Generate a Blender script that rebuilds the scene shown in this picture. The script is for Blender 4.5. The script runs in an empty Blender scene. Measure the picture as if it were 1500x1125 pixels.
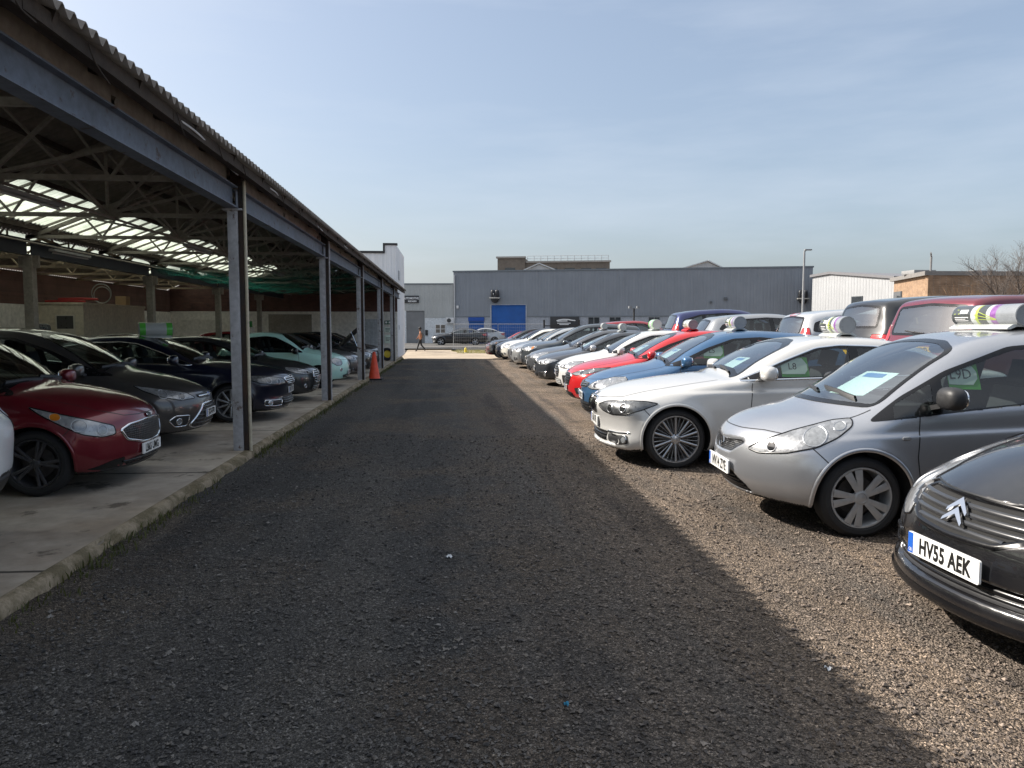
import bpy, bmesh, math, random
import numpy as np
from math import radians as R, sin, cos, pi, tan, atan2, hypot
from mathutils import Vector, Matrix
from mathutils.geometry import delaunay_2d_cdt

random.seed(7)
rng = np.random.default_rng(11)
SC = bpy.context.scene
COL = SC.collection

# ------------------------------------------------------------------ camera model (metres, +Y down the yard)
CAM_H, FPX, PW, PH = 1.64, 1100.0, 1500.0, 1125.0
YAW, PITCH = R(4.68), R(4.34)
CAR_S = 1.07   # the yard was measured from an eye height of 1.64; the cars set the true scale

def yard(xc, zc):
    """camera lateral / depth on the level -> yard X, Y"""
    return xc*cos(YAW) + zc*sin(YAW), zc*cos(YAW) - xc*sin(YAW)

def px(u, zc):
    """photo column at a depth -> yard X, Y"""
    return yard((u-750.0)/FPX*zc, zc)

# ------------------------------------------------------------------ objects
def tag(o, label=None, cat=None, group=None, kind=None):
    if label: o['label'] = label
    if cat: o['category'] = cat
    if group: o['group'] = group
    if kind: o['kind'] = kind
    return o

def empty(name, loc=(0, 0, 0), rz=0.0, label=None, cat=None, group=None, parent=None):
    o = bpy.data.objects.new(name, None)
    o.empty_display_size = 0.2
    COL.objects.link(o)
    o.location = loc
    o.rotation_euler = (0, 0, rz)
    if parent: o.parent = parent
    return tag(o, label, cat, group)

def mesh_obj(name, me, parent=None, mats=None):
    if mats is not None:
        for m in (mats if isinstance(mats, (list, tuple)) else [mats]):
            me.materials.append(m)
    o = bpy.data.objects.new(name, me)
    COL.objects.link(o)
    if parent: o.parent = parent
    return o

def np_mesh(name, V, Q, smooth=True, midx=None):
    """fast mesh from an (n,3) array and an (m,k) face array"""
    me = bpy.data.meshes.new(name)
    V = np.asarray(V, dtype=np.float32); Q = np.asarray(Q, dtype=np.int32)
    m, k = Q.shape
    me.vertices.add(len(V)); me.vertices.foreach_set('co', V.ravel())
    me.loops.add(m*k); me.loops.foreach_set('vertex_index', Q.ravel())
    me.polygons.add(m)
    me.polygons.foreach_set('loop_start', np.arange(0, m*k, k, dtype=np.int32))
    me.polygons.foreach_set('loop_total', np.full(m, k, dtype=np.int32))
    if midx is not None: me.polygons.foreach_set('material_index', np.asarray(midx, dtype=np.int32))
    me.polygons.foreach_set('use_smooth', np.full(m, bool(smooth)))
    me.update(calc_edges=True)
    me.validate()
    return me

class MB:
    """collects boxes, tubes, lathes, prisms and builds ONE mesh object"""
    def __init__(s):
        s.v, s.f, s.m, s.sm = [], [], [], []
        s.cur = 0; s.smooth = False
    def add(s, vs, fs):
        b = len(s.v)
        s.v += [tuple(p) for p in vs]
        for f in fs:
            s.f.append([b+i for i in f]); s.m.append(s.cur); s.sm.append(s.smooth)
        return s
    def box(s, x0, x1, y0, y1, z0, z1, M=None):
        vs = [Vector(p) for p in ((x0,y0,z0),(x1,y0,z0),(x1,y1,z0),(x0,y1,z0),(x0,y0,z1),(x1,y0,z1),(x1,y1,z1),(x0,y1,z1))]
        if M is not None: vs = [M @ p for p in vs]
        return s.add(vs, [(0,3,2,1),(4,5,6,7),(0,1,5,4),(1,2,6,5),(2,3,7,6),(3,0,4,7)])
    def bar(s, a, b, w, h, up=(0,0,1)):
        a, b = Vector(a), Vector(b); d = (b-a).normalized(); u = Vector(up)
        if abs(d.dot(u)) > .98: u = Vector((1,0,0))
        r = d.cross(u).normalized(); u = r.cross(d)
        vs = []
        for p in (a, b):
            for i, j in ((-1,-1),(1,-1),(1,1),(-1,1)):
                vs.append(p + r*(i*w/2) + u*(j*h/2))
        return s.add(vs, [(0,1,2,3),(7,6,5,4),(0,4,5,1),(1,5,6,2),(2,6,7,3),(3,7,4,0)])
    def tube(s, pts, r, n=8, cap=True):
        pts = [Vector(p) for p in pts]; k = len(pts)
        rs = r if isinstance(r, (list, tuple)) else [r]*k
        vs = []; pu = None
        for i, p in enumerate(pts):
            d = (pts[min(i+1, k-1)] - pts[max(i-1, 0)]).normalized()
            if pu is None:
                pu = Vector((0,0,1)) if abs(d.z) < .9 else Vector((1,0,0))
            q = d.cross(pu).normalized(); pu = q.cross(d).normalized()
            for j in range(n):
                a = 2*pi*j/n
                vs.append(p + q*(cos(a)*rs[i]) + pu*(sin(a)*rs[i]))
        fs = []
        for i in range(k-1):
            for j in range(n):
                fs.append((i*n+j, i*n+(j+1)%n, (i+1)*n+(j+1)%n, (i+1)*n+j))
        sm = s.smooth; s.smooth = True
        s.add(vs, fs)
        s.smooth = sm
        if cap:
            s.add(vs[:n], [tuple(range(n))[::-1]]); s.add(vs[-n:], [tuple(range(n))])
        return s
    def lathe(s, prof, n=32, axis='z', M=None, close=False):
        """prof: (r, h) pairs round an axis"""
        vs = []
        for r, h in prof:
            for j in range(n):
                a = 2*pi*j/n
                p = {'z': (r*cos(a), r*sin(a), h), 'y': (r*cos(a), h, r*sin(a)), 'x': (h, r*cos(a), r*sin(a))}[axis]
                vs.append(M @ Vector(p) if M is not None else Vector(p))
        k = len(prof); fs = []
        for i in range(k-1 + (1 if close else 0)):
            for j in range(n):
                a, b = i*n, ((i+1) % k)*n
                f = (a+j, a+(j+1)%n, b+(j+1)%n, b+j)
                fs.append(f[::-1] if axis == 'y' else f)
        sm = s.smooth; s.smooth = True
        s.add(vs, fs); s.smooth = sm
        return s
    def prism(s, poly, z0, z1, M=None):
        n = len(poly)
        vs = [Vector((x, y, z0)) for x, y in poly] + [Vector((x, y, z1)) for x, y in poly]
        if M is not None: vs = [M @ p for p in vs]
        fs = [tuple(range(n))[::-1], tuple(range(n, 2*n))] + [(i, (i+1) % n, n+(i+1) % n, n+i) for i in range(n)]
        return s.add(vs, fs)
    def ball(s, c, rx, ry, rz, n=16, m=10, e=1.0, M=None):
        """superellipsoid"""
        def sp(v): return math.copysign(abs(v)**e, v)
        vs = []
        for i in range(m+1):
            t = -pi/2 + pi*i/m
            for j in range(n):
                a = 2*pi*j/n
                p = Vector((c[0]+rx*sp(cos(t))*sp(cos(a)), c[1]+ry*sp(cos(t))*sp(sin(a)), c[2]+rz*sp(sin(t))))
                vs.append(M @ p if M is not None else p)
        fs = [(i*n+j, i*n+(j+1) % n, (i+1)*n+(j+1) % n, (i+1)*n+j) for i in range(m) for j in range(n)]
        sm = s.smooth; s.smooth = True; s.add(vs, fs); s.smooth = sm
        return s
    def mesh(s, name):
        me = bpy.data.meshes.new(name)
        me.from_pydata(s.v, [], s.f)
        me.polygons.foreach_set('material_index', s.m)
        me.polygons.foreach_set('use_smooth', s.sm)
        me.update()
        return me
    def build(s, name, mats, parent=None, bevel=0.0, fix=True, weld=True, angle=35):
        me = s.mesh(name)
        bm = bmesh.new(); bm.from_mesh(me)
        if weld: bmesh.ops.remove_doubles(bm, verts=bm.verts, dist=1e-5)
        if fix: bmesh.ops.recalc_face_normals(bm, faces=bm.faces)
        if bevel > 0:
            es = [e for e in bm.edges if len(e.link_faces) == 2 and e.calc_face_angle(0) > R(40)]
            bmesh.ops.bevel(bm, geom=es, offset=bevel, segments=2, affect='EDGES', profile=.6, clamp_overlap=True)
            for f in bm.faces: f.smooth = True
        bm.to_mesh(me); bm.free()
        if bevel > 0 or any(s.sm): me.set_sharp_from_angle(angle=R(angle))
        return mesh_obj(name, me, parent, mats)

def text_mesh(txt, h, bold=0.0, sx=1.0, spacing=1.0, ext=0.0):
    """a line of lettering as a mesh in the XY plane, centred, cap height h"""
    cu = bpy.data.curves.new('lettering', 'FONT')
    cu.body = txt; cu.size = h/0.70; cu.offset = bold; cu.align_x = 'CENTER'; cu.align_y = 'CENTER'
    cu.space_character = spacing; cu.extrude = ext; cu.resolution_u = 3
    ob = bpy.data.objects.new('lettering', cu); COL.objects.link(ob)
    dg = bpy.context.evaluated_depsgraph_get()
    me = bpy.data.meshes.new_from_object(ob.evaluated_get(dg))
    bpy.data.objects.remove(ob); bpy.data.curves.remove(cu)
    n = len(me.vertices); co = np.empty(n*3, dtype=np.float32)
    me.vertices.foreach_get('co', co); co = co.reshape(-1, 3)
    if n:
        co[:, :2] -= (co[:, :2].max(0)+co[:, :2].min(0))/2
        co[:, 0] *= sx
        me.vertices.foreach_set('co', co.ravel())
    me.materials.clear()
    return me

def text_obj(txt, h, mat, parent, M, name='lettering', **k):
    me = text_mesh(txt, h, **k)
    me.transform(M)
    return mesh_obj(name, me, parent, mat)

def plane_frame(origin, xdir, ydir):
    """matrix whose X and Y run along xdir and ydir"""
    x = Vector(xdir).normalized(); y = Vector(ydir); z = x.cross(y).normalized(); y = z.cross(x)
    M = Matrix((x, y, z)).transposed().to_4x4(); M.translation = Vector(origin)
    return M

# ------------------------------------------------------------------ materials
MATS = {}
class NT:
    def __init__(s, name):
        m = bpy.data.materials.new(name); m.use_nodes = True
        s.m = m; s.t = m.node_tree; s.t.nodes.clear()
        s.out = s.n('ShaderNodeOutputMaterial')
    def n(s, typ, **kw):
        nd = s.t.nodes.new(typ)
        for k, v in kw.items():
            if k.startswith('i_'):
                nd.inputs[k[2:].replace('_', ' ')].default_value = v
            else: setattr(nd, k, v)
        return nd
    def l(s, a, b): s.t.links.new(a, b); return s
    def math(s, op, a, b=None, c=None, clamp=False):
        nd = s.n('ShaderNodeMath', operation=op, use_clamp=clamp)
        for i, v in enumerate((a, b, c)):
            if v is None: continue
            if isinstance(v, (int, float)): nd.inputs[i].default_value = v
            else: s.l(v, nd.inputs[i])
        return nd.outputs[0]
    def mix(s, fac, a, b, blend='MIX'):
        nd = s.n('ShaderNodeMix', data_type='RGBA', blend_type=blend)
        for i, v in ((0, fac), (6, a), (7, b)):
            if isinstance(v, (int, float)): nd.inputs[i].default_value = v
            elif isinstance(v, (tuple, list)): nd.inputs[i].default_value = tuple(v)[:3] + (1,)
            else: s.l(v, nd.inputs[i])
        return nd.outputs[2]
    def ramp(s, fac, stops, interp='LINEAR'):
        nd = s.n('ShaderNodeValToRGB'); cr = nd.color_ramp; cr.interpolation = interp
        while len(cr.elements) < len(stops): cr.elements.new(.5)
        for e, (p, c) in zip(cr.elements, stops):
            e.position = p; e.color = (c, c, c, 1) if isinstance(c, (int, float)) else tuple(c)[:3] + (1,)
        s.l(fac, nd.inputs[0]); return nd.outputs[0]
    def coords(s, kind='Object', scale=None):
        tc = s.n('ShaderNodeTexCoord'); o = tc.outputs[kind]
        if scale is not None:
            mp = s.n('ShaderNodeMapping'); mp.inputs['Scale'].default_value = scale if isinstance(scale, (tuple, list)) else (scale,)*3
            s.l(o, mp.inputs[0]); o = mp.outputs[0]
        return o
    def noise(s, vec, scale, detail=4, rough=.55, out='Fac'):
        nd = s.n('ShaderNodeTexNoise'); nd.inputs['Scale'].default_value = scale
        nd.inputs['Detail'].default_value = detail; nd.inputs['Roughness'].default_value = rough
        if vec is not None: s.l(vec, nd.inputs['Vector'])
        return nd.outputs[out]
    def voro(s, vec, scale, out='Distance', feature='F1', rnd=1.0):
        nd = s.n('ShaderNodeTexVoronoi', feature=feature); nd.inputs['Scale'].default_value = scale
        nd.inputs['Randomness'].default_value = rnd
        if vec is not None: s.l(vec, nd.inputs['Vector'])
        return nd.outputs[out]
    def bump(s, h, strength=.3, dist=.01, normal=None):
        nd = s.n('ShaderNodeBump'); nd.inputs['Strength'].default_value = strength; nd.inputs['Distance'].default_value = dist
        s.l(h, nd.inputs['Height'])
        if normal is not None: s.l(normal, nd.inputs['Normal'])
        return nd.outputs[0]
    def pbr(s, col, rough=.5, metal=0.0, normal=None, coat=0.0, coat_rough=.03, spec=.5, surf=True, **kw):
        b = s.n('ShaderNodeBsdfPrincipled')
        def put(k, v):
            if v is None: return
            if isinstance(v, (int, float)): b.inputs[k].default_value = v
            elif isinstance(v, (tuple, list)): b.inputs[k].default_value = tuple(v)[:3] + (1,)
            else: s.l(v, b.inputs[k])
        put('Base Color', col); put('Roughness', rough); put('Metallic', metal); put('Normal', normal)
        put('Coat Weight', coat); put('Coat Roughness', coat_rough); put('Specular IOR Level', spec)
        for k, v in kw.items(): put(k, v)
        if surf: s.l(b.outputs[0], s.out.inputs[0])
        return b.outputs[0]

def simple(name, col, rough=.5, metal=0.0, coat=0.0, var=.12, scale=6.0, bump=0.0, bscale=60.0, spec=.5):
    """a material with a little procedural variation of colour and gloss"""
    if name in MATS: return MATS[name]
    t = NT(name); v = t.coords('Object')
    nz = t.noise(v, scale, 5)
    k = t.ramp(nz, [(.25, 1-var), (.75, 1+var)])
    c = t.mix(1.0, col, k, 'MULTIPLY')
    rg = t.math('ADD', t.math('MULTIPLY', t.math('SUBTRACT', nz, .5), .25), rough, clamp=True)
    nm = t.bump(t.noise(v, bscale, 4), bump, .004) if bump else None
    t.pbr(c, rg, metal, nm, coat, spec=spec)
    MATS[name] = t.m
    return t.m

def paint(name, col, metal=.35, rough=.38, flake=True):
    """two-coat car paint; the inside of the shell is dark trim"""
    if name in MATS: return MATS[name]
    t = NT(name); v = t.coords('Object')
    dust = t.noise(v, 3.2, 6, .62)
    fl = t.noise(v, 900, 1)
    c = t.mix(1.0, col, t.ramp(fl, [(.3, .86), (.7, 1.14)]), 'MULTIPLY') if flake else col
    c = t.mix(t.math('MULTIPLY', t.ramp(dust, [(.45, 0), (.8, 1)]), .06), c, (.30, .28, .25))
    cr = t.math('ADD', t.math('MULTIPLY', t.ramp(dust, [(.35, 0), (.75, 1)]), .04), .015)
    orange = t.bump(t.noise(v, 42, 2), .005, .01)
    a = t.pbr(c, rough, metal, None, 1.0, cr, surf=False)
    t.t.nodes[-1].inputs['Coat Normal']
    bs = [n for n in t.t.nodes if n.type == 'BSDF_PRINCIPLED'][0]
    t.l(orange, bs.inputs['Coat Normal'])
    b = t.pbr((.035, .035, .037), .8, surf=False)
    mx = t.n('ShaderNodeMixShader'); g = t.n('ShaderNodeNewGeometry')
    t.l(g.outputs['Backfacing'], mx.inputs[0]); t.l(a, mx.inputs[1]); t.l(b, mx.inputs[2]); t.l(mx.outputs[0], t.out.inputs[0])
    MATS[name] = t.m
    return t.m

def glass(name, tint=(.62, .68, .66), ior=1.5, base=.0, rough=.0):
    """single-sheet window glass: tinted see-through plus a Fresnel reflection"""
    if name in MATS: return MATS[name]
    t = NT(name)
    tr = t.n('ShaderNodeBsdfTransparent'); tr.inputs[0].default_value = tint + (1,)
    gl = t.n('ShaderNodeBsdfGlossy'); gl.inputs['Roughness'].default_value = rough; gl.inputs[0].default_value = (1, 1, 1, 1)
    fr = t.n('ShaderNodeFresnel'); fr.inputs[0].default_value = ior
    g = t.n('ShaderNodeNewGeometry'); inv = t.math('SUBTRACT', 1.0, g.outputs['Backfacing'])
    fac = t.math('MULTIPLY', t.math('ADD', fr.outputs[0], base, clamp=True), inv)
    mx = t.n('ShaderNodeMixShader')
    t.l(fac, mx.inputs[0]); t.l(tr.outputs[0], mx.inputs[1]); t.l(gl.outputs[0], mx.inputs[2]); t.l(mx.outputs[0], t.out.inputs[0])
    MATS[name] = t.m
    return t.m

def lamp_mat(name='headlamp_reflector', col=(.33, .34, .355), dark=.3):
    if name in MATS: return MATS[name]
    t = NT(name); v = t.coords('Object')
    c1 = t.voro(v, 34, 'Color'); sp = t.n('ShaderNodeSeparateColor'); t.l(c1, sp.inputs[0])
    k = t.ramp(sp.outputs[0], [(.0, dark+.25), (.6, .8), (1, 1.0)])
    c = t.mix(1.0, col, k, 'MULTIPLY')
    nm = t.bump(t.voro(v, 34, 'Distance'), .06, .02)
    t.pbr(c, .34, .45, nm, 1.0, .02)
    MATS[name] = t.m
    return t.m

BLACK_GLOSS = simple('black_gloss_trim', (.006, .006, .007), .25, coat=.15, var=.1, spec=.35)
BLACK_PLASTIC = simple('black_plastic', (.018, .018, .019), .5, var=.2, bump=.15, bscale=240)
RUBBER = simple('tyre_rubber', (.016, .016, .017), .78, var=.25, scale=14, bump=.2, bscale=160)
CHROME = simple('chrome', (.72, .73, .75), .12, 1.0, var=.05)
ALLOY = simple('alloy_wheel', (.42, .43, .45), .34, .85, var=.12, scale=20)
ALLOY_DARK = simple('dark_alloy', (.10, .10, .11), .35, .7, var=.15, scale=20)
HUBCAP = simple('silver_wheel_cover', (.40, .41, .42), .42, .55, var=.12, scale=20)
BRAKE = simple('brake_steel', (.10, .09, .085), .55, .7, var=.3, scale=25)
WELL = simple('wheel_well_plastic', (.010, .010, .010), .9, var=.3)
SEAT_F = simple('seat_cloth', (.035, .036, .04), .9, var=.25, scale=30, bump=.3, bscale=300)
DASH = simple('dashboard_plastic', (.022, .022, .024), .62, var=.15, bump=.2, bscale=300)
PLATE_W = simple('plate_white', (.80, .80, .78), .35, coat=.5, var=.05)
PLATE_Y = simple('plate_yellow', (.72, .42, .03), .35, coat=.5, var=.05)
INK = simple('black_ink', (.012, .012, .012), .4, var=.05)
WHITE_INK = simple('white_ink', (.78, .78, .78), .45, var=.04)
PLATE_BLUE = simple('plate_blue', (.015, .10, .45), .35, coat=.5, var=.05)
RED_LENS = simple('red_lens', (.38, .010, .014), .14, coat=1.0, var=.25, scale=40)
AMBER = simple('amber_lens', (.55, .18, .02), .15, coat=1.0, var=.2)
CLEAR_LENS = simple('clear_lamp_lens', (.24, .25, .26), .2, .3, coat=1.0, var=.3, scale=40)
DARK_LENS = simple('dark_lamp_bowl', (.05, .052, .056), .1, .6, coat=1.0, var=.4, scale=50)
LAMP = lamp_mat()
LAMP_SMOKE = lamp_mat('smoked_headlamp_reflector', (.13, .135, .14), .2)
GLASS = glass('windscreen_glass', (.66, .72, .71), 1.75, .17)
GLASS_SIDE = glass('side_window_glass', (.50, .56, .55), 1.5, .02)
GLASS_DARK = glass('privacy_glass', (.06, .065, .07))

def mesh_grille(name='grille_mesh', scale=46):
    if name in MATS: return MATS[name]
    t = NT(name); v = t.coords('Object', (1, 1, 1.5))
    d = t.voro(v, scale, 'Distance', rnd=.05)
    c = t.ramp(d, [(.33, (.002, .002, .002)), (.46, (.022, .022, .023))])
    t.pbr(c, .35, 0, t.bump(d, .8, .01), .2)
    MATS[name] = t.m
    return t.m
GRILLE = mesh_grille()
# ------------------------------------------------------------------ curves and fields for the car bodies
def cr_curve(P, n=10, closed=False):
    """centripetal Catmull-Rom through the points"""
    P = np.asarray(P, float)
    if closed: P = np.vstack([P[-1], P, P[0], P[1]])
    else: P = np.vstack([2*P[0]-P[1], P, 2*P[-1]-P[-2]])
    out = []
    for i in range(1, len(P)-2):
        p0, p1, p2, p3 = P[i-1:i+3]
        t1 = max(np.linalg.norm(p1-p0), 1e-6)**.5; t2 = max(np.linalg.norm(p2-p1), 1e-6)**.5; t3 = max(np.linalg.norm(p3-p2), 1e-6)**.5
        m1 = t2*((p1-p0)/t1 - (p2-p0)/(t1+t2) + (p2-p1)/t2)
        m2 = t2*((p2-p1)/t2 - (p3-p1)/(t2+t3) + (p3-p2)/t3)
        t = np.linspace(0, 1, n, endpoint=False)[:, None]
        out.append((2*t**3-3*t**2+1)*p1 + (t**3-2*t**2+t)*m1 + (-2*t**3+3*t**2)*p2 + (t**3-t**2)*m2)
    if not closed: out.append(P[-2][None])
    return np.vstack(out)

def poly_sdf(X, Y, poly):
    """signed distance (negative inside) to a closed polygon"""
    poly = np.asarray(poly, float); sh = X.shape
    X = X.ravel(); Y = Y.ravel()
    d2 = np.full(X.shape, 1e9); ins = np.zeros(X.shape, bool)
    for (ax, ay), (bx, by) in zip(poly, np.roll(poly, -1, 0)):
        ex, ey = bx-ax, by-ay; L2 = ex*ex+ey*ey
        if L2 < 1e-14: continue
        t = np.clip(((X-ax)*ex+(Y-ay)*ey)/L2, 0, 1)
        d2 = np.minimum(d2, (X-ax-t*ex)**2+(Y-ay-t*ey)**2)
        c = (ay > Y) != (by > Y)
        if ey != 0: ins ^= c & (X < (Y-ay)/ey*ex+ax)
    d = np.sqrt(d2)
    return np.where(ins, -d, d).reshape(sh)

def round_poly(P, r, n=4):
    P = [np.asarray(p, float) for p in P]; k = len(P); out = []
    for i in range(k):
        a, b, c = P[i-1], P[i], P[(i+1) % k]
        la, lc = np.linalg.norm(a-b), np.linalg.norm(c-b)
        ra = min(r, .45*la); rc = min(r, .45*lc)
        p, q = b+(a-b)*(ra/max(la, 1e-9)), b+(c-b)*(rc/max(lc, 1e-9))
        for j in range(n+1):
            t = j/n; out.append((1-t)**2*p+2*t*(1-t)*b+t*t*q)
    return np.array(out)

def resample(P, res, closed=True):
    P = np.asarray(P, float); Q = np.vstack([P, P[:1]]) if closed else P
    out = []
    for a, b in zip(Q[:-1], Q[1:]):
        k = max(1, int(math.ceil(np.linalg.norm(b-a)/res)))
        out += [a+(b-a)*j/k for j in range(k)]
    if not closed: out.append(Q[-1])
    out = np.array(out)
    keep = [0]
    for i in range(1, len(out)):
        if np.linalg.norm(out[i]-out[keep[-1]]) > res*.12: keep.append(i)
    if closed and len(keep) > 3 and np.linalg.norm(out[keep[-1]]-out[0]) < res*.12: keep.pop()
    return out[keep]

def inset(P, d):
    """shrink a counter-clockwise or clockwise polygon"""
    P = np.asarray(P, float); n = len(P)
    A = .5*np.sum(P[:, 0]*np.roll(P[:, 1], -1)-np.roll(P[:, 0], -1)*P[:, 1])
    sg = 1 if A > 0 else -1; out = []
    for i in range(n):
        a, b, c = P[i-1], P[i], P[(i+1) % n]
        e1 = (b-a)/max(np.linalg.norm(b-a), 1e-9); e2 = (c-b)/max(np.linalg.norm(c-b), 1e-9)
        n1 = np.array([-e1[1], e1[0]])*sg; n2 = np.array([-e2[1], e2[0]])*sg
        m = n1+n2; m /= max(np.linalg.norm(m), 1e-6)
        out.append(b+m*d/max(.5, m.dot(n1)))
    return np.array(out)

def sstep(a, b, x):
    t = np.clip((x-a)/(b-a), 0, 1); return t*t*(3-2*t)

class Body:
    """implicit car shell: side profile x half width, with crowned nose, roof and tail"""
    def __init__(s, sp):
        s.sp = sp; s.L = sp['L']; s.w0 = sp['W']; s.H = sp['H']
        P = cr_curve(sp['top'], 10)
        s.prof = P
        s.h = .0125; s.x0, s.z0 = -.35, -.1
        gx = np.arange(s.x0, s.L+.36, s.h); gz = np.arange(s.z0, s.H+.35, s.h)
        s.nx, s.nz = len(gx), len(gz)
        G = poly_sdf(*np.meshgrid(gx, gz, indexing='ij'), resample(P, .02))
        for _ in range(2):
            Gp = np.pad(G, 1, mode='edge'); G = .25*Gp[:-2, 1:-1]+.5*Gp[1:-1, 1:-1]+.25*Gp[2:, 1:-1]
            Gp = np.pad(G, 1, mode='edge'); G = .25*Gp[1:-1, :-2]+.5*Gp[1:-1, 1:-1]+.25*Gp[1:-1, 2:]
        s.G = G
        t = cr_curve(sp.get('sec', [(-.2, .86), (.14, .90), (.26, .955), (.42, .992), (.6, 1.0), (.8, .99), (1.0, .962), (1.25, .93), (2.5, .93)]), 12)
        s.sec = t[np.argsort(t[:, 0])]
        s.zb = sp.get('belt', (.93, .02)); s.tum = sp.get('tumble', .40)
        s.nc = sp.get('nose_c', .26); s.np_ = sp.get('nose_p', 2.6); s.tc = sp.get('tail_c', .16)
        s.k = sp.get('k', .11); s.ch = sp.get('crown_hood', .085); s.cr = sp.get('crown_roof', .045)
        s.xw = sp['wheels']; s.wr = sp['wr']; s.Ra = sp.get('arch', s.wr+.05)
        s.rec = [(np.asarray(round_poly(p, .02)), d, e) for p, d, e in sp.get('recess', [])]
        s.crease = sp.get('crease', [(.74, .035, .010)])
        s.flare = sp.get('flare', .012)
    def look(s, x, z, cubic):
        fx = np.clip((x-s.x0)/s.h, 1.001, s.nx-3.001); fz = np.clip((z-s.z0)/s.h, 1.001, s.nz-3.001)
        ix = fx.astype(np.int32); iz = fz.astype(np.int32); u = fx-ix; v = fz-iz; G = s.G
        if not cubic:
            return (G[ix, iz]*(1-u)+G[ix+1, iz]*u)*(1-v)+(G[ix, iz+1]*(1-u)+G[ix+1, iz+1]*u)*v
        bu = [(1-u)**3/6, (3*u**3-6*u**2+4)/6, (-3*u**3+3*u**2+3*u+1)/6, u**3/6]
        bv = [(1-v)**3/6, (3*v**3-6*v**2+4)/6, (-3*v**3+3*v**2+3*v+1)/6, v**3/6]
        o = 0
        for i in range(4):
            for j in range(4): o = o+bu[i]*bv[j]*G[ix+i-1, iz+j-1]
        return o
    def F(s, x, y, z, cubic=True, arches=True):
        ay = np.abs(y); u = np.minimum(ay/s.w0, 1.15)
        sf = 1-sstep(.3, s.L*.52, x); sr = sstep(s.L*.55, s.L-.3, x)
        up = u**s.np_
        xs = x-s.nc*up*sf+s.tc*u**2.4*sr
        cr = s.ch+(s.cr-s.ch)*sstep(.8, 1.7, x)
        zs = z+cr*u*u*sstep(.45, .85, z)
        ds = s.look(xs, zs, cubic)
        zb = s.zb[0]+s.zb[1]*x
        sec = np.interp(z/zb, s.sec[:, 0], s.sec[:, 1])
        W = s.w0*sec
        W = W-s.sp.get('taper_f', .05)*s.w0*np.clip((1.3-x)/1.3, 0, 1.2)**2-s.sp.get('taper_r', .07)*s.w0*np.clip((x-(s.L-1.4))/1.4, 0, 1.2)**2
        t = (z-zb)/.03
        W = W-s.tum*.03*np.where(t > 20, t, np.log1p(np.exp(np.minimum(t, 20))))
        for zc, sl, am in s.crease:
            W = W-am*sstep(-.012, .03, z-(zc+sl*x))*(1-sstep(.02, .16, z-(zc+sl*x)))
        if s.flare:
            for xc in s.xw:
                r = np.hypot(x-xc, z-s.wr)
                W = W+s.flare*np.exp(-((r-s.Ra)/.06)**2)*sstep(-.1, .1, z-s.wr+.15)
        a, b = ds, ay-W
        k = s.k
        hh = np.maximum(k-np.abs(a-b), 0)/k
        f = np.maximum(a, b)+hh*hh*k*.25
        for poly, dep, e in s.rec:
            m = (x < 1.1) & (ay < poly[:, 0].max()+.05)
            if not m.any(): continue
            if np.ndim(f) == 0: continue
            q = poly_sdf(ay[m], z[m], poly)
            f[m] = f[m]+dep*(1-sstep(-e, e, q))*(1-sstep(.75, 1.1, x[m]))
        if arches:
            for xc in s.xw:
                r = np.hypot(x-xc, z-s.wr)
                f = np.maximum(f, -np.maximum(r-s.Ra, (s.w0-.30)-ay))
        return f
    def grad(s, p, arches=True, e=.003):
        g = np.empty_like(p)
        for i in range(3):
            d = np.zeros(3); d[i] = e
            a = p+d; b = p-d
            g[:, i] = s.F(a[:, 0], a[:, 1], a[:, 2], True, arches)-s.F(b[:, 0], b[:, 1], b[:, 2], True, arches)
        n = np.linalg.norm(g, axis=1, keepdims=True)
        return g/np.maximum(n, 1e-9), n[:, 0]/(2*e)
    def surface(s, h):
        """naive surface nets on one half, mirrored, then pulled onto the exact surface"""
        gx = np.arange(-.08, s.L+.08+h, h); ny = int((s.w0+.08)/h)+1
        gy = (np.arange(0, ny)+.5)*h; gz = np.arange(.08, s.H+.06+h, h)
        F = s.F(*np.meshgrid(gx, gy, gz, indexing='ij'), cubic=False)
        F = np.concatenate([F[:, ::-1], F], 1); gy = np.concatenate([-gy[::-1], gy])
        S = F < 0
        nx, ny, nz = F.shape
        cnt = np.zeros((nx-1, ny-1, nz-1), np.int8); P = np.zeros((nx-1, ny-1, nz-1, 3), np.float32)
        def sl(o, n): return slice(o, n-1+o)
        idx = np.array(0)
        for ax in range(3):
            for b0 in (0, 1):
                for b1 in (0, 1):
                    oa = [0, 0, 0]; o1, o2 = [i for i in range(3) if i != ax]
                    oa[o1] = b0; oa[o2] = b1; ob = list(oa); ob[ax] = 1
                    A = tuple(sl(o, n) for o, n in zip(oa, F.shape)); B = tuple(sl(o, n) for o, n in zip(ob, F.shape))
                    c = S[A] != S[B]; fa, fb = F[A][c], F[B][c]
                    t = fa/(fa-fb)
                    add = np.zeros((c.sum(), 3), np.float32); add[:, ax] = t; add[:, o1] = b0; add[:, o2] = b1
                    P[c] += add; cnt[c] += 1
        act = cnt > 0
        idm = np.full(act.shape, -1, np.int32); idm[act] = np.arange(act.sum())
        ijk = np.argwhere(act)
        V = (P[act]/cnt[act][:, None]+ijk)*h+np.array([gx[0], gy[0], gz[0]])
        Q = []
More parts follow.
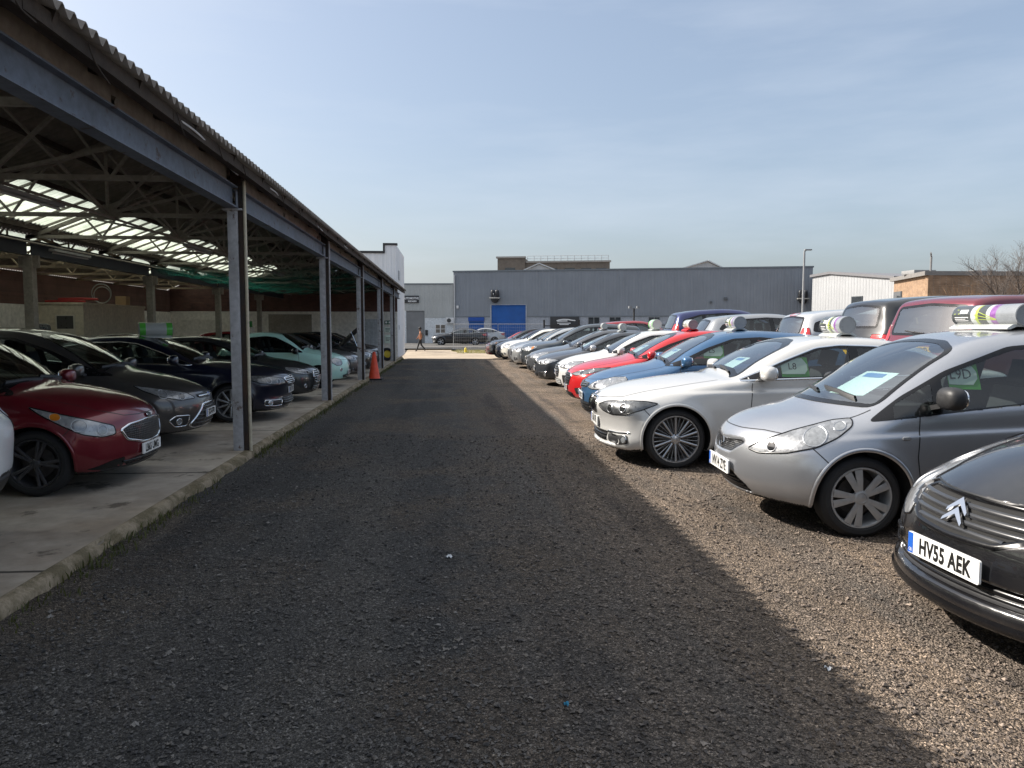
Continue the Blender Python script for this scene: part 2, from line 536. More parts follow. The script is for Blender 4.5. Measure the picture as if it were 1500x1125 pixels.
        for ax in range(3):
            o1, o2 = [(1, 2), (2, 0), (0, 1)][ax]
            ar = [np.arange(1, n-1) for n in F.shape]; ar[ax] = np.arange(0, F.shape[ax]-1)
            I = np.stack(np.meshgrid(*ar, indexing='ij'), -1).reshape(-1, 3)
            J = I.copy(); J[:, ax] += 1
            sa = S[I[:, 0], I[:, 1], I[:, 2]]; sb = S[J[:, 0], J[:, 1], J[:, 2]]
            m = sa != sb; I = I[m]; sa = sa[m]
            def cell(d1, d2):
                K = I.copy(); K[:, o1] += d1; K[:, o2] += d2; return idm[K[:, 0], K[:, 1], K[:, 2]]
            q = np.stack([cell(-1, -1), cell(0, -1), cell(0, 0), cell(-1, 0)], 1)
            q[~sa] = q[~sa][:, ::-1]
            Q.append(q)
        Q = np.vstack(Q)
        for it in range(4):
            f = s.F(V[:, 0], V[:, 1], V[:, 2]); n, m = s.grad(V)
            V = V-n*np.clip(f/np.maximum(m, .4), -h*.5, h*.5)[:, None]
            if it < 2:   # tangential relaxation keeps the quads even
                acc = np.zeros_like(V); c = np.zeros(len(V))
                for a in range(4):
                    i, j = Q[:, a], Q[:, (a+1) % 4]
                    for k in range(3): acc[:, k] += np.bincount(i, V[j, k], len(V))+np.bincount(j, V[i, k], len(V))
                    c += np.bincount(i, minlength=len(V))+np.bincount(j, minlength=len(V))
                V = V+.5*(acc/np.maximum(c, 1)[:, None]-V)
        return V, Q
    def cast(s, O, D):
        t = np.zeros(len(O))
        for it in range(105):
            p = O+D*t[:, None]
            f = s.F(p[:, 0], p[:, 1], p[:, 2], it > 70, False)
            t += np.clip(f*.75, -.05, .25)
        p = O+D*t[:, None]
        f = s.F(p[:, 0], p[:, 1], p[:, 2], True, False)
        return p, np.abs(f) < .009

class Car:
    def __init__(s, name, sp, paint_m, lod, label, cat='car', group=None, loc=(0, 0, 0), rz=0.0, scale=CAR_S):
        s.sp = sp; s.B = Body(sp); s.lod = lod; s.paint = paint_m; s.ax, s.aw, s.az = sp.get('sc', (1, 1, 1))
        s.root = empty(name, loc, rz, label, cat, group); s.root.scale = (scale,)*3
        s.q = []
        s.holes = []
        s.late = []
    def plate_frame(s, u, v, az):
        pass
    # --- deferred projection: (points2d, az) -> points on the shell
    def ray(s, P, az):
        P = np.asarray(P, float)
        if az == 'top':
            O = np.column_stack([P[:, 0], P[:, 1], np.full(len(P), s.B.H+.2)]); D = np.tile([0, 0, -1.0], (len(P), 1))
        else:
            th = R(az); o = np.array([-cos(th), sin(th), 0]); e = np.array([sin(th), cos(th), 0])
            base = np.array([s.B.L*.5, 0, 0]); base = base-e*base.dot(e)
            O = P[:, :1]*e+base+o*(s.B.L*.5+.25 if abs(cos(th)) > .05 else s.B.w0+.25); O[:, 2] = P[:, 1]
            D = np.tile(-o, (len(P), 1))
        return O, D
    def p2(s, P3, az):
        th = R(az); P3 = np.asarray(P3, float)*np.array([s.ax, s.aw, s.az])
        return np.column_stack([P3[:, 0]*sin(th)+P3[:, 1]*cos(th), P3[:, 2]])
    def patch(s, poly, az, off, mat, name, parent=None, holes=(), res=.045, mirror=False, rnd=.02, cb=None, one=None):
        poly = round_poly(poly, rnd) if rnd else np.asarray(poly, float)
        b = resample(poly, res)
        pts = [Vector(p) for p in b]; faces = [list(range(len(b)))]; edges = []
        for hh in holes:
            hb = resample(hh, res); k = len(pts); pts += [Vector(p) for p in hb]
            edges += [(k+i, k+(i+1) % len(hb)) for i in range(len(hb))]
        lo, hi = b.min(0), b.max(0)
        gx, gy = np.meshgrid(np.arange(lo[0], hi[0], res)+res*.37, np.arange(lo[1], hi[1], res)+res*.41)
        inn = poly_sdf(gx, gy, b) < -res*.45
        for hh in holes: inn &= poly_sdf(gx, gy, hh) > res*.45
        pts += [Vector(p) for p in zip(gx[inn], gy[inn])]
        vs, _, fs, *_ = delaunay_2d_cdt(pts, edges, faces, 1, 1e-6)
        V = np.array([(v.x, v.y) for v in vs]); T = np.array([f for f in fs if len(f) == 3], int)
        for hh in holes:
            c = V[T].mean(1); T = T[poly_sdf(c[:, 0], c[:, 1], hh) > 0]
        O, D = s.ray(V, az)
        s.q.append((O, D, 'patch', dict(T=T, off=off, mat=mat, name=name, parent=parent, mirror=mirror, cb=cb, one=one)))
    def ribbon(s, line, az, w, off, mat, name, parent=None, closed=False, mirror=False, res=.03, raised=0.0, cb=None, rnd=0):
        if rnd: line = round_poly(line, rnd)
        L = resample(line, res, closed)
        O, D = s.ray(L, az)
        s.q.append((O, D, 'ribbon', dict(w=w, off=off, mat=mat, name=name, parent=parent, closed=closed, mirror=mirror, raised=raised, cb=cb)))
    def multi_ribbon(s, lines, az, w, off, mat, name, parent=None, closed=False, mirror=False, res=.03, raised=0.0):
        """several strips of one pattern as ONE mesh"""
        Ls = [resample(l, res, closed) for l in lines]
        O, D = s.ray(np.vstack(Ls), az)
        s.q.append((O, D, 'ribbon', dict(w=w, off=off, mat=mat, name=name, parent=parent, closed=closed, mirror=mirror, raised=raised, cb=None, split=[len(l) for l in Ls])))
    def probe(s, P, az, cb):
        O, D = s.ray(P, az); s.q.append((O, D, 'probe', dict(cb=cb)))
    def flush(s):
        while s.q:
            Q, s.q = s.q, []
            p, ok = s.B.cast(np.vstack([a[0] for a in Q]), np.vstack([a[1] for a in Q]))
            n, _ = s.B.grad(p, False)
            i = 0
            for O, D, kind, k in Q:
                m = len(O); pp, nn, kk = p[i:i+m], n[i:i+m], ok[i:i+m]; i += m
                if kind == 'probe': k['cb'](pp, nn)
                elif kind == 'patch': s.fin_patch(pp, nn, kk, **k)
                else: s.fin_ribbon(pp, nn, kk, **k)
    def emit(s, V, T, N, mat, name, parent, mirror, cb, one=None):
        out = []
        for sg in ((1, -1) if mirror else (1,)):
            VV = V*np.array([1, sg, 1]); NN = N*np.array([1, sg, 1])
            TT = T if sg == 1 else T[:, ::-1]
            me = np_mesh(name, VV, TT)
            if len(me.vertices) == len(NN): me.normals_split_custom_set_from_vertices([tuple(v) for v in NN])
            o = mesh_obj(name, me, parent or s.root, mat)
            out.append(o)
        if cb: cb(out)
        return out
    def fin_patch(s, p, n, ok, T, off, mat, name, parent, mirror, cb, one):
        T = T[ok[T].all(1)]
        if len(T) == 0: return
        V = p+n*off
        fn = np.cross(V[T[:, 1]]-V[T[:, 0]], V[T[:, 2]]-V[T[:, 0]])
        fl = (fn*n[T[:, 0]]).sum(1) < 0
        T = T.copy(); T[fl] = T[fl][:, ::-1]
        us = np.unique(T); mp = np.full(len(V), -1); mp[us] = np.arange(len(us))
        s.emit(V[us], mp[T], n[us], mat, name, parent, mirror, cb)
    def fin_ribbon(s, p, n, ok, w, off, mat, name, parent, closed, mirror, raised, cb, split=None):
        AV, AN, AQ = [], [], []; i = 0; b = 0
        for m in (split or [len(p)]):
            pp, nn, kk = p[i:i+m], n[i:i+m], ok[i:i+m]; i += m
            if not kk.all():
                pp, nn = pp[kk], nn[kk]
            m = len(pp)
            if m < 2: continue
            t = np.roll(pp, -1, 0)-np.roll(pp, 1, 0)
            if not closed: t[0] = pp[1]-pp[0]; t[-1] = pp[-1]-pp[-2]
            t /= np.maximum(np.linalg.norm(t, axis=1, keepdims=True), 1e-9)
            sd = np.cross(t, nn); sd /= np.maximum(np.linalg.norm(sd, axis=1, keepdims=True), 1e-9)
            rows = [(-.5, off), (.5, off)] if raised <= 0 else [(-.5, -.002), (-.42, off+raised*.7), (0, off+raised), (.42, off+raised*.7), (.5, -.002)]
            k = len(rows)
            V = np.stack([pp+sd*(a*w)+nn*h for a, h in rows], 1).reshape(-1, 3)
            N = np.stack([nn*1.0+sd*a*(1.6 if raised > 0 else 0) for a, h in rows], 1).reshape(-1, 3)
            N /= np.linalg.norm(N, axis=1, keepdims=True)
            for a in range(m if closed else m-1):
                c = (a+1) % m
                for r in range(k-1): AQ.append((b+a*k+r, b+c*k+r, b+c*k+r+1, b+a*k+r+1))
            AV.append(V); AN.append(N); b += len(V)
        if not AV: return
        V, N, Q = np.vstack(AV), np.vstack(AN), np.array(AQ)
        fn = np.cross(V[Q[:, 1]]-V[Q[:, 0]], V[Q[:, 3]]-V[Q[:, 0]])
        fl = (fn*N[Q[:, 0]]).sum(1) < 0
        Q[fl] = Q[fl][:, ::-1]
        s.emit(V, Q, N, mat, name, parent, mirror, cb)
    # --- the shell itself
    def shell(s):
        h = {0: .0155, 1: .022, 2: .034, 3: .05}[s.lod]
        V, Q = s.B.surface(h)
        c = V[Q].mean(1)
        fn = np.cross(V[Q[:, 2]]-V[Q[:, 0]], V[Q[:, 3]]-V[Q[:, 1]]); fn /= np.maximum(np.linalg.norm(fn, axis=1, keepdims=True), 1e-9)
        keep = np.ones(len(Q), bool)
        for poly, az in s.holes:
            th = R(az); o = np.array([-cos(th), sin(th), 0])
            if az == 90:
                q = poly_sdf(c[:, 0], c[:, 2], poly); keep &= ~((q < .012) & (np.abs(fn[:, 1]) > .5))
            else:
                q = poly_sdf(c[:, 1]*(1 if az == 0 else -1), c[:, 2], poly)
                half = c[:, 0] < s.B.L*.5 if az == 0 else c[:, 0] > s.B.L*.5
                keep &= ~((q < .012) & half & (fn.dot(o) > .12))
        Q = Q[keep]; c = c[keep]; fn = fn[keep]
        mi = np.zeros(len(Q), int)
        for xc in s.B.xw:
            r = np.hypot(c[:, 0]-xc, c[:, 2]-s.B.wr)
            mi[(r < s.B.Ra+.004) & (np.abs(c[:, 1]) > s.B.w0-.34)] = 1
        mi[(fn[:, 2] < -.75) & (c[:, 2] < .34)] = 1
        lowz = s.sp.get('lower_trim')
        mats = [s.paint, WELL, BLACK_PLASTIC]
        if lowz: mi[(c[:, 2] < lowz) & (mi == 0)] = 2
        me = np_mesh('body', V, Q, True, mi)
        me.set_sharp_from_angle(angle=R(50))
        mesh_obj('body', me, s.root, mats)
    def arches(s):
        for xc in s.B.xw:
            a = np.linspace(R(-22), R(202), 48)
            line = np.column_stack([xc+(s.B.Ra+.006)*np.cos(a), s.B.wr+(s.B.Ra+.006)*np.sin(a)])
            line = line[line[:, 1] > s.sp.get('sill', .21)]
            cl = s.sp.get('cladding')
            s.ribbon(line, 90, .07 if cl else .030, .001, BLACK_PLASTIC if cl else s.paint, 'wheel_arch', mirror=True, raised=.012 if cl else .006)
    def glaze(s):
        sp = s.sp; fr = .028
        if 'dlo' in sp:
            d = round_poly(sp['dlo'], .05); gl = [round_poly(g, .022) for g in sp['glass']]
            s.patch(d, 90, .0035, sp.get('pillar_mat', BLACK_GLOSS), 'window_frame', holes=gl, mirror=True, rnd=0, res=.026 if s.lod < 2 else .05)
            for i, g in enumerate(gl):
                s.holes.append((g, 90))
                s.patch(g, 90, .0015, GLASS_DARK if i in sp.get('privacy', ()) else GLASS_SIDE, 'side_window', mirror=True, rnd=0, res=.04 if s.lod < 2 else .06)
            if sp.get('dlo_chrome'): s.ribbon(d, 90, .022, .002, CHROME, 'window_trim', mirror=True, closed=True, raised=.005)
        for key, az, nm in (('screen', 0, 'windscreen'), ('rear', 180, 'rear_window')):
            if key not in sp: continue
            o = round_poly(sp[key], .07)
            w = sp.get('frit_'+key, .035); i_ = inset(resample(o, .05), w)
            s.patch(o, az, .0035, BLACK_GLOSS, nm+'_surround', holes=[i_], rnd=0, res=.03 if s.lod < 2 else .055)
            s.patch(i_, az, .0015, GLASS if key == 'screen' or not sp.get('privacy') else GLASS_DARK, nm, rnd=0, res=.055)
            s.holes.append((i_, az))
    def wheel_set(s, style, mat, front_only=False):
        for j, xc in enumerate(s.B.xw):
            for sg in (-1, 1):
                make_wheel(s.root, (xc, sg*(s.B.w0-s.sp.get('wheel_in', .035)), s.B.wr), s.B.wr, sg, style, mat, s.lod, 11.0*j+17*sg)
    def interior(s):
        sp = s.sp
        xd = sp.get('cowl', 1.05)
        zf = sp.get('seat_z', .50); xs = sp.get('seat_x', xd+.95)
        w = s.B.w0
        m = MB()
        m.box(xd+.12, xd+.62, -w*.72, w*.72, .45, sp.get('dash_z', .90))
        m.box(xd+.22, xd+.75, -.14, .14, .35, sp.get('dash_z', .90)-.1)
        m.build('dashboard', DASH, s.root, bevel=.05)
        fl = MB(); fl.box(xd, sp['L']-.5, -w*.80, w*.80, .26, .30); fl.build('floor_carpet', DASH, s.root)
        for (x, n_) in ((xs, 2), (xs+.85, 2)):
            for y in (-.36, .36):
                m = MB()
                m.box(x-.02, x+.50, y-.25, y+.25, zf-.12, zf+.05)
                M = Matrix.Translation((x+.46, y, zf))@Matrix.Rotation(R(16), 4, 'Y')
                m.box(-.06, .08, -.24, .24, 0, .58, M)
                m.box(-.05, .05, -.13, .13, .62, .80, M)
                m.box(-.01, .01, -.08, -.06, .56, .64, M); m.box(-.01, .01, .06, .08, .56, .64, M)
                m.build('seat', SEAT_F, s.root, bevel=.035)
        m = MB(); m.smooth = True
        M = Matrix.Translation((xd+.66, -.36 if not sp.get('lhd') else .36, sp.get('dash_z', .90)-.06))@Matrix.Rotation(R(65), 4, 'Y')
        ring = [M@Vector((.18*cos(a), .18*sin(a), 0)) for a in np.linspace(0, 2*pi, 25)]
        m.tube(ring, .015, 8, False)
        for a in (0, 2.3, -2.3): m.tube([M@Vector((0, 0, -.02)), M@Vector((.18*cos(a+pi), .18*sin(a+pi), 0))], .016, 6)
        m.build('steering_wheel', DASH, s.root)
        m = MB(); m.ball((sp.get('header_x', xd+.85), 0, sp['H']-.17), .02, .11, .035, 12, 8, .7); m.build('rear_view_mirror', DASH, s.root)
    def mirrors(s, x, z, mat, size=1.0):
        w = s.B.w0; x *= s.ax; z *= s.az
        for sg in (-1, 1):
            m = MB(); m.cur = 0
            m.ball((x+.02, sg*(w+.085), z+.055), .075*size, .115*size, .082*size, 20, 12, .72)
            m.cur = 1
            m.bar((x-.01, sg*(w-.10), z-.03), (x+.0, sg*(w+.03), z+.0), .06, .035)
            m.cur = 2
            M = Matrix.Translation((x+.085*size, sg*(w+.085), z+.055))
            m.ball((0, 0, 0), .014, .095*size, .066*size, 16, 8, .75, M)
            m.build('wing_mirror', [mat, BLACK_PLASTIC, CHROME], s.root, fix=True)
    def handles(s, pts, mat):
        for x, z in pts:
            x *= s.ax; z *= s.az
            for sg in (-1, 1):
                def cb(p, n, sg=sg):
                    m = MB(); c = p[0]; y = c[1]+.014
                    m.ball((c[0], sg*y, c[2]), .095, .016, .016, 14, 8, .8)
                    m.build('door_handle', mat, s.root)
                s.probe([(x, z)], 90, cb)
    def gaps(s, lines, az=90, mirror=True):
        if s.lod > 1: return
        q = s.ax if az == 90 else s.aw
        for l in lines: s.ribbon([(a*q, b*s.az) for a, b in l], az, .008, .0014, INK, 'panel_gap', mirror=mirror)
        return
        s.multi_ribbon(lines, az, .008, .0014, INK, 'panel_gap', mirror=mirror)
    def plate(s, z, txt, yellow=False, rear=False, tilt=0, band=True, yo=0.0, off=.012, w=.52):
        z *= s.az
        def cb(p, n):
            x = (p[:, 0].min() if not rear else p[:, 0].max())
            sgn = -1 if not rear else 1
            M = plane_frame((x+sgn*off, yo, z), (0, sgn, 0), (sin(R(tilt)), 0, cos(R(tilt))))
            m = MB(); m.cur = 0
            pl = [(a*(w/2), b*.0555) for a, b in ((-1, -1), (1, -1), (1, 1), (-1, 1))]
            m.prism([tuple(q) for q in round_poly(pl, .012, 3)], -.012, 0, M)
            ob = m.build('number_plate', PLATE_Y if yellow else PLATE_W, s.root)
            if band:
                b = MB(); b.prism([(-w/2+.002, -.052), (-w/2+.042, -.052), (-w/2+.042, .052), (-w/2+.002, .052)], .0004, .0012, M); b.build('blue_band', PLATE_BLUE, ob)
                text_obj('GB', .017, WHITE_INK, ob, M@Matrix.Translation((-w/2+.022, -.034, .002)), 'plate_lettering', sx=.8)
            if s.lod <= 2 and txt:
                text_obj(txt, .076, INK, ob, M@Matrix.Translation((.022 if band else 0, 0, .0016)), 'plate_lettering', bold=.004, sx=.74, spacing=1.06)
        s.probe([(yo-w/2+.01, z), (yo, z), (yo+w/2-.01, z)] if not rear else [(0, z)], 180 if rear else 0, cb)
    def lens(s, c2, az, r, mat, parent, ring=CHROME, name='lamp_lens', off=.0035, mirror=True):
        a = np.linspace(0, 2*pi, 21)[:-1]
        circ = np.column_stack([c2[0]+r*np.cos(a), c2[1]+r*np.sin(a)])
        s.patch(circ, az, off, mat, name, parent, rnd=0, res=.02, mirror=mirror)
        if ring is not None: s.ribbon(circ, az, r*.28, off+.001, ring, 'lamp_ring', parent, closed=True, mirror=mirror, raised=.003, res=.02)
    def headlight(s, P3, az, lenses=(), mat=LAMP, trim=None, name='headlight'):
        P = s.p2(P3, az)
        holder = []
        for sg in (1,):
            s.patch(P, az, .003, mat, name, mirror=True, rnd=.03, res=.03, cb=holder.append)
        s.ribbon(round_poly(P, .03), az, .012, .0035, trim or BLACK_GLOSS, 'lamp_trim', closed=True, mirror=True, raised=.002, res=.03, cb=holder.append)
        for l in lenses:
            c3, r, m = l[0], l[1], l[2]
            c = s.p2([c3], az)[0]
            a = np.linspace(0, 2*pi, 21)[:-1]; ex = l[3] if len(l) > 3 else 1.0
            circ = np.column_stack([c[0]+r*ex*np.cos(a), c[1]+r*np.sin(a)])
            s.patch(circ, az, .005, m, 'lamp_lens', rnd=0, res=.025, mirror=True, cb=holder.append)
            s.ribbon(circ, az, r*.13, .0055, ALLOY, 'lamp_ring', closed=True, mirror=True, raised=.003, res=.02, cb=holder.append)
        s.late.append(holder)
    late = None
    def reparent(s):
        """lamp details become sub-parts of the lamp on their own side"""
        for holder in s.late:
            if not holder: continue
            base = holder[0]
            for pr in holder[1:]:
                for b, o in zip(base, pr): o.parent = b
    def grille(s, half, mat=None, bars=0, bar_mat=CHROME, bar_w=.016, outline=None, outline_w=.022, off=.004, name='grille', vbars=0, rnd=.03, hi_bars=None):
        half = [(p[0]*s.aw, p[1]*s.az) for p in half]
        if hi_bars is not None: hi_bars = [z*s.az for z in hi_bars]
        full = half+[(-y, z) for y, z in half[::-1] if y > 1e-6]
        s.patch(full, 0, off, mat or GRILLE, name, rnd=rnd, res=.035)
        if outline is not None: s.ribbon(round_poly(full, rnd), 0, outline_w, off, outline, name+'_surround', closed=True, raised=.012, res=.03)
        P = np.array(full); z0, z1 = P[:, 1].min(), P[:, 1].max()
        lines = []
        zs = hi_bars if hi_bars is not None else [z0+(z1-z0)*(i+1)/(bars+1) for i in range(bars)]
        for z in zs:
            ys = []
            for (ya, za), (yb, zb) in zip(full, full[1:]+full[:1]):
                if (za > z) != (zb > z): ys.append(ya+(z-za)/(zb-za)*(yb-ya))
            if len(ys) >= 2: lines.append([(min(ys)+.01, z), (max(ys)-.01, z)])
        for i in range(vbars):
            y = P[:, 0].min()+(P[:, 0].max()-P[:, 0].min())*(i+1)/(vbars+1)
            zz = []
            for (ya, za), (yb, zb) in zip(full, full[1:]+full[:1]):
                if (ya > y) != (yb > y): zz.append(za+(y-ya)/(yb-ya)*(zb-za))
            if len(zz) >= 2: lines.append([(y, min(zz)+.006), (y, max(zz)-.006)])
        if lines: s.multi_ribbon(lines, 0, bar_w, off+.002, bar_mat, name+'_bar', raised=.012)
    def intake(s, P3, az, mat=None, trim=None, lens=None, name='air_intake', trim_w=.014):
        P = s.p2(P3, az)
        s.patch(P, az, .003, mat or GRILLE, name, mirror=True, rnd=.03, res=.035)
        if trim: s.ribbon(round_poly(P, .03), az, trim_w, .004, trim, name+'_trim', closed=True, mirror=True, raised=.006)
        if lens:
            c = s.p2([lens[0]], az)[0]; s.lens(c, az, lens[1], CLEAR_LENS, None, name='fog_light', off=.006)
    def wipers(s, n=2):
        sp = s.sp; S = np.array(sp['screen']); zb = S[:, 1].min(); hw = np.abs(S[:, 0]).max()
        for y0, y1 in ((-hw*.70, -.02), (.02, hw*.78)):
            s.ribbon([(y0, zb+.075-.05*abs(y0)), ((y0+y1)/2, zb+.085), (y1, zb+.10-.05*abs(y1))], 0, .022, .012, BLACK_PLASTIC, 'wiper', raised=.02)
    def badge(s, kind, z, r=.045, off=.014, yo=0.0):
        z *= s.az
        def cb(p, n):
            M0 = plane_frame((p[0][0]-off, yo, z), (0, -1, 0), (-n[0][0]*0+.0, 0, 1))
            tilt = math.asin(max(-.9, min(.9, n[0][2])))
            M0 = Matrix.Translation((p[0][0], yo, z))@Matrix.Rotation(tilt, 4, 'Y')@plane_frame((-off, 0, 0), (0, -1, 0), (0, 0, 1))
            make_badge(kind, r, M0, s.root)
        s.probe([(yo, z)], 0, cb)
    def finish(s):
        s.flush(); s.shell(); s.reparent()

def make_badge(kind, r, M, root, z=.0):
    m = MB()
    def bars(segs, w, t=.006):
        for a, b in segs: m.bar(M@Vector((a[0]*r, a[1]*r, 0)), M@Vector((b[0]*r, b[1]*r, 0)), w*r, t, up=(M.to_3x3()@Vector((0, 0, 1))))
    def ring(rx, ry, th, mat=0):
        m.cur = mat
        m.tube([M@Vector((rx*cos(a), ry*sin(a), 0)) for a in np.linspace(0, 2*pi, 33)], th, 6, False)
    def disc(rx, ry, zz, mat, a0=0, a1=2*pi):
        m.cur = mat
        pts = [(rx*cos(a), ry*sin(a)) for a in np.linspace(a0, a1, 25)]
        if a1-a0 < 6.2: pts.append((0, 0))
        else: pts = pts[:-1]
        m.prism(pts, zz-.004, zz, M)
    mats = [CHROME, BLACK_GLOSS, PLATE_BLUE, WHITE_INK, RED_LENS]
    if kind == 'chevrons':
        m.cur = 0
        for dy in (.42, -.12):
            for sg in (-1, 1):
                m.prism([(0, (dy+.28)*r*2), (sg*1.35*r, (dy-.42)*r*2), (sg*1.35*r, (dy-.66)*r*2+.006), (0, (dy-.10)*r*2)][::sg], -.004, .010, M)
    elif kind == 'h_mark':
        ring(r, r*.82, .004); m.cur = 0
        bars([((-.42, -.5), (-.55, .5)), ((.42, -.5), (.55, .5)), ((-.45, 0), (.45, 0))], .16)
    elif kind == 'quarter_roundel':
        disc(r, r, 0, 1); ring(r, r, .003)
        for i in range(4): disc(r*.62, r*.62, .003, 2 if i % 2 else 3, i*pi/2, (i+1)*pi/2)
    elif kind == 'vw_mark':
        disc(r, r, 0, 1); ring(r, r, .004); m.cur = 0
        bars([((-.35, .85), (0, .1)), ((.35, .85), (0, .1)), ((-.85, .35), (-.4, -.8)), ((.85, .35), (.4, -.8)), ((-.4, -.8), (0, .0)), ((.4, -.8), (0, .0))], .14)
    elif kind == 'blue_oval':
        disc(r*1.5, r*.62, 0, 2); ring(r*1.5, r*.62, .004)
    elif kind == 'oval':
        disc(r*1.4, r*.7, 0, 1); ring(r*1.4, r*.7, .005)
        m.cur = 0
        bars([((-.8, -.3), (-.8, .3)), ((-.8, 0), (-.35, .3)), ((-.8, 0), (-.35, -.3)), ((-.1, -.3), (-.1, .3)), ((.25, -.3), (.55, .3)), ((.55, .3), (.85, -.3))], .13)
    elif kind == 'three_point_star':
        ring(r, r, .006); m.cur = 0
        bars([((0, 0), (0, .95)), ((0, 0), (.82, -.48)), ((0, 0), (-.82, -.48))], .2)
    elif kind == 'bow_tie':
        m.cur = 0
        m.prism([(-1.6*r, -.35*r), (-.5*r, -.35*r), (-.5*r, -.6*r), (.6*r, -.6*r), (.6*r, -.35*r), (1.6*r, -.35*r), (1.5*r, .35*r), (.5*r, .35*r), (.5*r, .6*r), (-.6*r, .6*r), (-.6*r, .35*r), (-1.5*r, .35*r)], -.004, .004, M)
        mats = [simple('gold_badge', (.55, .33, .05), .25, .9)]
    elif kind == 'red_disc':
        disc(r, r, 0, 4); ring(r, r, .004)
    elif kind == 'ring':
        disc(r, r, 0, 1); ring(r, r, .005)
    else:
        disc(r, r*.8, 0, 0)
    m.build('badge', mats, root)

WHEEL_CACHE = {}
def wheel_meshes(r, style, mat, lod):
    key = (round(r, 3), tuple(sorted(style.items())), mat.name, lod)
    if key in WHEEL_CACHE: return WHEEL_CACHE[key]
    n = {0: 64, 1: 48, 2: 28, 3: 20}[lod]
    rr = style.get('rim', .235)*r/.31
    hw = .095
    # +y is outward, y = 0 the outer face of the tyre
    t = MB(); t.smooth = True
    prof = [(rr-.004, -.02), (rr+.012, -.006), (rr+.25*(r-rr), .004), (rr+.6*(r-rr), .004), (r-.022, -.006), (r-.006, -.020), (r, -.034), (r, -2*hw+.03), (r-.012, -2*hw+.01), (rr, -2*hw)]
    t.lathe(prof, n, 'y')
    t.cur = 1
    t.lathe([(rr, -2*hw), (rr-.03, -2*hw+.01), (.06, -2*hw+.05)], n, 'y')
    t.cur = 1
    t.lathe([(rr*.66, -.095), (.05, -.095)], n, 'y'); t.lathe([(rr*.66, -.115), (rr*.66, -.095)], n, 'y')
    mt = t.build('wheel', [RUBBER, BRAKE], None, fix=True, angle=30)
    m1 = mt.data; bpy.data.objects.remove(mt)
    w = MB(); w.smooth = True
    w.lathe([(rr+.010, -.010), (rr+.006, -.003), (rr-.004, -.004), (rr-.012, -.016), (rr-.018, -.05), (rr-.022, -.17)], n, 'y')
    w.smooth = False
    hubr = style.get('hub', .042); dish = style.get('dish', .018)
    k = style['n']; wi, wo = style['wi'], style['wo']; tw = style.get('twin', 0); thick = .022
    def spoke(a, wi, wo, r0, r1, y0, y1):
        ca, sa = cos(a), sin(a)
        vs = []
        for rad, wd, yy in ((r0, wi, y0), ((r0+r1)*.5, (wi+wo)*.5, (y0+y1)*.5+.004), (r1, wo, y1)):
            for sgn in (-1, 1):
                for dp, q in ((0, 1.0), (-thick, .75)):
                    tx = sgn*wd*q*.5
                    vs.append((rad*ca-tx*sa, yy+dp, rad*sa+tx*ca))
            rid = (rad*ca, yy+.004, rad*sa); vs.append(rid)
        # per station: 0 left top, 1 left bottom, 2 right top, 3 right bottom, 4 ridge
        fs = []
        for i in range(2):
            a0, b0 = i*5, (i+1)*5
            fs += [(a0, a0+4, b0+4, b0), (a0+4, a0+2, b0+2, b0+4), (a0+1, a0, b0, b0+1), (a0+2, a0+3, b0+3, b0+2)]
        w.add(vs, fs)
    for i in range(k):
        a = 2*pi*(i+.5)/k+R(90)
        if tw:
            for sgn in (-1, 1): spoke(a+sgn*tw*.55, wi, wo, hubr*.8, rr-.008, -dish, -.006) if style.get('split') is None else spoke(a+sgn*tw, wi, wo, hubr*.8, rr-.008, -dish, -.006)
        else: spoke(a, wi, wo, hubr*.8, rr-.008, -dish, -.006)
    if style.get('minor'):
        for i in range(k):
            for sgn in ((-1, 1) if style['minor'] == 2 else (0,)):
                a = 2*pi*(i+.5)/k+R(90)+pi/k+sgn*pi/k*.34
                spoke(a, .007, .009, hubr, rr-.008, -dish-.014, -.02)
    w.smooth = True
    w.lathe([(hubr*1.15, -dish-.02), (hubr*1.1, -dish+.002), (hubr*.75, -dish+.008), (hubr*.72, -dish+.004), (.001, -dish+.010)], 28, 'y')
    w.smooth = False
    if lod < 2 and not style.get('cover'):
        for i in range(5):
            a = 2*pi*i/5; c = (hubr*1.0*cos(a), 0, hubr*1.0*sin(a))
            w.cur = 1; w.lathe([(.009, -dish+.001), (.008, -dish+.009), (.0005, -dish+.009)], 8, 'y', Matrix.Translation(c)); w.cur = 0
    ow = w.build('rim', [mat, BRAKE], None, fix=True, angle=28)
    m2 = ow.data; bpy.data.objects.remove(ow)
    WHEEL_CACHE[key] = (m1, m2)
    return m1, m2

def make_wheel(root, c, r, sg, style, mat, lod, rot):
    m1, m2 = wheel_meshes(r, style, mat, lod)
    o = mesh_obj('wheel', m1, root); o.location = c
    o.rotation_euler = (0, R(rot), 0 if sg > 0 else pi)
    q = mesh_obj('rim', m2, o)
    return o
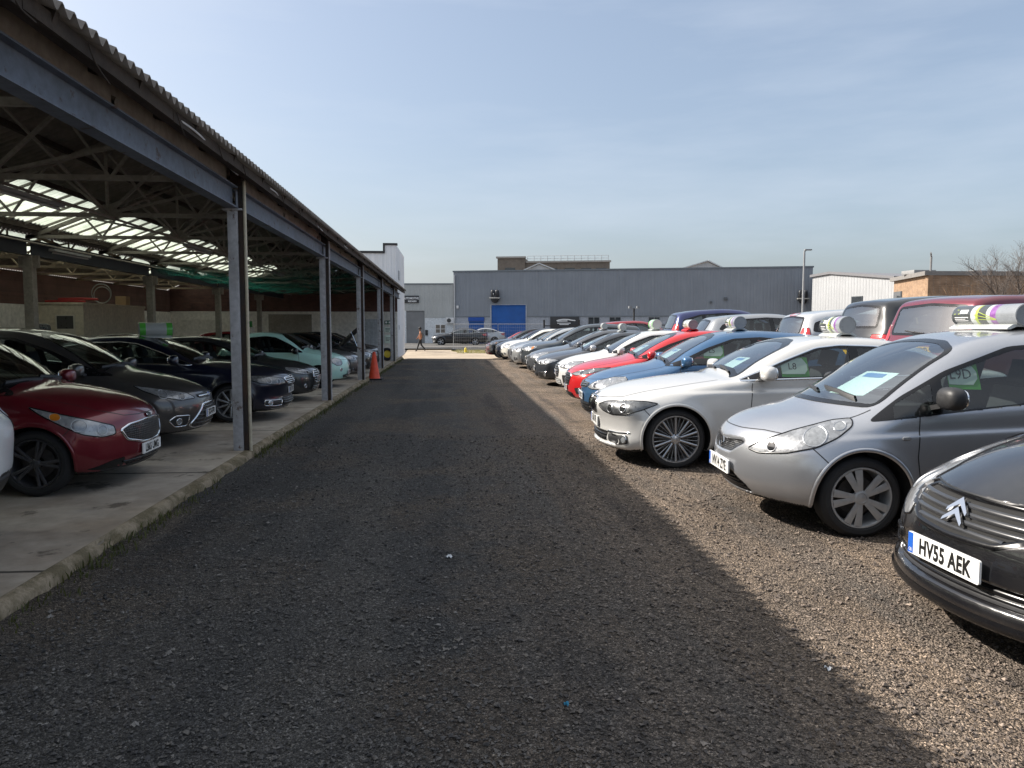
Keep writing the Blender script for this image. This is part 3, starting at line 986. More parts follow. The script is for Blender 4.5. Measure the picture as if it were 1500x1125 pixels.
# ------------------------------------------------------------------ body styles: x runs from the nose to the tail
JAZZ = dict(L=3.90, W=.8475, H=1.525, wheels=(.80, 3.30), wr=.298, arch=.352, belt=(.76, .092), tumble=.40, nose_c=.44, nose_p=2.3, crown_hood=.065,
    top=[(.24, .19), (.10, .23), (.02, .34), (0, .46), (.01, .56), (.04, .65), (.10, .735), (.22, .81), (.40, .868), (.60, .915), (.78, .99), (1.1, 1.165), (1.4, 1.32), (1.68, 1.43), (1.98, 1.495), (2.4, 1.525), (3.0, 1.505), (3.45, 1.45), (3.62, 1.36), (3.76, 1.10), (3.86, .93), (3.90, .70), (3.89, .45), (3.84, .25), (3.70, .20)],
    dlo=[(.85, .845), (1.0, .862), (1.9, .967), (3.0, 1.06), (3.54, 1.105), (3.42, 1.29), (3.1, 1.385), (2.4, 1.425), (1.95, 1.388), (1.45, 1.21), (1.12, 1.03)],
    glass=[[(1.02, .875), (1.31, .910), (1.335, 1.115), (1.29, 1.10), (1.05, .965)], [(1.41, .925), (2.32, 1.018), (2.36, 1.39), (1.98, 1.358), (1.55, 1.215), (1.41, 1.15)],
           [(2.43, 1.03), (3.0, 1.08), (3.03, 1.36), (2.46, 1.39)], [(3.08, 1.09), (3.42, 1.125), (3.35, 1.27), (3.1, 1.345)]],
    screen=[(-.67, .935), (-.35, .94), (0, .945), (.35, .94), (.67, .935), (.55, 1.37), (.3, 1.425), (0, 1.437), (-.3, 1.425), (-.55, 1.37)],
    rear=[(-.56, 1.02), (.56, 1.02), (.50, 1.36), (0, 1.40), (-.50, 1.36)], frit_screen=.024, cowl=.80, dash_z=.96, seat_x=1.62, header_x=1.78, crease=[(.70, .045, .012)], flare=.016,
    recess=[([(-.1, .40), (.22, .40), (.36, .30), (.38, .25), (-.1, .25)], .025, .012), ([(-.1, .53), (.20, .54), (.34, .635), (.30, .655), (-.1, .625)], .012, .012)])

BMW = dict(L=4.63, W=.905, H=1.43, wheels=(.80, 3.61), wr=.326, arch=.372, belt=(.905, .028), tumble=.42, nose_c=.34, nose_p=2.4, crown_hood=.085, tail_c=.14, k=.10,
    top=[(.24, .17), (.08, .19), (.03, .28), (.05, .40), (.03, .52), (.0, .62), (.02, .70), (.10, .775), (.35, .865), (.8, .945), (1.2, .99), (1.42, 1.015), (1.75, 1.185), (2.1, 1.335), (2.4, 1.412), (2.8, 1.43), (3.2, 1.405), (3.6, 1.315), (3.95, 1.18), (4.2, 1.10), (4.45, 1.075), (4.57, 1.03), (4.61, .9), (4.63, .65), (4.60, .45), (4.5, .25), (4.35, .20)],
    dlo=[(1.47, .955), (2.0, .972), (3.4, 1.01), (3.98, 1.07), (3.80, 1.14), (3.45, 1.265), (3.0, 1.325), (2.62, 1.335), (2.36, 1.305), (1.98, 1.165), (1.65, 1.03)],
    glass=[[(1.74, .985), (2.70, 1.01), (2.72, 1.305), (2.42, 1.287), (2.1, 1.185), (1.82, 1.065)], [(2.80, 1.015), (3.42, 1.035), (3.40, 1.235), (3.02, 1.295), (2.82, 1.305)], [(3.48, 1.045), (3.86, 1.08), (3.49, 1.215)]],
    screen=[(-.68, .965), (-.4, 1.03), (0, 1.05), (.4, 1.03), (.68, .965), (.56, 1.32), (.3, 1.385), (0, 1.398), (-.3, 1.385), (-.56, 1.32)],
    rear=[(-.56, 1.10), (.56, 1.10), (.50, 1.29), (0, 1.345), (-.50, 1.29)], cowl=1.42, dash_z=.86, seat_x=2.0, header_x=2.38, dlo_chrome=True,
    crease=[(.80, .022, .020)], flare=.022,
    recess=[([(-.1, .36), (.50, .36), (.66, .33), (.68, .27), (.60, .235), (-.1, .235)], .035, .012)])

HATCH = dict(L=4.25, W=.895, H=1.48, wheels=(.86, 3.46), wr=.312, arch=.358, belt=(.90, .035), tumble=.42, nose_c=.33, nose_p=2.4,
    top=[(.22, .17), (.08, .20), (.02, .30), (0, .42), (0, .56), (.03, .67), (.12, .755), (.4, .865), (.8, .945), (1.1, 1.0), (1.5, 1.205), (1.85, 1.365), (2.15, 1.45), (2.5, 1.48), (3.0, 1.465), (3.5, 1.42), (3.8, 1.36), (3.98, 1.15), (4.12, .98), (4.2, .88), (4.25, .65), (4.22, .4), (4.12, .24), (4.0, .20)],
    dlo=[(1.16, .955), (2.0, .985), (3.2, 1.035), (3.72, 1.10), (3.62, 1.22), (3.2, 1.34), (2.6, 1.382), (2.2, 1.36), (1.8, 1.225), (1.45, 1.065)],
    glass=[[(1.50, .985), (2.42, 1.01), (2.46, 1.35), (2.22, 1.33), (1.86, 1.205), (1.58, 1.065)], [(2.53, 1.015), (3.12, 1.045), (3.10, 1.305), (2.56, 1.35)], [(3.19, 1.05), (3.58, 1.10), (3.52, 1.20), (3.2, 1.30)]],
    screen=[(-.68, .965), (-.4, 1.02), (0, 1.04), (.4, 1.02), (.68, .965), (.57, 1.36), (.3, 1.418), (0, 1.432), (-.3, 1.418), (-.57, 1.36)],
    rear=[(-.56, 1.02), (.56, 1.02), (.50, 1.31), (0, 1.35), (-.50, 1.31)], cowl=1.12, dash_z=.88, seat_x=1.8, header_x=2.1, crease=[(.74, .03, .012)], flare=.016)

MPV = dict(L=4.38, W=.90, H=1.63, wheels=(.90, 3.55), wr=.318, arch=.365, belt=(.93, .045), tumble=.38, nose_c=.40, nose_p=2.4,
    top=[(.22, .19), (.08, .22), (.02, .32), (0, .46), (.01, .60), (.05, .70), (.16, .79), (.45, .91), (.8, 1.0), (1.1, 1.075), (1.5, 1.30), (1.85, 1.48), (2.15, 1.58), (2.6, 1.63), (3.2, 1.615), (3.75, 1.565), (4.02, 1.49), (4.18, 1.20), (4.28, 1.0), (4.36, .85), (4.38, .65), (4.35, .4), (4.25, .25), (4.1, .21)],
    dlo=[(1.05, .985), (2.0, 1.03), (3.2, 1.08), (3.95, 1.15), (3.88, 1.34), (3.4, 1.475), (2.7, 1.52), (2.25, 1.495), (1.8, 1.335), (1.4, 1.13)],
    glass=[[(1.28, 1.03), (1.56, 1.045), (1.56, 1.17), (1.5, 1.15)], [(1.64, 1.05), (2.5, 1.08), (2.54, 1.485), (2.28, 1.465), (1.86, 1.32), (1.64, 1.2)], [(2.61, 1.085), (3.25, 1.11), (3.26, 1.45), (2.64, 1.485)], [(3.33, 1.115), (3.85, 1.165), (3.80, 1.31), (3.36, 1.435)]],
    screen=[(-.70, 1.02), (-.4, 1.085), (0, 1.105), (.4, 1.085), (.70, 1.02), (.58, 1.50), (.3, 1.56), (0, 1.575), (-.3, 1.56), (-.58, 1.50)],
    rear=[(-.60, 1.08), (.60, 1.08), (.54, 1.45), (0, 1.49), (-.54, 1.45)], cowl=1.12, dash_z=.93, seat_x=1.85, header_x=2.12, crease=[(.76, .035, .012)], flare=.016)

SUV = dict(L=4.30, W=.90, H=1.66, wheels=(.86, 3.44), wr=.340, arch=.392, belt=(1.02, .03), tumble=.36, nose_c=.30, nose_p=2.6, cladding=True, lower_trim=.34,
    top=[(.24, .24), (.08, .27), (.02, .36), (0, .50), (0, .66), (.02, .80), (.08, .90), (.25, .97), (.7, 1.05), (1.1, 1.105), (1.45, 1.30), (1.8, 1.49), (2.1, 1.60), (2.6, 1.66), (3.2, 1.64), (3.7, 1.60), (3.98, 1.54), (4.12, 1.25), (4.22, 1.02), (4.30, .90), (4.30, .65), (4.27, .45), (4.16, .28), (4.0, .24)],
    dlo=[(1.14, 1.075), (2.0, 1.105), (3.2, 1.15), (3.88, 1.22), (3.80, 1.38), (3.3, 1.51), (2.6, 1.55), (2.2, 1.52), (1.8, 1.365), (1.42, 1.175)],
    glass=[[(1.46, 1.10), (2.40, 1.13), (2.44, 1.52), (2.22, 1.49), (1.85, 1.345), (1.52, 1.165)], [(2.51, 1.135), (3.15, 1.16), (3.14, 1.48), (2.54, 1.52)], [(3.22, 1.165), (3.76, 1.225), (3.70, 1.355), (3.24, 1.47)]],
    screen=[(-.70, 1.07), (-.4, 1.125), (0, 1.14), (.4, 1.125), (.70, 1.07), (.58, 1.53), (.3, 1.59), (0, 1.60), (-.3, 1.59), (-.58, 1.53)],
    rear=[(-.58, 1.13), (.58, 1.13), (.52, 1.48), (0, 1.52), (-.52, 1.48)], cowl=1.14, dash_z=1.0, seat_x=1.8, seat_z=.6, header_x=2.1, crease=[(.82, .03, .016)], flare=.018)

POD = dict(L=3.56, W=.813, H=1.49, wheels=(.72, 3.02), wr=.292, arch=.340, belt=(.90, .012), tumble=.42, nose_c=.36, nose_p=2.2, tail_c=.22, k=.15, crown_hood=.12, crown_roof=.06,
    top=[(.22, .19), (.08, .23), (.02, .34), (0, .46), (.005, .58), (.03, .69), (.10, .79), (.28, .885), (.55, .955), (.85, 1.0), (1.05, 1.04), (1.35, 1.235), (1.65, 1.40), (1.9, 1.468), (2.25, 1.49), (2.65, 1.46), (3.0, 1.36), (3.22, 1.20), (3.40, 1.0), (3.50, .86), (3.56, .68), (3.55, .45), (3.50, .28), (3.35, .20)],
    dlo=[(1.12, .945), (2.0, .955), (2.95, .975), (3.02, 1.05), (2.85, 1.22), (2.5, 1.35), (2.1, 1.385), (1.85, 1.355), (1.5, 1.185), (1.25, 1.03)],
    glass=[[(1.38, .975), (2.22, .985), (2.22, 1.355), (1.92, 1.335), (1.58, 1.175)], [(2.30, .985), (2.92, 1.0), (2.95, 1.05), (2.8, 1.20), (2.48, 1.32), (2.30, 1.345)]],
    screen=[(-.60, 1.0), (-.35, 1.055), (0, 1.075), (.35, 1.055), (.60, 1.0), (.50, 1.36), (.28, 1.425), (0, 1.44), (-.28, 1.425), (-.50, 1.36)],
    rear=[(-.46, 1.06), (.46, 1.06), (.42, 1.31), (0, 1.36), (-.42, 1.31)], cowl=1.05, dash_z=.90, seat_x=1.6, header_x=1.9, crease=[(.78, .0, .012)], flare=.02)

def scaled(b, **kw):
    """a body style stretched to another length, width or height, then overridden"""
    n = dict(b); L, H, W = kw.get('L', b['L']), kw.get('H', b['H']), kw.get('W', b['W'])
    ax, az, aw = L/b['L'], H/b['H'], W/b['W']
    sx = lambda P: [(x*ax, z*az) for x, z in P]
    for k in ('top', 'dlo'):
        n[k] = sx(b[k])
    n['glass'] = [sx(g) for g in b['glass']]
    for k in ('screen', 'rear'): n[k] = [(y*aw, z*az) for y, z in b[k]]
    n['wheels'] = tuple(x*ax for x in b['wheels'])
    n['belt'] = (b['belt'][0]*az, b['belt'][1]*az/ax)
    for k in ('cowl', 'seat_x', 'header_x'): n[k] = b[k]*ax
    n['dash_z'] = b['dash_z']*az
    n['crease'] = [(z*az, s_*az/ax, a) for z, s_, a in b['crease']]
    n['recess'] = [([(y*aw, z*az) for y, z in p], d, e) for p, d, e in b.get('recess', [])]
    n['sc'] = (ax, aw, az)
    n.update(kw)
    if 'wr' in kw and 'arch' not in kw: n['arch'] = kw['wr']+.05
    return n

W_COVER = dict(n=5, wi=.034, wo=.058, twin=.36, rim=.224, hub=.05, dish=.010, cover=True)
W_MULTI = dict(n=10, wi=.020, wo=.021, minor=2, rim=.236, hub=.050, dish=.022)
W_TEN = dict(n=10, wi=.024, wo=.036, rim=.228, hub=.046, dish=.020)
W_FIVE = dict(n=5, wi=.05, wo=.075, rim=.225, hub=.044, dish=.020)
W_TWIN = dict(n=5, wi=.026, wo=.034, twin=.26, rim=.222, hub=.044, dish=.018)
W_SIX = dict(n=6, wi=.04, wo=.055, rim=.218, hub=.044, dish=.016)
# ------------------------------------------------------------------ front and rear ends
def rear_end(c, style='low', plate_txt='', zp=.60, yellow=True, spoiler=False, wiper=True):
    L = c.sp['L']/c.ax; H = c.sp['H']/c.az; zb = (c.sp['belt'][0]+c.sp['belt'][1]*c.sp['L'])/c.az
    w = c.sp['W']/c.aw
    if style == 'low': P = [(L-.10, w*.62, zb-.06), (L-.25, w*.9, zb-.06), (L-.42, w, zb-.10), (L-.30, w, zb-.24), (L-.12, w*.85, zb-.27), (L-.05, w*.62, zb-.22)]
    elif style == 'tall': P = [(L-.18, w*.80, zb+.10), (L-.30, w*.92, zb+.10), (L-.34, w*.98, zb-.10), (L-.25, w, zb-.32), (L-.10, w*.84, zb-.32), (L-.10, w*.78, zb-.1)]
    else: P = [(L-.06, w*.66, zb-.10), (L-.16, w*.84, zb-.04), (L-.36, w*.97, zb-.08), (L-.36, w, zb-.2), (L-.18, w*.92, zb-.30), (L-.07, w*.72, zb-.30)]
    c.headlight(P, 134, [((L-.16, w*.86, zb-.18), .05, CLEAR_LENS)] if c.lod < 3 else [], RED_LENS, None, 'tail_light')
    c.plate(zp, plate_txt, yellow, True, band=False)
    R_ = c.sp['rear']
    if wiper and c.lod < 3:
        zb_ = min(z for _, z in R_)
        c.ribbon([(-.02, zb_+.03), (.16, zb_+.045), (.34, zb_+.06)], 180, .018, .01, BLACK_PLASTIC, 'rear_wiper', raised=.015)
    if spoiler:
        m = MB(); x = c.sp['L']-.36*c.ax; z = c.sp['H']-.115
        poly = [(-.58, -.12), (.58, -.12), (.54, .05), (-.54, .05)]
        m.prism([(b, a) for a, b in poly], -.012, .02, Matrix.Translation((x, 0, z))@Matrix.Rotation(R(7), 4, 'Y'))
        m.build('roof_spoiler', c.paint, c.root, bevel=.02)
    c.ribbon([(-.62*c.aw, .46*c.az), (0, .45*c.az), (.62*c.aw, .46*c.az)], 180, .05, .002, BLACK_PLASTIC, 'bumper_strip', raised=.01)

def front_generic(c, kind, plate_txt='', badge='oval', smoke=False):
    """kind picks the arrangement of lamps and openings"""
    lm = LAMP_SMOKE if smoke else LAMP
    far = c.lod >= 3
    if kind == 'golf':
        c.headlight([(.05, .40, .625), (.12, .50, .70), (.34, .70, .785), (.56, .80, .80), (.62, .83, .755), (.47, .82, .675), (.27, .74, .615), (.10, .54, .60)], 52, [] if far else [((.33, .72, .70), .055, CLEAR_LENS, 1.1), ((.16, .56, .665), .038, DARK_LENS)], lm)
        c.grille([(0, .605), (.36, .615), (.40, .69), (0, .70)], BLACK_PLASTIC, bars=2)
        c.grille([(0, .24), (.48, .24), (.52, .30), (.46, .40), (0, .40)], BLACK_PLASTIC, bars=3, bar_mat=BLACK_GLOSS, name='lower_grille')
        c.intake([(.08, .55, .36), (.20, .70, .36), (.26, .74, .28), (.12, .60, .26)], 30, lens=None if far else ((.17, .66, .31), .04))
        c.plate(.48, plate_txt); c.badge(badge, .655, .055)
    elif kind == 'hexa':
        c.headlight([(.05, .42, .655), (.14, .52, .70), (.42, .76, .775), (.74, .85, .80), (.60, .84, .745), (.36, .79, .68), (.14, .60, .635)], 55, [] if far else [((.24, .68, .69), .04, DARK_LENS, 1.2), ((.42, .78, .725), .035, CLEAR_LENS, 1.4)], lm)
        c.grille([(0, .44), (.33, .45), (.43, .60), (.38, .665), (0, .675)], mesh_grille(), bars=4, bar_mat=BLACK_GLOSS, outline=CHROME, outline_w=.018)
        c.grille([(0, .21), (.52, .21), (.46, .31), (0, .32)], BLACK_PLASTIC, bars=2, bar_mat=BLACK_GLOSS, name='lower_grille')
        c.intake([(.10, .58, .40), (.24, .74, .42), (.30, .78, .33), (.14, .62, .28)], 32, lens=None if far else ((.20, .70, .36), .038))
        c.plate(.385, plate_txt); c.badge(badge, .705, .042)
    elif kind == 'stack':
        c.headlight([(.05, .44, .64), (.12, .52, .70), (.36, .72, .77), (.60, .82, .79), (.60, .84, .73), (.40, .80, .655), (.18, .64, .61)], 52, [] if far else [((.32, .73, .70), .05, CLEAR_LENS, 1.1), ((.17, .60, .66), .035, DARK_LENS)], lm)
        c.grille([(0, .40), (.36, .42), (.42, .55), (.36, .69), (0, .70)], BLACK_PLASTIC, bars=5, bar_mat=CHROME, outline=CHROME, outline_w=.018)
        c.grille([(0, .22), (.48, .22), (.50, .36), (0, .37)], BLACK_PLASTIC, bars=3, bar_mat=c.paint, name='lower_grille')
        c.intake([(.10, .58, .46), (.24, .74, .46), (.28, .78, .30), (.12, .60, .26)], 32, lens=None if far else ((.20, .70, .36), .04))
        c.plate(.50, plate_txt); c.badge(badge, .645, .045)
    elif kind == 'kidney':
        c.headlight([(.03, .34, .655), (.10, .48, .705), (.28, .70, .735), (.50, .82, .735), (.63, .86, .715), (.46, .84, .645), (.30, .78, .59), (.15, .62, .575), (.07, .46, .60)], 52, [] if far else [((.15, .56, .635), .042, DARK_LENS), ((.28, .71, .655), .045, DARK_LENS)], lm)
        for sg in (1, -1):
            P = [(sg*.035, .585), (sg*.20, .575), (sg*.265, .60), (sg*.27, .67), (sg*.22, .725), (sg*.035, .73)]
            P = [(a*c.aw, b*c.az) for a, b in P]
            c.patch(P[::sg], 0, .004, BLACK_PLASTIC, 'kidney_grille', rnd=.03, res=.03)
            c.ribbon(round_poly(P[::sg], .03), 0, .022, .005, CHROME, 'grille_surround', closed=True, raised=.014, res=.03)
            if not far: c.multi_ribbon([[(P[0][0]+sg*.02+sg*.033*i, .59*c.az), (P[0][0]+sg*.02+sg*.033*i, .715*c.az)] for i in range(1, 6)], 0, .010, .006, BLACK_GLOSS, 'grille_bar', raised=.010)
        c.grille([(0, .245), (.40, .245), (.44, .35), (0, .355)], BLACK_PLASTIC, bars=2, bar_mat=BLACK_GLOSS, name='lower_grille')
        c.intake([(.08, .48, .34), (.18, .66, .345), (.30, .79, .36), (.31, .80, .27), (.16, .64, .235), (.08, .50, .25)], 35, BLACK_PLASTIC, lens=None if far else ((.25, .755, .31), .038))
        c.ribbon([tuple(q) for q in c.p2([(.10, .52, .375), (.2, .68, .375), (.32, .80, .39)], 35)], 35, .016, .004, CHROME, 'bumper_trim', mirror=True, raised=.006)
        c.plate(.455, plate_txt); c.badge(badge, .755, .04)
    elif kind == 'suv':
        c.headlight([(.04, .44, .78), (.10, .54, .85), (.30, .72, .90), (.50, .82, .91), (.52, .84, .84), (.36, .80, .76), (.14, .62, .73)], 50, [] if far else [((.24, .69, .82), .06, CLEAR_LENS), ((.40, .79, .85), .045, AMBER)], lm)
        c.grille([(0, .62), (.38, .64), (.44, .74), (.42, .81), (0, .82)], GRILLE, bars=1, bar_mat=CHROME, bar_w=.03, outline=CHROME)
        c.grille([(0, .34), (.5, .34), (.5, .48), (0, .49)], BLACK_PLASTIC, bars=3, bar_mat=BLACK_GLOSS, name='lower_grille')
        c.intake([(.08, .56, .58), (.22, .72, .58), (.30, .78, .46), (.14, .62, .42)], 32, trim=c.paint, lens=((.18, .67, .50), .055))
        c.plate(.545, plate_txt); c.badge(badge, .72, .05)
    elif kind == 'round':
        c.headlight([(.10, .42, .68), (.13, .46, .78), (.26, .60, .83), (.38, .68, .80), (.38, .70, .70), (.26, .64, .62), (.13, .50, .62)], 48, [((.22, .58, .72), .06, CLEAR_LENS)], lm)
        c.grille([(0, .50), (.30, .51), (.36, .58), (.30, .66), (0, .67)], BLACK_PLASTIC, bars=2, outline=CHROME)
        c.grille([(0, .26), (.5, .26), (.46, .40), (0, .42)], BLACK_PLASTIC, bars=2, bar_mat=BLACK_GLOSS, name='lower_grille')
        c.intake([(.10, .56, .42), (.22, .66, .42), (.24, .68, .33), (.12, .58, .32)], 35, lens=((.17, .62, .37), .045))
        c.plate(.455, plate_txt); c.badge('ring', .72, .035)

def doors(c, xs, sill=.25, z=.93):
    """panel gaps of the doors and the bonnet"""
    L = []
    for i, x in enumerate(xs): L.append([(x, z), (x-.03, .60), (x+.01, sill)])
    L.append([(xs[0], sill), (c.sp['wheels'][1]/c.ax-.42, sill)])
    x0, x1 = c.sp['wheels'][0]/c.ax, c.sp['wheels'][1]/c.ax
    L += [[(x0-.36, .66), (x0-.25, .545)], [(x1+.25, .545), (x1+.40, .64)]]
    c.gaps(L)
    c.ribbon([((x0+.40)*c.ax, .235), ((x1-.40)*c.ax, .235)], 90, .055, .002, BLACK_PLASTIC, 'sill_trim', mirror=True, raised=.006)
    zc = min(p[1] for p in c.sp['screen'])/c.az; hw = max(p[0] for p in c.sp['screen'])/c.aw
    c.gaps([[(-hw, zc-.01), (-hw*.98, zc-.10), (-hw*.88, zc-.20), (-.42, .745), (-.2, .735), (.2, .735), (.42, .745), (hw*.88, zc-.20), (hw*.98, zc-.10), (hw, zc-.01)]], 0, False)

def loose(c, name, label, cat, group=None):
    """turn a freshly projected piece into a thing of its own that lies on the car"""
    def cb(out):
        for o in out:
            o.parent = None; o.location = c.root.location; o.rotation_euler = c.root.rotation_euler; o.scale = c.root.scale
            o.name = name; tag(o, label, cat, group)
    return cb

SHEET = None
def sheet_mat():
    global SHEET
    if SHEET: return SHEET
    t = NT('printed_price_sheet'); v = t.coords('Object')
    mp = t.n('ShaderNodeMapping'); mp.inputs['Scale'].default_value = (8, 46, 46); t.l(v, mp.inputs[0])
    n = t.noise(mp.outputs[0], 4, 2)
    c = t.ramp(n, [(.56, (.62, .80, .76)), (.62, (.42, .60, .60))])
    t.pbr(c, .6)
    SHEET = t.m; return SHEET
GREEN_CARD = simple('green_card', (.09, .42, .05), .5, var=.1)
WHITE_CARD = simple('white_card', (.70, .80, .72), .55, var=.08)
BLUE_PRINT = simple('blue_print', (.05, .20, .45), .5, var=.2, scale=80)

def price_sheet(c, y=-.18, label='', z=None):
    """a printed sheet lying behind the foot of the windscreen"""
    S = c.sp['screen']; zb = min(p[1] for p in S)+.07 if z is None else z
    dz = (max(p[1] for p in S)-zb)
    P = [(y-.17, zb+dz*.02), (y+.17, zb+dz*.02), (y+.17, zb+dz*.42), (y-.17, zb+dz*.42)]
    hold = []
    def cb(out):
        loose(c, 'price_sheet', label, 'price sheet', 'price sheets behind the windscreens')(out); hold.append(out[0])
    c.patch(P, 0, -.006, sheet_mat(), 'price_sheet', rnd=.004, cb=cb, res=.05)
    Pb = [(y-.09, zb+dz*.32), (y+.12, zb+dz*.32), (y+.12, zb+dz*.39), (y-.09, zb+dz*.39)]
    def cb2(out):
        o = out[0]; o.parent = hold[0]; o.matrix_parent_inverse = Matrix()
    c.patch(Pb, 0, -.004, BLUE_PRINT, 'printed_heading', rnd=.004, cb=cb2, res=.05)

def price_card(c, x, z, label, txt='L9D', w=.30, h=.21):
    """the green and white card in the side window that faces the camera"""
    hold = []
    P = [(x, z), (x+w, z-.004), (x+w, z+h), (x, z+h)]
    def flip(out):
        for o in out:
            me = o.data
            co = np.empty(len(me.vertices)*3, np.float32); me.vertices.foreach_get('co', co); co = co.reshape(-1, 3)
            me.vertices.foreach_set('co', co.ravel()); me.update()
    def cb(out):
        # keep only the copy on the camera's side
        bpy.data.objects.remove(out[0]); o = out[1]
        loose(c, 'price_card', label, 'price card', 'price cards in the side windows')([o]); hold.append(o)
    c.patch(P, 90, -.010, GREEN_CARD, 'price_card', rnd=.004, cb=cb, res=.06, mirror=True)
    def sub(P, mat, nm, off=-.007):
        def cb2(out):
            bpy.data.objects.remove(out[0]); out[1].parent = hold[0]; out[1].matrix_parent_inverse = Matrix()
        c.patch(P, 90, off, mat, nm, rnd=.003, cb=cb2, res=.06, mirror=True)
    sub([(x+.004, z+.03), (x+w-.05, z+.03), (x+w-.012, z+.075), (x+w-.012, z+h-.075), (x+w-.06, z+h-.01), (x+.004, z+h-.01)], WHITE_CARD, 'card_panel')
    def cbt(p, n):
        q = p[0]; M = plane_frame((q[0], -q[1]+.003, q[2]), (1, 0, 0), (0, n[0][2]*.9, 1))
        text_obj(txt, .075, INK, hold[0], M, 'card_lettering', sx=.9)
    c.probe([(x+w*.42, z+h*.52)], 90, cbt)

# ------------------------------------------------------------------ roof signs: a printed plastic tube on a saddle
SIGN_DARK = simple('sign_dark_print', (.055, .06, .06), .3, coat=.4, var=.15)
SIGN_WHITE = simple('sign_white_plastic', (.42, .44, .43), .35, coat=.4, var=.06)
SIGN_LIME = simple('sign_lime_print', (.33, .40, .07), .3, coat=.4, var=.1)
SIGN_PURPLE = simple('sign_purple_print', (.20, .08, .25), .3, coat=.4, var=.4, scale=30)
SIGN_GREY = simple('sign_grey_film', (.21, .225, .24), .3, coat=.4, var=.12)
SIGN_GREEN = simple('sign_green_print', (.10, .45, .06), .3, coat=.4, var=.1)

def roof_sign(c, x, label, length=.54, r=.105, bands=None, yo=0.0, rot=0.0, letter=True, cap=SIGN_GREY, saddle=SIGN_WHITE):
    """bands: (fraction, material) from the far end (+y) to the near end (-y)"""
    bands = bands or [(.34, SIGN_DARK), (.10, SIGN_WHITE), (.05, SIGN_LIME), (.12, SIGN_DARK), (.12, SIGN_WHITE), (.10, SIGN_PURPLE), (.17, SIGN_GREY)]
    def cb(p, n):
        q = p[0]
        W = Matrix.Translation(c.root.location)@Matrix.Rotation(c.root.rotation_euler[2], 4, 'Z')@Matrix.Scale(c.root.scale[0], 4)@Matrix.Translation(q)
        rt = empty('roof_sign', W.translation, c.root.rotation_euler[2]+R(rot), label, 'roof sign', 'advertising tubes on car roofs')
        zc = r+.026
        m = MB(); m.smooth = True
        mats = []; h = length/2; N = 40
        for f, mt in bands:
            if mt not in mats: mats.append(mt)
            m.cur = mats.index(mt)
            h2 = h-f*length
            m.lathe([(r, h), (r, h2)], N, 'y', Matrix.Translation((0, 0, zc)))
            h = h2
        mats.append(cap); m.cur = len(mats)-1
        for s_ in (1, -1):
            e = s_*length/2
            m.lathe([(r, e), (r*.99, e+s_*.006), (r*.90, e+s_*.010), (r*.88, e+s_*.004), (.001, e+s_*.004)], N, 'y', Matrix.Translation((0, 0, zc)))
        tb = m.build('tube', mats, rt, fix=True, angle=50)
        s_ = MB()
        s_.prism([(-.13, -.004), (-.10, -.004), (-.05, .018), (.05, .018), (.10, -.004), (.13, -.004), (.13, .010), (.08, .040), (-.08, .040), (-.13, .010)], -length*.47, length*.47, Matrix.Rotation(R(90), 4, 'X'))
        s_.build('saddle', saddle, rt, bevel=.006)
        if letter:
            T = MB()   # printed lines, swept round the drum on the side that faces the bonnet
            def strip(y0, y1, a0, a1, rr=r+.0012):
                K = 5
                for i in range(K):
                    aa, ab = R(a0+(a1-a0)*i/K), R(a0+(a1-a0)*(i+1)/K)
                    vs = [(-rr*cos(t), y, zc+rr*sin(t)) for t, y in ((aa, y0), (aa, y1), (ab, y1), (ab, y0))]
                    T.add(vs, [(0, 1, 2, 3)])
            L = length
            for a in (-58+180, ):
                pass
            for base in (0,):
                sg = 1 if base == 0 else -1
                y0, y1 = L*.46, L*.46-L*.26
                def st(ya, yb, a0, a1): strip(ya, yb, base+sg*a0, base+sg*a1)
                for k, (a0, wd) in enumerate(((-8, .9), (-18, .7), (-28, .85), (-44, 1.0))): st(y0-.01, y0-.01-(y0-y1)*wd, a0-3.2, a0)
                for k in range(4): st(y0-.085-.030*k, y0-.108-.030*k, 12, 34)
            T.build('printed_lines', WHITE_INK, tb)
            G = MB()
            for base in (0,):
                sg = 1 if base == 0 else -1; rr = r+.0014
                def pt(y, a): a = R(base+sg*a); return (-rr*cos(a), y, zc+rr*sin(a))
                y0 = L*.46
                for (ya, aa), (yb, ab) in (((y0, 8), (y0-.03, 38)), ((y0-.03, 38), (y0-.065, 8))):
                    G.add([pt(ya, aa), pt(ya-.018, aa), pt(yb-.018, ab), pt(yb, ab)], [(0, 1, 2, 3)])
                for k in range(3):   # the sweeping lime curves
                    prev = None
                    for i in range(9):
                        t = i/8; y = L*(.12-.34*t); a = 30-25*k-46*t*(1.1-.5*k)
                        if prev:
                            G.add([pt(*prev), pt(prev[0], prev[1]-4), pt(y, a-4), pt(y, a)], [(0, 1, 2, 3)])
                        prev = (y, a)
            G.build('printed_emblem', SIGN_LIME, tb)
    c.probe([(x, yo)], 'top', cb)

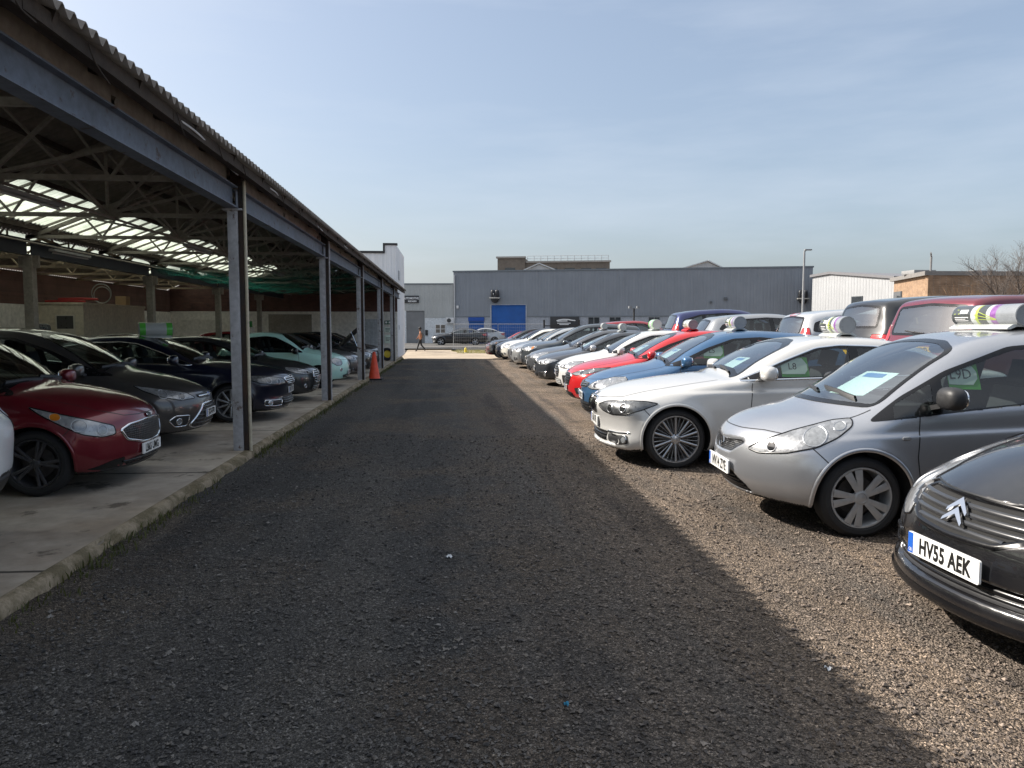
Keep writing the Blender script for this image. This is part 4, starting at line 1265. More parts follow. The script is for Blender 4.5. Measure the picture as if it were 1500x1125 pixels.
# ------------------------------------------------------------------ the cars one by one
def build(name, sp, pm, lod, label, nose, rz, front=None, wheel=W_FIVE, wmat=ALLOY, badge='oval', plate='', gaps=(1.38, 2.42), mirror=(1.42, .975), mirror_mat=None, handles=None,
          rear='low', rplate='', zp=.60, smoke=False, spoiler=False, group=None, z=0.0, inside=None, extra=None, cat='car', fullrear=True):
    c = Car(name, sp, pm, lod, label, cat, group, (nose[0], nose[1], z), rz, SHED_S if group == SHED else CAR_S)
    c.glaze(); c.arches(); c.wheel_set(wheel, wmat)
    c.mirrors(mirror[0], mirror[1], mirror_mat or pm)
    zb = (sp['belt'][0])/c.az
    c.handles(handles or [(gaps[1]-.16, zb-.06), (sp['wheels'][1]/c.ax-.26, zb-.035)], pm)
    if callable(front): front(c)
    elif front: front_generic(c, front, plate, badge, smoke)
    if lod < 2: doors(c, gaps)
    if lod < 3: c.wipers()
    if fullrear: rear_end(c, rear, rplate, zp, spoiler=spoiler)
    if (lod < 3) if inside is None else inside: c.interior()
    if extra: extra(c)
    c.finish()
    return c

def tail_to_nose(tx, ty, rz, L, CAR_S=CAR_S):
    """nose point of a car whose tail is at (tx, ty); local +x runs nose to tail"""
    return tx-CAR_S*L*cos(rz), ty-CAR_S*L*sin(rz)
# ------------------------------------------------------------------ the ground
def ground_z(x, y):
    x = np.asarray(x, float); y = np.asarray(y, float)
    dip = -.30*sstep(37, 47, y)*(1-sstep(51, 60, y))
    bank = .38*sstep(6.75, 7.35, x)*(1-sstep(38, 46, y))
    und = .012*np.sin(x*1.3+.4*np.sin(y*.7))*np.sin(y*.9+x*.3)+.006*np.sin(3.1*x+2.2*y)
    fade = (1-sstep(45, 60, y))*sstep(-2.9, -2.2, x)*(1-sstep(14, 20, x))
    return dip+bank+und*fade-.02*(1-sstep(-3.2, -2.4, x))*(1-sstep(40, 44, y))

def gravel_material():
    t = NT('gravel'); v = t.coords('Object')
    big = t.noise(v, .55, 5, .6); mid = t.noise(v, 2.2, 6, .65)
    d1 = t.voro(v, 84, 'Distance'); c1 = t.voro(v, 84, 'Color')
    d2 = t.voro(v, 190, 'Distance'); c2 = t.voro(v, 190, 'Color')
    tk = t.n('ShaderNodeMapping'); tk.inputs['Scale'].default_value = (1.3, .10, 1); t.l(v, tk.inputs[0]); track = t.noise(tk.outputs[0], 1.0, 4, .6)
    def one(c):
        sp = t.n('ShaderNodeSeparateColor'); t.l(c, sp.inputs[0]); return sp.outputs[0]
    k1 = t.ramp(one(c1), [(0, .5), (.5, .85), (.82, 1.2), (.95, 1.55), (1, 2.3)])
    k2 = t.ramp(one(c2), [(0, .55), (.6, 1.0), (1, 1.9)])
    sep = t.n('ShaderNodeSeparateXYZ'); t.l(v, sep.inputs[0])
    # shade is painted into the lane's planings, sunlight into the paler brown parking strip
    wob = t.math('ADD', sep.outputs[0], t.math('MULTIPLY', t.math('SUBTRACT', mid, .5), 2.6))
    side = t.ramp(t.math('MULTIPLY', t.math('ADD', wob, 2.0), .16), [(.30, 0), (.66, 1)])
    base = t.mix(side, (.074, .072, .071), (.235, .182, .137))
    base = t.mix(t.math('MULTIPLY', t.ramp(big, [(.47, 0), (.60, 1)]), .75), base, (.135, .108, .084))
    base = t.mix(t.math('MULTIPLY', t.ramp(mid, [(.54, 0), (.70, 1)]), .6), base, (.045, .043, .045))
    base = t.mix(t.math('MULTIPLY', t.ramp(track, [(.48, 0), (.62, 1)]), .7), base, (.112, .105, .098))
    base = t.mix(t.math('MULTIPLY', t.ramp(track, [(.33, 1), (.45, 0)]), .6), base, (.040, .038, .040))
    c = t.mix(1, t.mix(1, base, k1, 'MULTIPLY'), k2, 'MULTIPLY')
    h = t.math('ADD', t.math('MULTIPLY', d1, -1.0), t.math('MULTIPLY', d2, -.35))
    h = t.math('ADD', t.math('ADD', h, t.math('MULTIPLY', mid, 1.2)), t.math('MULTIPLY', t.noise(v, 17, 3, .6), 1.6))
    t.pbr(c, .9, 0, t.bump(h, 1.0, .026), spec=.2)
    return t.m

def grid_ground():
    def axis(segs):
        out = []
        for a, b, s_ in segs: out += list(np.arange(a, b-1e-6, s_))
        return np.array(out+[segs[-1][1]])
    X = axis([(-1400, -100, 260), (-100, -16, 14), (-16, -4, 1.5), (-4, 12, .16), (12, 40, 4), (40, 100, 15), (100, 1400, 260)])
    Y = axis([(-300, -20, 70), (-20, -3, 2), (-3, 20, .16), (20, 64, .5), (64, 110, 6), (110, 1800, 240)])
    xx, yy = np.meshgrid(X, Y, indexing='ij'); zz = ground_z(xx, yy)
    V = np.stack([xx, yy, zz], -1).reshape(-1, 3); ny = len(Y)
    I, J = np.meshgrid(np.arange(len(X)-1), np.arange(ny-1), indexing='ij')
    a = (I*ny+J).ravel(); Q = np.stack([a, a+ny, a+ny+1, a+1], 1)
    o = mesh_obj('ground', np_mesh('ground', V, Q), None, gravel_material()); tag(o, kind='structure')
    return o
grid_ground()

def stones():
    """loose planings lying on the lane, denser towards the camera"""
    n = 62000
    y = 1.9+9.5*rng.random(n)**2.0; x = -2.3+ (rng.random(n))*(2.2+.62*y+1.2)
    s_ = (.0046+.0115*rng.random(n)**3.5)*(1+.04*y)
    base = np.array([(1, 0, .1), (-.5, .85, -.1), (-.6, -.8, .05), (.15, .1, .85), (-.1, .05, -.6), (.55, .65, .45), (-.7, .05, .4)])
    T = np.array([(0, 5, 3), (5, 1, 3), (1, 6, 3), (6, 2, 3), (2, 0, 3), (0, 4, 1), (1, 4, 2), (2, 4, 0), (0, 1, 5), (1, 2, 6)])
    a = rng.random(n)*6.28; sq = .5+.7*rng.random((n, 3)); sq[:, 2] *= .75
    P = base[None]*sq[:, None]*s_[:, None, None]+rng.normal(0, .14, (n, 7, 3))*s_[:, None, None]
    c, s2 = np.cos(a)[:, None], np.sin(a)[:, None]
    Px = P[..., 0]*c-P[..., 1]*s2; Py = P[..., 0]*s2+P[..., 1]*c
    V = np.stack([Px+x[:, None], Py+y[:, None], P[..., 2]+(ground_z(x, y)+s_*.3)[:, None]], -1).reshape(-1, 3)
    Q = (T[None]+7*np.arange(n)[:, None, None]).reshape(-1, 3)
    t = NT('loose_stone'); v = t.coords('Object'); cc = t.voro(v, 26, 'Color'); sp = t.n('ShaderNodeSeparateColor'); t.l(cc, sp.inputs[0])
    col = t.ramp(sp.outputs[0], [(0, (.040, .039, .040)), (.6, (.085, .080, .077)), (.9, (.125, .115, .105)), (1, (.19, .18, .17))])
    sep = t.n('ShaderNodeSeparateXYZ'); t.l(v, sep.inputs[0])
    side = t.ramp(t.math('MULTIPLY', t.math('ADD', sep.outputs[0], 2.0), .16), [(.30, 0), (.66, 1)])  # chippings take the same painted step from shade to sun
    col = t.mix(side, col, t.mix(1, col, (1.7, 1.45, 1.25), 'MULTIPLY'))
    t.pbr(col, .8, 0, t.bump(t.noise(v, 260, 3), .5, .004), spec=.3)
    o = mesh_obj('loose_stones', np_mesh('loose_stones', V, Q, False), None, t.m)
    tag(o, 'loose dark stone chippings scattered over the lane', 'gravel', kind='stuff')
stones()

def patchy(name, col, dirt, rough=.85, scale=.5, bump=.25, bs=60, lo=.45, hi=.65, k=.7, spots=None, sscale=7.0, joint=0.0):
    t = NT(name); v = t.coords('Object')
    n1 = t.noise(v, scale, 6, .65); n2 = t.noise(v, scale*9, 5, .6); n3 = t.noise(v, bs, 3)
    c = t.mix(t.math('MULTIPLY', t.ramp(n1, [(lo, 0), (hi, 1)]), k), col, dirt)
    c = t.mix(1, c, t.ramp(n2, [(.25, .78), (.75, 1.22)]), 'MULTIPLY')
    if spots:      # chips, rust bleeding through or oil drips
        sp_ = t.math('MULTIPLY', t.ramp(t.noise(v, sscale, 5, .7), [(.60, 0), (.66, 1)]), .85); c = t.mix(sp_, c, spots)
    if joint:      # cast bays of the slab
        se = t.n('ShaderNodeSeparateXYZ'); t.l(v, se.inputs[0]); w_ = t.math('ADD', se.outputs[1], t.math('MULTIPLY', n2, .03))
        fr = t.math('ABSOLUTE', t.math('SUBTRACT', t.math('FRACT', t.math('MULTIPLY', w_, 1/joint)), .5))
        c = t.mix(t.ramp(fr, [(.0, 1), (.004, .9), (.008, 0)]), c, (.03, .027, .022))
    t.pbr(c, rough, 0, t.bump(t.math('ADD', n3, t.math('MULTIPLY', n2, 1.5)), bump, .006), spec=.3)
    return t.m

CONCRETE = patchy('shed_concrete', (.34, .30, .25), (.19, .145, .105), .75, .6, .2, spots=(.085, .07, .055), sscale=1.9, joint=3.3)
KERB = patchy('mossy_kerb', (.25, .205, .145), (.075, .062, .030), .92, 5.5, .5, 120, .42, .56)
m = MB(); m.box(-14.3, -2.60, -6, 40.0, -.12, .08); m.build('concrete_slab', CONCRETE); tag(bpy.data.objects['concrete_slab'], kind='structure')

def kerb():
    ys = np.arange(-4, 40.2, .055); prof = [(-2.63, .02), (-2.63, .0785), (-2.59, .0815), (-2.545, .079), (-2.522, .070), (-2.508, .03), (-2.49, -.06)]
    V = []; k = len(prof)
    chips = [(random.uniform(-4, 40), random.uniform(.05, .35), random.uniform(.01, .045)) for _ in range(130)]
    for y in ys:
        w = .018*math.sin(y*.9)+.008*math.sin(y*4.1+1)+random.uniform(-.005, .005); ch = min(.05, sum(a*max(0, 1-abs(y-p)/q)**.5 for p, q, a in chips if abs(y-p) < q)); w -= ch*.7
        for i, (x, z) in enumerate(prof): V.append((x+(w if i > 2 else 0)+random.uniform(-.002, .002), y, z-ch*(.9 if i in (3, 4) else 0)))
    Q = [(i*k+j, i*k+j+1, (i+1)*k+j+1, (i+1)*k+j) for i in range(len(ys)-1) for j in range(k-1)]
    o = mesh_obj('kerb', np_mesh('kerb', V, np.array(Q)[:, ::-1]), None, KERB); tag(o, kind='structure')
kerb()

def blades(name, spots, h, w, col, label, per=1, lean=.5):
    """short grass or moss tufts: crossed leaf blades"""
    V, Q = [], []
    for (x, y, z) in spots:
        for _ in range(per):
            a = random.uniform(0, 6.28); hh = h*random.uniform(.35, 1.2); ww = w*random.uniform(.6, 1.3)
            bx, by = x+random.gauss(0, .03), y+random.gauss(0, .05)
            lx, ly = lean*hh*random.uniform(-1, 1), lean*hh*random.uniform(-1, 1)
            c, s_ = cos(a)*ww, sin(a)*ww; b = len(V)
            V += [(bx-c, by-s_, z), (bx+c, by+s_, z), (bx+lx*.4+c*.7, by+ly*.4+s_*.7, z+hh*.6), (bx+lx*.4-c*.7, by+ly*.4-s_*.7, z+hh*.6), (bx+lx+c*.1, by+ly+s_*.1, z+hh), (bx+lx-c*.1, by+ly-s_*.1, z+hh)]
            Q += [(b, b+1, b+2, b+3), (b+3, b+2, b+4, b+5)]
    t = NT(name+'_leaf'); v = t.coords('Object'); c = t.ramp(t.noise(v, 3, 4), [(.3, col), (.7, (col[0]*1.7, col[1]*1.45, col[2]*1.1))])
    p = t.pbr(c, .7, surf=False); tr = t.n('ShaderNodeBsdfTranslucent'); t.l(c, tr.inputs[0]); mx = t.n('ShaderNodeMixShader'); mx.inputs[0].default_value = .3
    t.l(p, mx.inputs[1]); t.l(tr.outputs[0], mx.inputs[2]); t.l(mx.outputs[0], t.out.inputs[0])
    o = mesh_obj(name, np_mesh(name, V, Q, False), None, t.m); tag(o, label, 'grass', kind='stuff')
sp = []
for y in np.arange(1.5, 39, .028):
    d = .5+.5*math.sin(y*.9)*math.sin(y*.37+2)+(.5 if 9.6 < y < 12.5 else 0)-(.15 if y < 6 else 0)
    if random.random() < d: sp.append((random.gauss(-2.455, .05), y, -.01))
blades('kerb_weeds', sp, .065, .006, (.060, .072, .024), 'low weeds and moss growing along the shed kerb', 5)

# the far end of the yard: worn concrete, kerb, verge and road
def sheet(name, poly, z, mat, kind='structure'):
    me = bpy.data.meshes.new(name); me.from_pydata([(x, y, z) for x, y in poly], [], [tuple(range(len(poly)))]); o = mesh_obj(name, me, None, mat); tag(o, kind=kind); return o
ROAD = patchy('worn_road', (.085, .083, .08), (.13, .12, .11), .85, .25, .3, 120)
APRON = patchy('dusty_apron', (.34, .28, .21), (.22, .18, .14), .9, .4, .3, 80)
sheet('road', [(-60, 58.5), (90, 54), (90, 76), (-60, 76)], .030, ROAD)
def apron():
    xs = np.arange(-3.2, 3.4, .4); ys = np.arange(45.0, 58.6, .5)
    V = [(x+.25*math.sin(y*1.3)*(x > 1), y, float(ground_z(x, y))+.012) for x in xs for y in ys]; n = len(ys)
    Q = [(i*n+j, (i+1)*n+j, (i+1)*n+j+1, i*n+j+1) for i in range(len(xs)-1) for j in range(n-1)]
    tag(mesh_obj('apron', np_mesh('apron', V, Q), None, APRON), kind='structure')
apron()
m = MB(); m.box(-2.4, 16, 58.2, 58.45, -.1, .10); o = m.build('road_kerb', patchy('kerb_stone', (.30, .28, .26), (.18, .17, .15), .85, 1.5), bevel=.02); tag(o, kind='structure')
sp = [(random.uniform(-.2, 3.4), random.uniform(53.5, 57.8), 0) for _ in range(3600)]
sp = [(x, y, float(ground_z(x, y))) for x, y, _ in sp if x > .3+.25*math.sin(y*2)]
blades('grass_verge', sp, .06, .010, (.17, .18, .045), 'ragged sunlit grass at the far end of the yard', 2)

# ------------------------------------------------------------------ the open shed
BEAM_P = patchy('blue_grey_paint', (.14, .165, .21), (.09, .105, .13), .55, 1.4, .15, 90, spots=(.07, .04, .028), sscale=6)
POST_P = patchy('lilac_grey_paint', (.43, .43, .45), (.29, .285, .28), .6, 1.6, .2, 90, spots=(.10, .055, .035), sscale=5)
RUST = patchy('rusty_steel', (.045, .038, .034), (.075, .04, .026), .85, 3, .4, 60)
TIMBER = patchy('old_timber', (.062, .048, .038), (.032, .026, .022), .9, 2, .4, 60)
STEEL_D = patchy('truss_steel', (.29, .265, .23), (.19, .17, .15), .7, 2, .2, 90)
TAN = patchy('tan_timber', (.33, .26, .18), (.2, .15, .1), .8, 2, .2, 60)
ASB = patchy('roof_sheet', (.24, .215, .19), (.15, .13, .115), .9, .8, .4, 40)
SOFFIT = patchy('soffit_board', (.37, .325, .28), (.24, .20, .165), .85, 1.1, .2, 60)
CREAM_P = patchy('cream_pipe', (.52, .47, .36), (.40, .35, .26), .5, 2, .1)
Y0, Y1 = -4.0, 40.0
EX, EZ, RX, RZ, VX, VZ = -2.30, 3.545, -5.55, 4.74, -8.60, 3.56
shed_o = empty('open_shed', (-2.68, 9.75, 0), 0, 'long open sided car shed with a corrugated roof on blue grey steel posts', 'shed')
def in_shed(o):
    o.parent = shed_o; o.matrix_parent_inverse = shed_o.matrix_world.inverted() if False else Matrix.Translation(-Vector(shed_o.location)); return o
def sheet_roof(name, xa, za, xb, zb, mat, y0=Y0, y1=Y1, nx=2, pitch=.146, amp=.034):
    n = int((y1-y0)/pitch*8); ys = np.linspace(y0, y1, n+1); V = []
    for lay, dz in ((0, 0.0), (1, -.010)):
        for i in range(nx):
            t = i/(nx-1)
            for y in ys: V.append((xa+(xb-xa)*t, y, za+(zb-za)*t+amp*math.sin(2*pi*y/pitch)+dz))
    n1 = n+1; Q = []
    for i in range(nx-1):
        for j in range(n):
            a = i*n1+j; Q.append((a, a+n1, a+n1+1, a+1)); b = a+nx*n1; Q.append((b, b+1, b+n1+1, b+n1))
    for i in (0, nx-1):
        for j in range(n):
            a = i*n1+j; b = a+nx*n1; Q.append((a, a+1, b+1, b) if i == 0 else (a, b, b+1, a+1))
    return in_shed(mesh_obj(name, np_mesh(name, V, Q), None, mat))
def skymat():
    t = NT('translucent_rooflight'); v = t.coords('Object')
    n = t.noise(v, 1.6, 5, .6); c = t.ramp(n, [(.3, (.50, .54, .48)), (.7, (.74, .77, .72))])
    tr = t.n('ShaderNodeBsdfTranslucent'); t.l(c, tr.inputs[0]); d = t.n('ShaderNodeBsdfTransparent'); d.inputs[0].default_value = (.9, .95, .95, 1)
    mx = t.n('ShaderNodeMixShader'); mx.inputs[0].default_value = .16; t.l(tr.outputs[0], mx.inputs[1]); t.l(d.outputs[0], mx.inputs[2]); t.l(mx.outputs[0], t.out.inputs[0])
    return t.m
SKYL = skymat()
sl = (RZ-EZ)/(EX-RX)   # slope of the near pitch
sheet_roof('roof_sheet', EX, EZ, RX, RZ, ASB)
def far(x): return RZ+(x-RX)*(VZ-RZ)/(VX-RX)
sheet_roof('roof_sheet', RX, RZ+.01, -7.02, far(-7.02), ASB)
sheet_roof('rooflight', -7.0, far(-7.0), -8.22, far(-8.22), SKYL, Y0, 33.0)
sheet_roof('roof_sheet', -7.0, far(-7.0)-.002, -8.22, far(-8.22)-.002, ASB, 33.05, Y1)
sheet_roof('roof_sheet', -8.20, far(-8.20)+.012, VX, VZ+.012, ASB)
sheet_roof('roof_sheet', VX-.02, VZ, -11.5, RZ, ASB); sheet_roof('roof_sheet', -11.52, RZ+.004, -12.4, far(-11.52+RX-RX+5.95-.0) if False else 4.40, ASB)
sheet_roof('rooflight', -12.42, 4.385, -13.5, 3.95, SKYL); sheet_roof('roof_sheet', -13.48, 3.965, -14.5, 3.56, ASB)
gb = MB()
for i, y in enumerate(np.arange(Y0+.3, 33, .62)):
    gb.bar((-6.98, y, far(-6.98)-.05), (-8.24, y, far(-8.24)-.05), .024, .045)
in_shed(gb.build('rooflight_bars', STEEL_D))
# eaves: purlin, fascia, soffit boards
fm = MB()
fm.box(-2.50, -2.43, Y0, Y1, 3.44, 3.53)
for y in np.arange(Y0, Y1, 1.27): fm.bar((-2.36, y, 3.49), (-2.80, y, 3.655), .05, .09)
in_shed(fm.build('eaves_purlin', TIMBER))
fb = MB()
y = Y0
while y < Y1:
    L_ = random.uniform(2.2, 4.0); dz = random.uniform(-.02, .02)
    fb.box(-2.40, -2.372, y, min(y+L_, Y1)-.01, 3.405+dz, 3.515+dz*.3); y += L_
in_shed(fb.build('fascia_board', TIMBER))
sb = MB(); sb.box(-2.765, -2.745, Y0, Y1, 3.37, 3.70); in_shed(sb.build('soffit_board', SOFFIT))
# front beam, valley beam
def ibeam(m, x, y0, y1, z0, z1, fw=.15, ft=.016, wt=.012):
    m.box(x-fw/2, x+fw/2, y0, y1, z0, z0+ft); m.box(x-fw/2, x+fw/2, y0, y1, z1-ft, z1); m.box(x-wt/2, x+wt/2, y0, y1, z0+ft, z1-ft)
POSTS = [3.40, 9.75, 16.30, 22.55, 28.85, 34.90]
ys = [Y0]+POSTS+[Y1]
for a, b in zip(ys[:-1], ys[1:]):
    m = MB(); ibeam(m, -2.68, a+.075, b-.075, 3.105, 3.368); in_shed(m.build('beam', BEAM_P))
    m = MB(); ibeam(m, -8.60, a+.075, b-.075, 3.10, 3.42, .16); in_shed(m.build('valley_beam', simple('dark_blue_beam', (.020, .024, .036), .6, var=.3)))
for i, y in enumerate(POSTS):
    m = MB()
    m.box(-2.742, -2.618, y-.085, y-.070, .05, 3.078); m.box(-2.742, -2.618, y+.070, y+.085, .05, 3.078); m.box(-2.687, -2.673, y-.070, y+.070, .05, 3.078)
    m.box(-2.80, -2.56, y-.10, y+.10, 3.08, 3.102)
    p = in_shed(m.build('post', POST_P, bevel=.003))
    m = MB(); m.box(-2.613, -2.558, y-.06, y+.05, .02, 3.42); o = in_shed(m.build('post_packing', RUST))
    m = MB(); m.tube([(-2.537, y-.05, .06), (-2.537, y-.05, 3.44)], .020 if i < 2 else .015, 10); in_shed(m.build('drainpipe', CREAM_P if i < 2 else POST_P))
    m = MB(); m.box(-2.70, -2.56, y-.07, y+.07, 3.372, 3.60); in_shed(m.build('post_head', RUST))
    m = MB(); m.box(-8.69, -8.51, y-.09, y+.09, .06, 3.10); m.box(-8.80, -8.40, y-.03, y+.03, 2.85, 3.10); in_shed(m.build('inner_post', STEEL_D, bevel=.004))
def truss(y, xa, xr, xv, mat, za=3.46, hub=True):
    """one roof truss: chords, fan of struts and gusset plates"""
    m = MB(); top = lambda x: RZ-.14-(abs(x-xr))*(RZ-VZ)/abs(xr-xv)
    w = .055
    m.bar((xa, y, za), (xv, y, za), w, .065); m.bar((xa, y, top(xa)), (xr, y, top(xr)), w, .075); m.bar((xr, y, top(xr)), (xv, y, top(xv)), w, .075)
    pts = [xr+(xa-xr)*k for k in (.30, .62, .88)]+[xr+(xv-xr)*k for k in (.30, .62, .88)]
    h = (xr, y, za+.02)
    m.bar(h, (xr, y, top(xr)), .04, .04)
    for x in pts[0:2]+pts[3:5]: m.bar(h, (x, y, top(x)), .042, .042)
    for x, q in ((pts[1], (xa+xr)/2), (pts[4], (xv+xr)/2)):
        m.bar((q, y, za), (x, y, top(x)), .035, .035); m.bar((q, y, za), (xr+(x-xr)*.5, y, top(xr+(x-xr)*.5)), .032, .032)
    if hub: m.lathe([(.15, -.008), (.15, .008)], 20, 'y', Matrix.Translation((xr, y, za+.03))); m.prism([(xr-.16, za-.08), (xr+.16, za-.08), (xr+.20, za+.03), (xr+.10, za+.16), (xr-.10, za+.16), (xr-.20, za+.03)], -.01, .01, Matrix.Translation((0, y, 0))@Matrix.Rotation(R(90), 4, 'X'))
    m.prism([(xr-.2, top(xr)-.02), (xr, top(xr)-.2), (xr+.2, top(xr)-.02)], -.009, .009, Matrix.Translation((0, y+.03, 0))@Matrix.Rotation(R(90), 4, 'X'))
    in_shed(m.build('roof_truss', mat, fix=True))
for k in range(-1, 10):
    y = 9.75+3.175*k-.02
    if y < 39.5: truss(y, -2.72, RX, -8.52, STEEL_D)
for k in range(0, 9): truss(11.3+3.175*k, -8.68, -11.5, -14.4, TAN, hub=False)
pm = MB()
for f in (.25, .5, .75):
    x = EX+(RX-EX)*f; pm.box(x-.03, x+.03, Y0, Y1, EZ+(RZ-EZ)*f-.125, EZ+(RZ-EZ)*f-.04)
for x in (-6.1, -6.96, -8.26): pm.box(x-.03, x+.03, Y0, Y1, far(x)-.125, far(x)-.04)
in_shed(pm.build('purlins', TIMBER))
m = MB(); m.tube([(RX+.1, Y0, 3.40), (RX+.1, Y1, 3.40)], .022, 8); m.tube([(-8.2, Y0, 3.30), (-8.2, Y1, 3.30)], .02, 8); in_shed(m.build('conduit', STEEL_D))
m = MB(); m.box(-2.70, -2.5, 39.0, 39.9, .05, 3.2) if False else None
# braces running along the shed between the trusses
m = MB()
for k in range(-1, 9):
    y = 9.75+3.175*k
    m.bar((RX, y, 3.47), (RX, y+3.175, 4.5), .035, .035); m.bar((RX, y, 4.5), (RX, y+3.175, 3.47), .035, .035)
in_shed(m.build('ridge_bracing', STEEL_D))
# drooping cables on the eaves
def cable(pts, r, mat, name='cable'):
    m = MB(); P = cr_curve(pts, 8); m.tube([tuple(p) for p in P], r, 6); return in_shed(m.build(name, mat))
WCAB = simple('white_cable', (.55, .55, .55), .5)
cable([(-2.47, 6.4, 3.50), (-2.36, 7.4, 3.46), (-2.50, 8.6, 3.47), (-2.50, 9.3, 3.44)], .010, WCAB)
cable([(-2.47, 9.9, 3.50), (-2.36, 10.6, 3.47), (-2.52, 11.6, 3.46)], .009, WCAB)
cable([(-2.45, 13.2, 3.52), (-2.37, 14.2, 3.44), (-2.45, 15.4, 3.45)], .009, WCAB)
cable([(-2.45, 16.5, 3.50), (-2.37, 17.6, 3.46), (-2.45, 18.8, 3.46)], .009, WCAB)
for y in (3.6, 4.4, 5.3, 6.9, 8.1, 9.0, 11.0, 12.2, 14.0): cable([(-2.36, y, 3.50), (-2.345, y+.05, 3.40), (-2.36, y+random.uniform(.1, .3), 3.36+random.uniform(-.05, .05))], .006, TIMBER)

def tube_light(x, y, z, label, L_=1.6, rot=0.0):
    o = empty('fluorescent_light', (x, y, z), rot, label, 'strip light', 'unlit strip lights hanging in the shed')
    m = MB(); m.box(-.06, .06, -L_/2, L_/2, 0, .05); m.build('fitting', simple('light_fitting', (.30, .30, .30), .5), o, bevel=.008)
    m = MB(); m.tube([(0, -L_/2+.05, -.025), (0, L_/2-.05, -.025)], .019, 10); m.build('lamp_tube', simple('lamp_tube_glass', (.45, .45, .44), .2), o)
tube_light(RX+.1, 10.4, 3.31, 'unlit strip light nearest the camera under the shed roof')
tube_light(RX+.1, 17.0, 3.31, 'unlit strip light beyond the nearest one on the same conduit')
tube_light(-8.2, 17.2, 3.20, 'unlit strip light beside the inner row of posts')
tube_light(RX+.1, 24.5, 3.31, 'unlit strip light beside the green netting')

def netting():
    n, k = 60, 30; V = []
    for i in range(n+1):
        for j in range(k+1):
            y = 22+12*i/n; x = -3.2-5.3*j/k
            z = 3.36-.16*math.sin(pi*((y-22) % 3.2)/3.2)-.13*math.sin(pi*j/k)+.03*math.sin(7*x+3*y)+.02*math.sin(11*y-4*x)
            V.append((x, y, z))
    Q = [(i*(k+1)+j, (i+1)*(k+1)+j, (i+1)*(k+1)+j+1, i*(k+1)+j+1) for i in range(n) for j in range(k)]
    t = NT('green_netting'); v = t.coords('Object')
    c = t.ramp(t.noise(v, 2.2, 5), [(.3, (.012, .10, .078)), (.7, (.04, .25, .195))])
    d = t.n('ShaderNodeBsdfDiffuse'); t.l(c, d.inputs[0]); tl = t.n('ShaderNodeBsdfTranslucent'); t.l(c, tl.inputs[0])
    a = t.n('ShaderNodeMixShader'); a.inputs[0].default_value = .5; t.l(d.outputs[0], a.inputs[1]); t.l(tl.outputs[0], a.inputs[2])
    tr = t.n('ShaderNodeBsdfTransparent'); mx = t.n('ShaderNodeMixShader'); t.l(t.ramp(t.noise(v, 5, 4), [(.35, .15), (.7, .60)]), mx.inputs[0])
    t.l(tr.outputs[0], mx.inputs[1]); t.l(a.outputs[0], mx.inputs[2]); t.l(mx.outputs[0], t.out.inputs[0])
    tag(mesh_obj('netting', np_mesh('netting', V, Q), None, t.m), 'green debris netting slung under the shed roof trusses', 'netting')
netting()

# ------------------------------------------------------------------ walls at the back and end of the shed
WHITE_WALL = patchy('old_white_wall', (.74, .71, .66), (.56, .53, .48), .8, .7, .15, 60)
def brick(name, a, b, mortar, scale=1.0):
    t = NT(name); v = t.coords('Object')
    br = t.n('ShaderNodeTexBrick'); br.inputs['Scale'].default_value = 4.4*scale
    br.inputs['Color1'].default_value = a+(1,); br.inputs['Color2'].default_value = b+(1,); br.inputs['Mortar'].default_value = mortar+(1,)
    br.inputs['Mortar Size'].default_value = .012; br.inputs['Row Height'].default_value = .33; br.inputs['Brick Width'].default_value = .98
    mp = t.n('ShaderNodeMapping'); mp.inputs['Rotation'].default_value = (R(90), 0, 0); t.l(v, mp.inputs[0]); t.l(mp.outputs[0], br.inputs['Vector'])
    n = t.noise(v, 2.2, 5); c = t.mix(1, br.outputs[0], t.ramp(n, [(.25, .7), (.75, 1.3)]), 'MULTIPLY')
    t.pbr(c, .85, 0, t.bump(br.outputs['Fac'], -.3, .01)); return t.m
DRED = brick('dark_red_brick', (.13, .060, .048), (.09, .045, .038), (.09, .075, .065))
ew = empty('end_wall', (-8.5, 40.0, 0), 0, 'white painted wall with dark red brick above closing the far end of the shed', 'wall')
m = MB(); m.box(-5.9, 5.72, .02, .22, 0, 2.44); m.build('painted_wall', WHITE_WALL, ew)
m = MB(); m.box(-5.9, 5.72, .035, .22, 2.445, 3.55); m.prism([(-5.9, 3.55), (5.72, 3.55), (2.95, 4.68), (-.1, 3.58), (-3, 4.68)], -.20, -.04, Matrix.Rotation(R(90), 4, 'X')); m.build('brick_band', DRED, ew)
m = MB(); m.box(-5.9, 5.7, -.01, .018, 2.38, 2.44); m.box(-5.9, 5.7, -.008, .018, 1.98, 2.0); m.build('ledge', WHITE_WALL, ew)
m = MB(); m.box(3.95, 4.95, -.03, .018, .05, 2.05)
m.build('wall_door', patchy('pale_door', (.50, .53, .56), (.42, .44, .47), .6, 1), ew, bevel=.004)
m = MB()
for x in (4.05, 4.28, 4.51, 4.74): m.box(x, x+.17, -.04, -.031, .3, 1.9)
m.build('door_panel', patchy('pale_door_panel', (.44, .47, .50), (.36, .38, .41), .6, 1), ew)
m = MB(); m.box(-.9, 1.3, -.015, .018, .75, 2.30); m.build('blocked_opening', patchy('grimy_panel', (.30, .27, .23), (.20, .18, .15), .85, 1.2, .2), ew)
SGREEN = simple('safety_sign_green', (.01, .10, .05), .5)
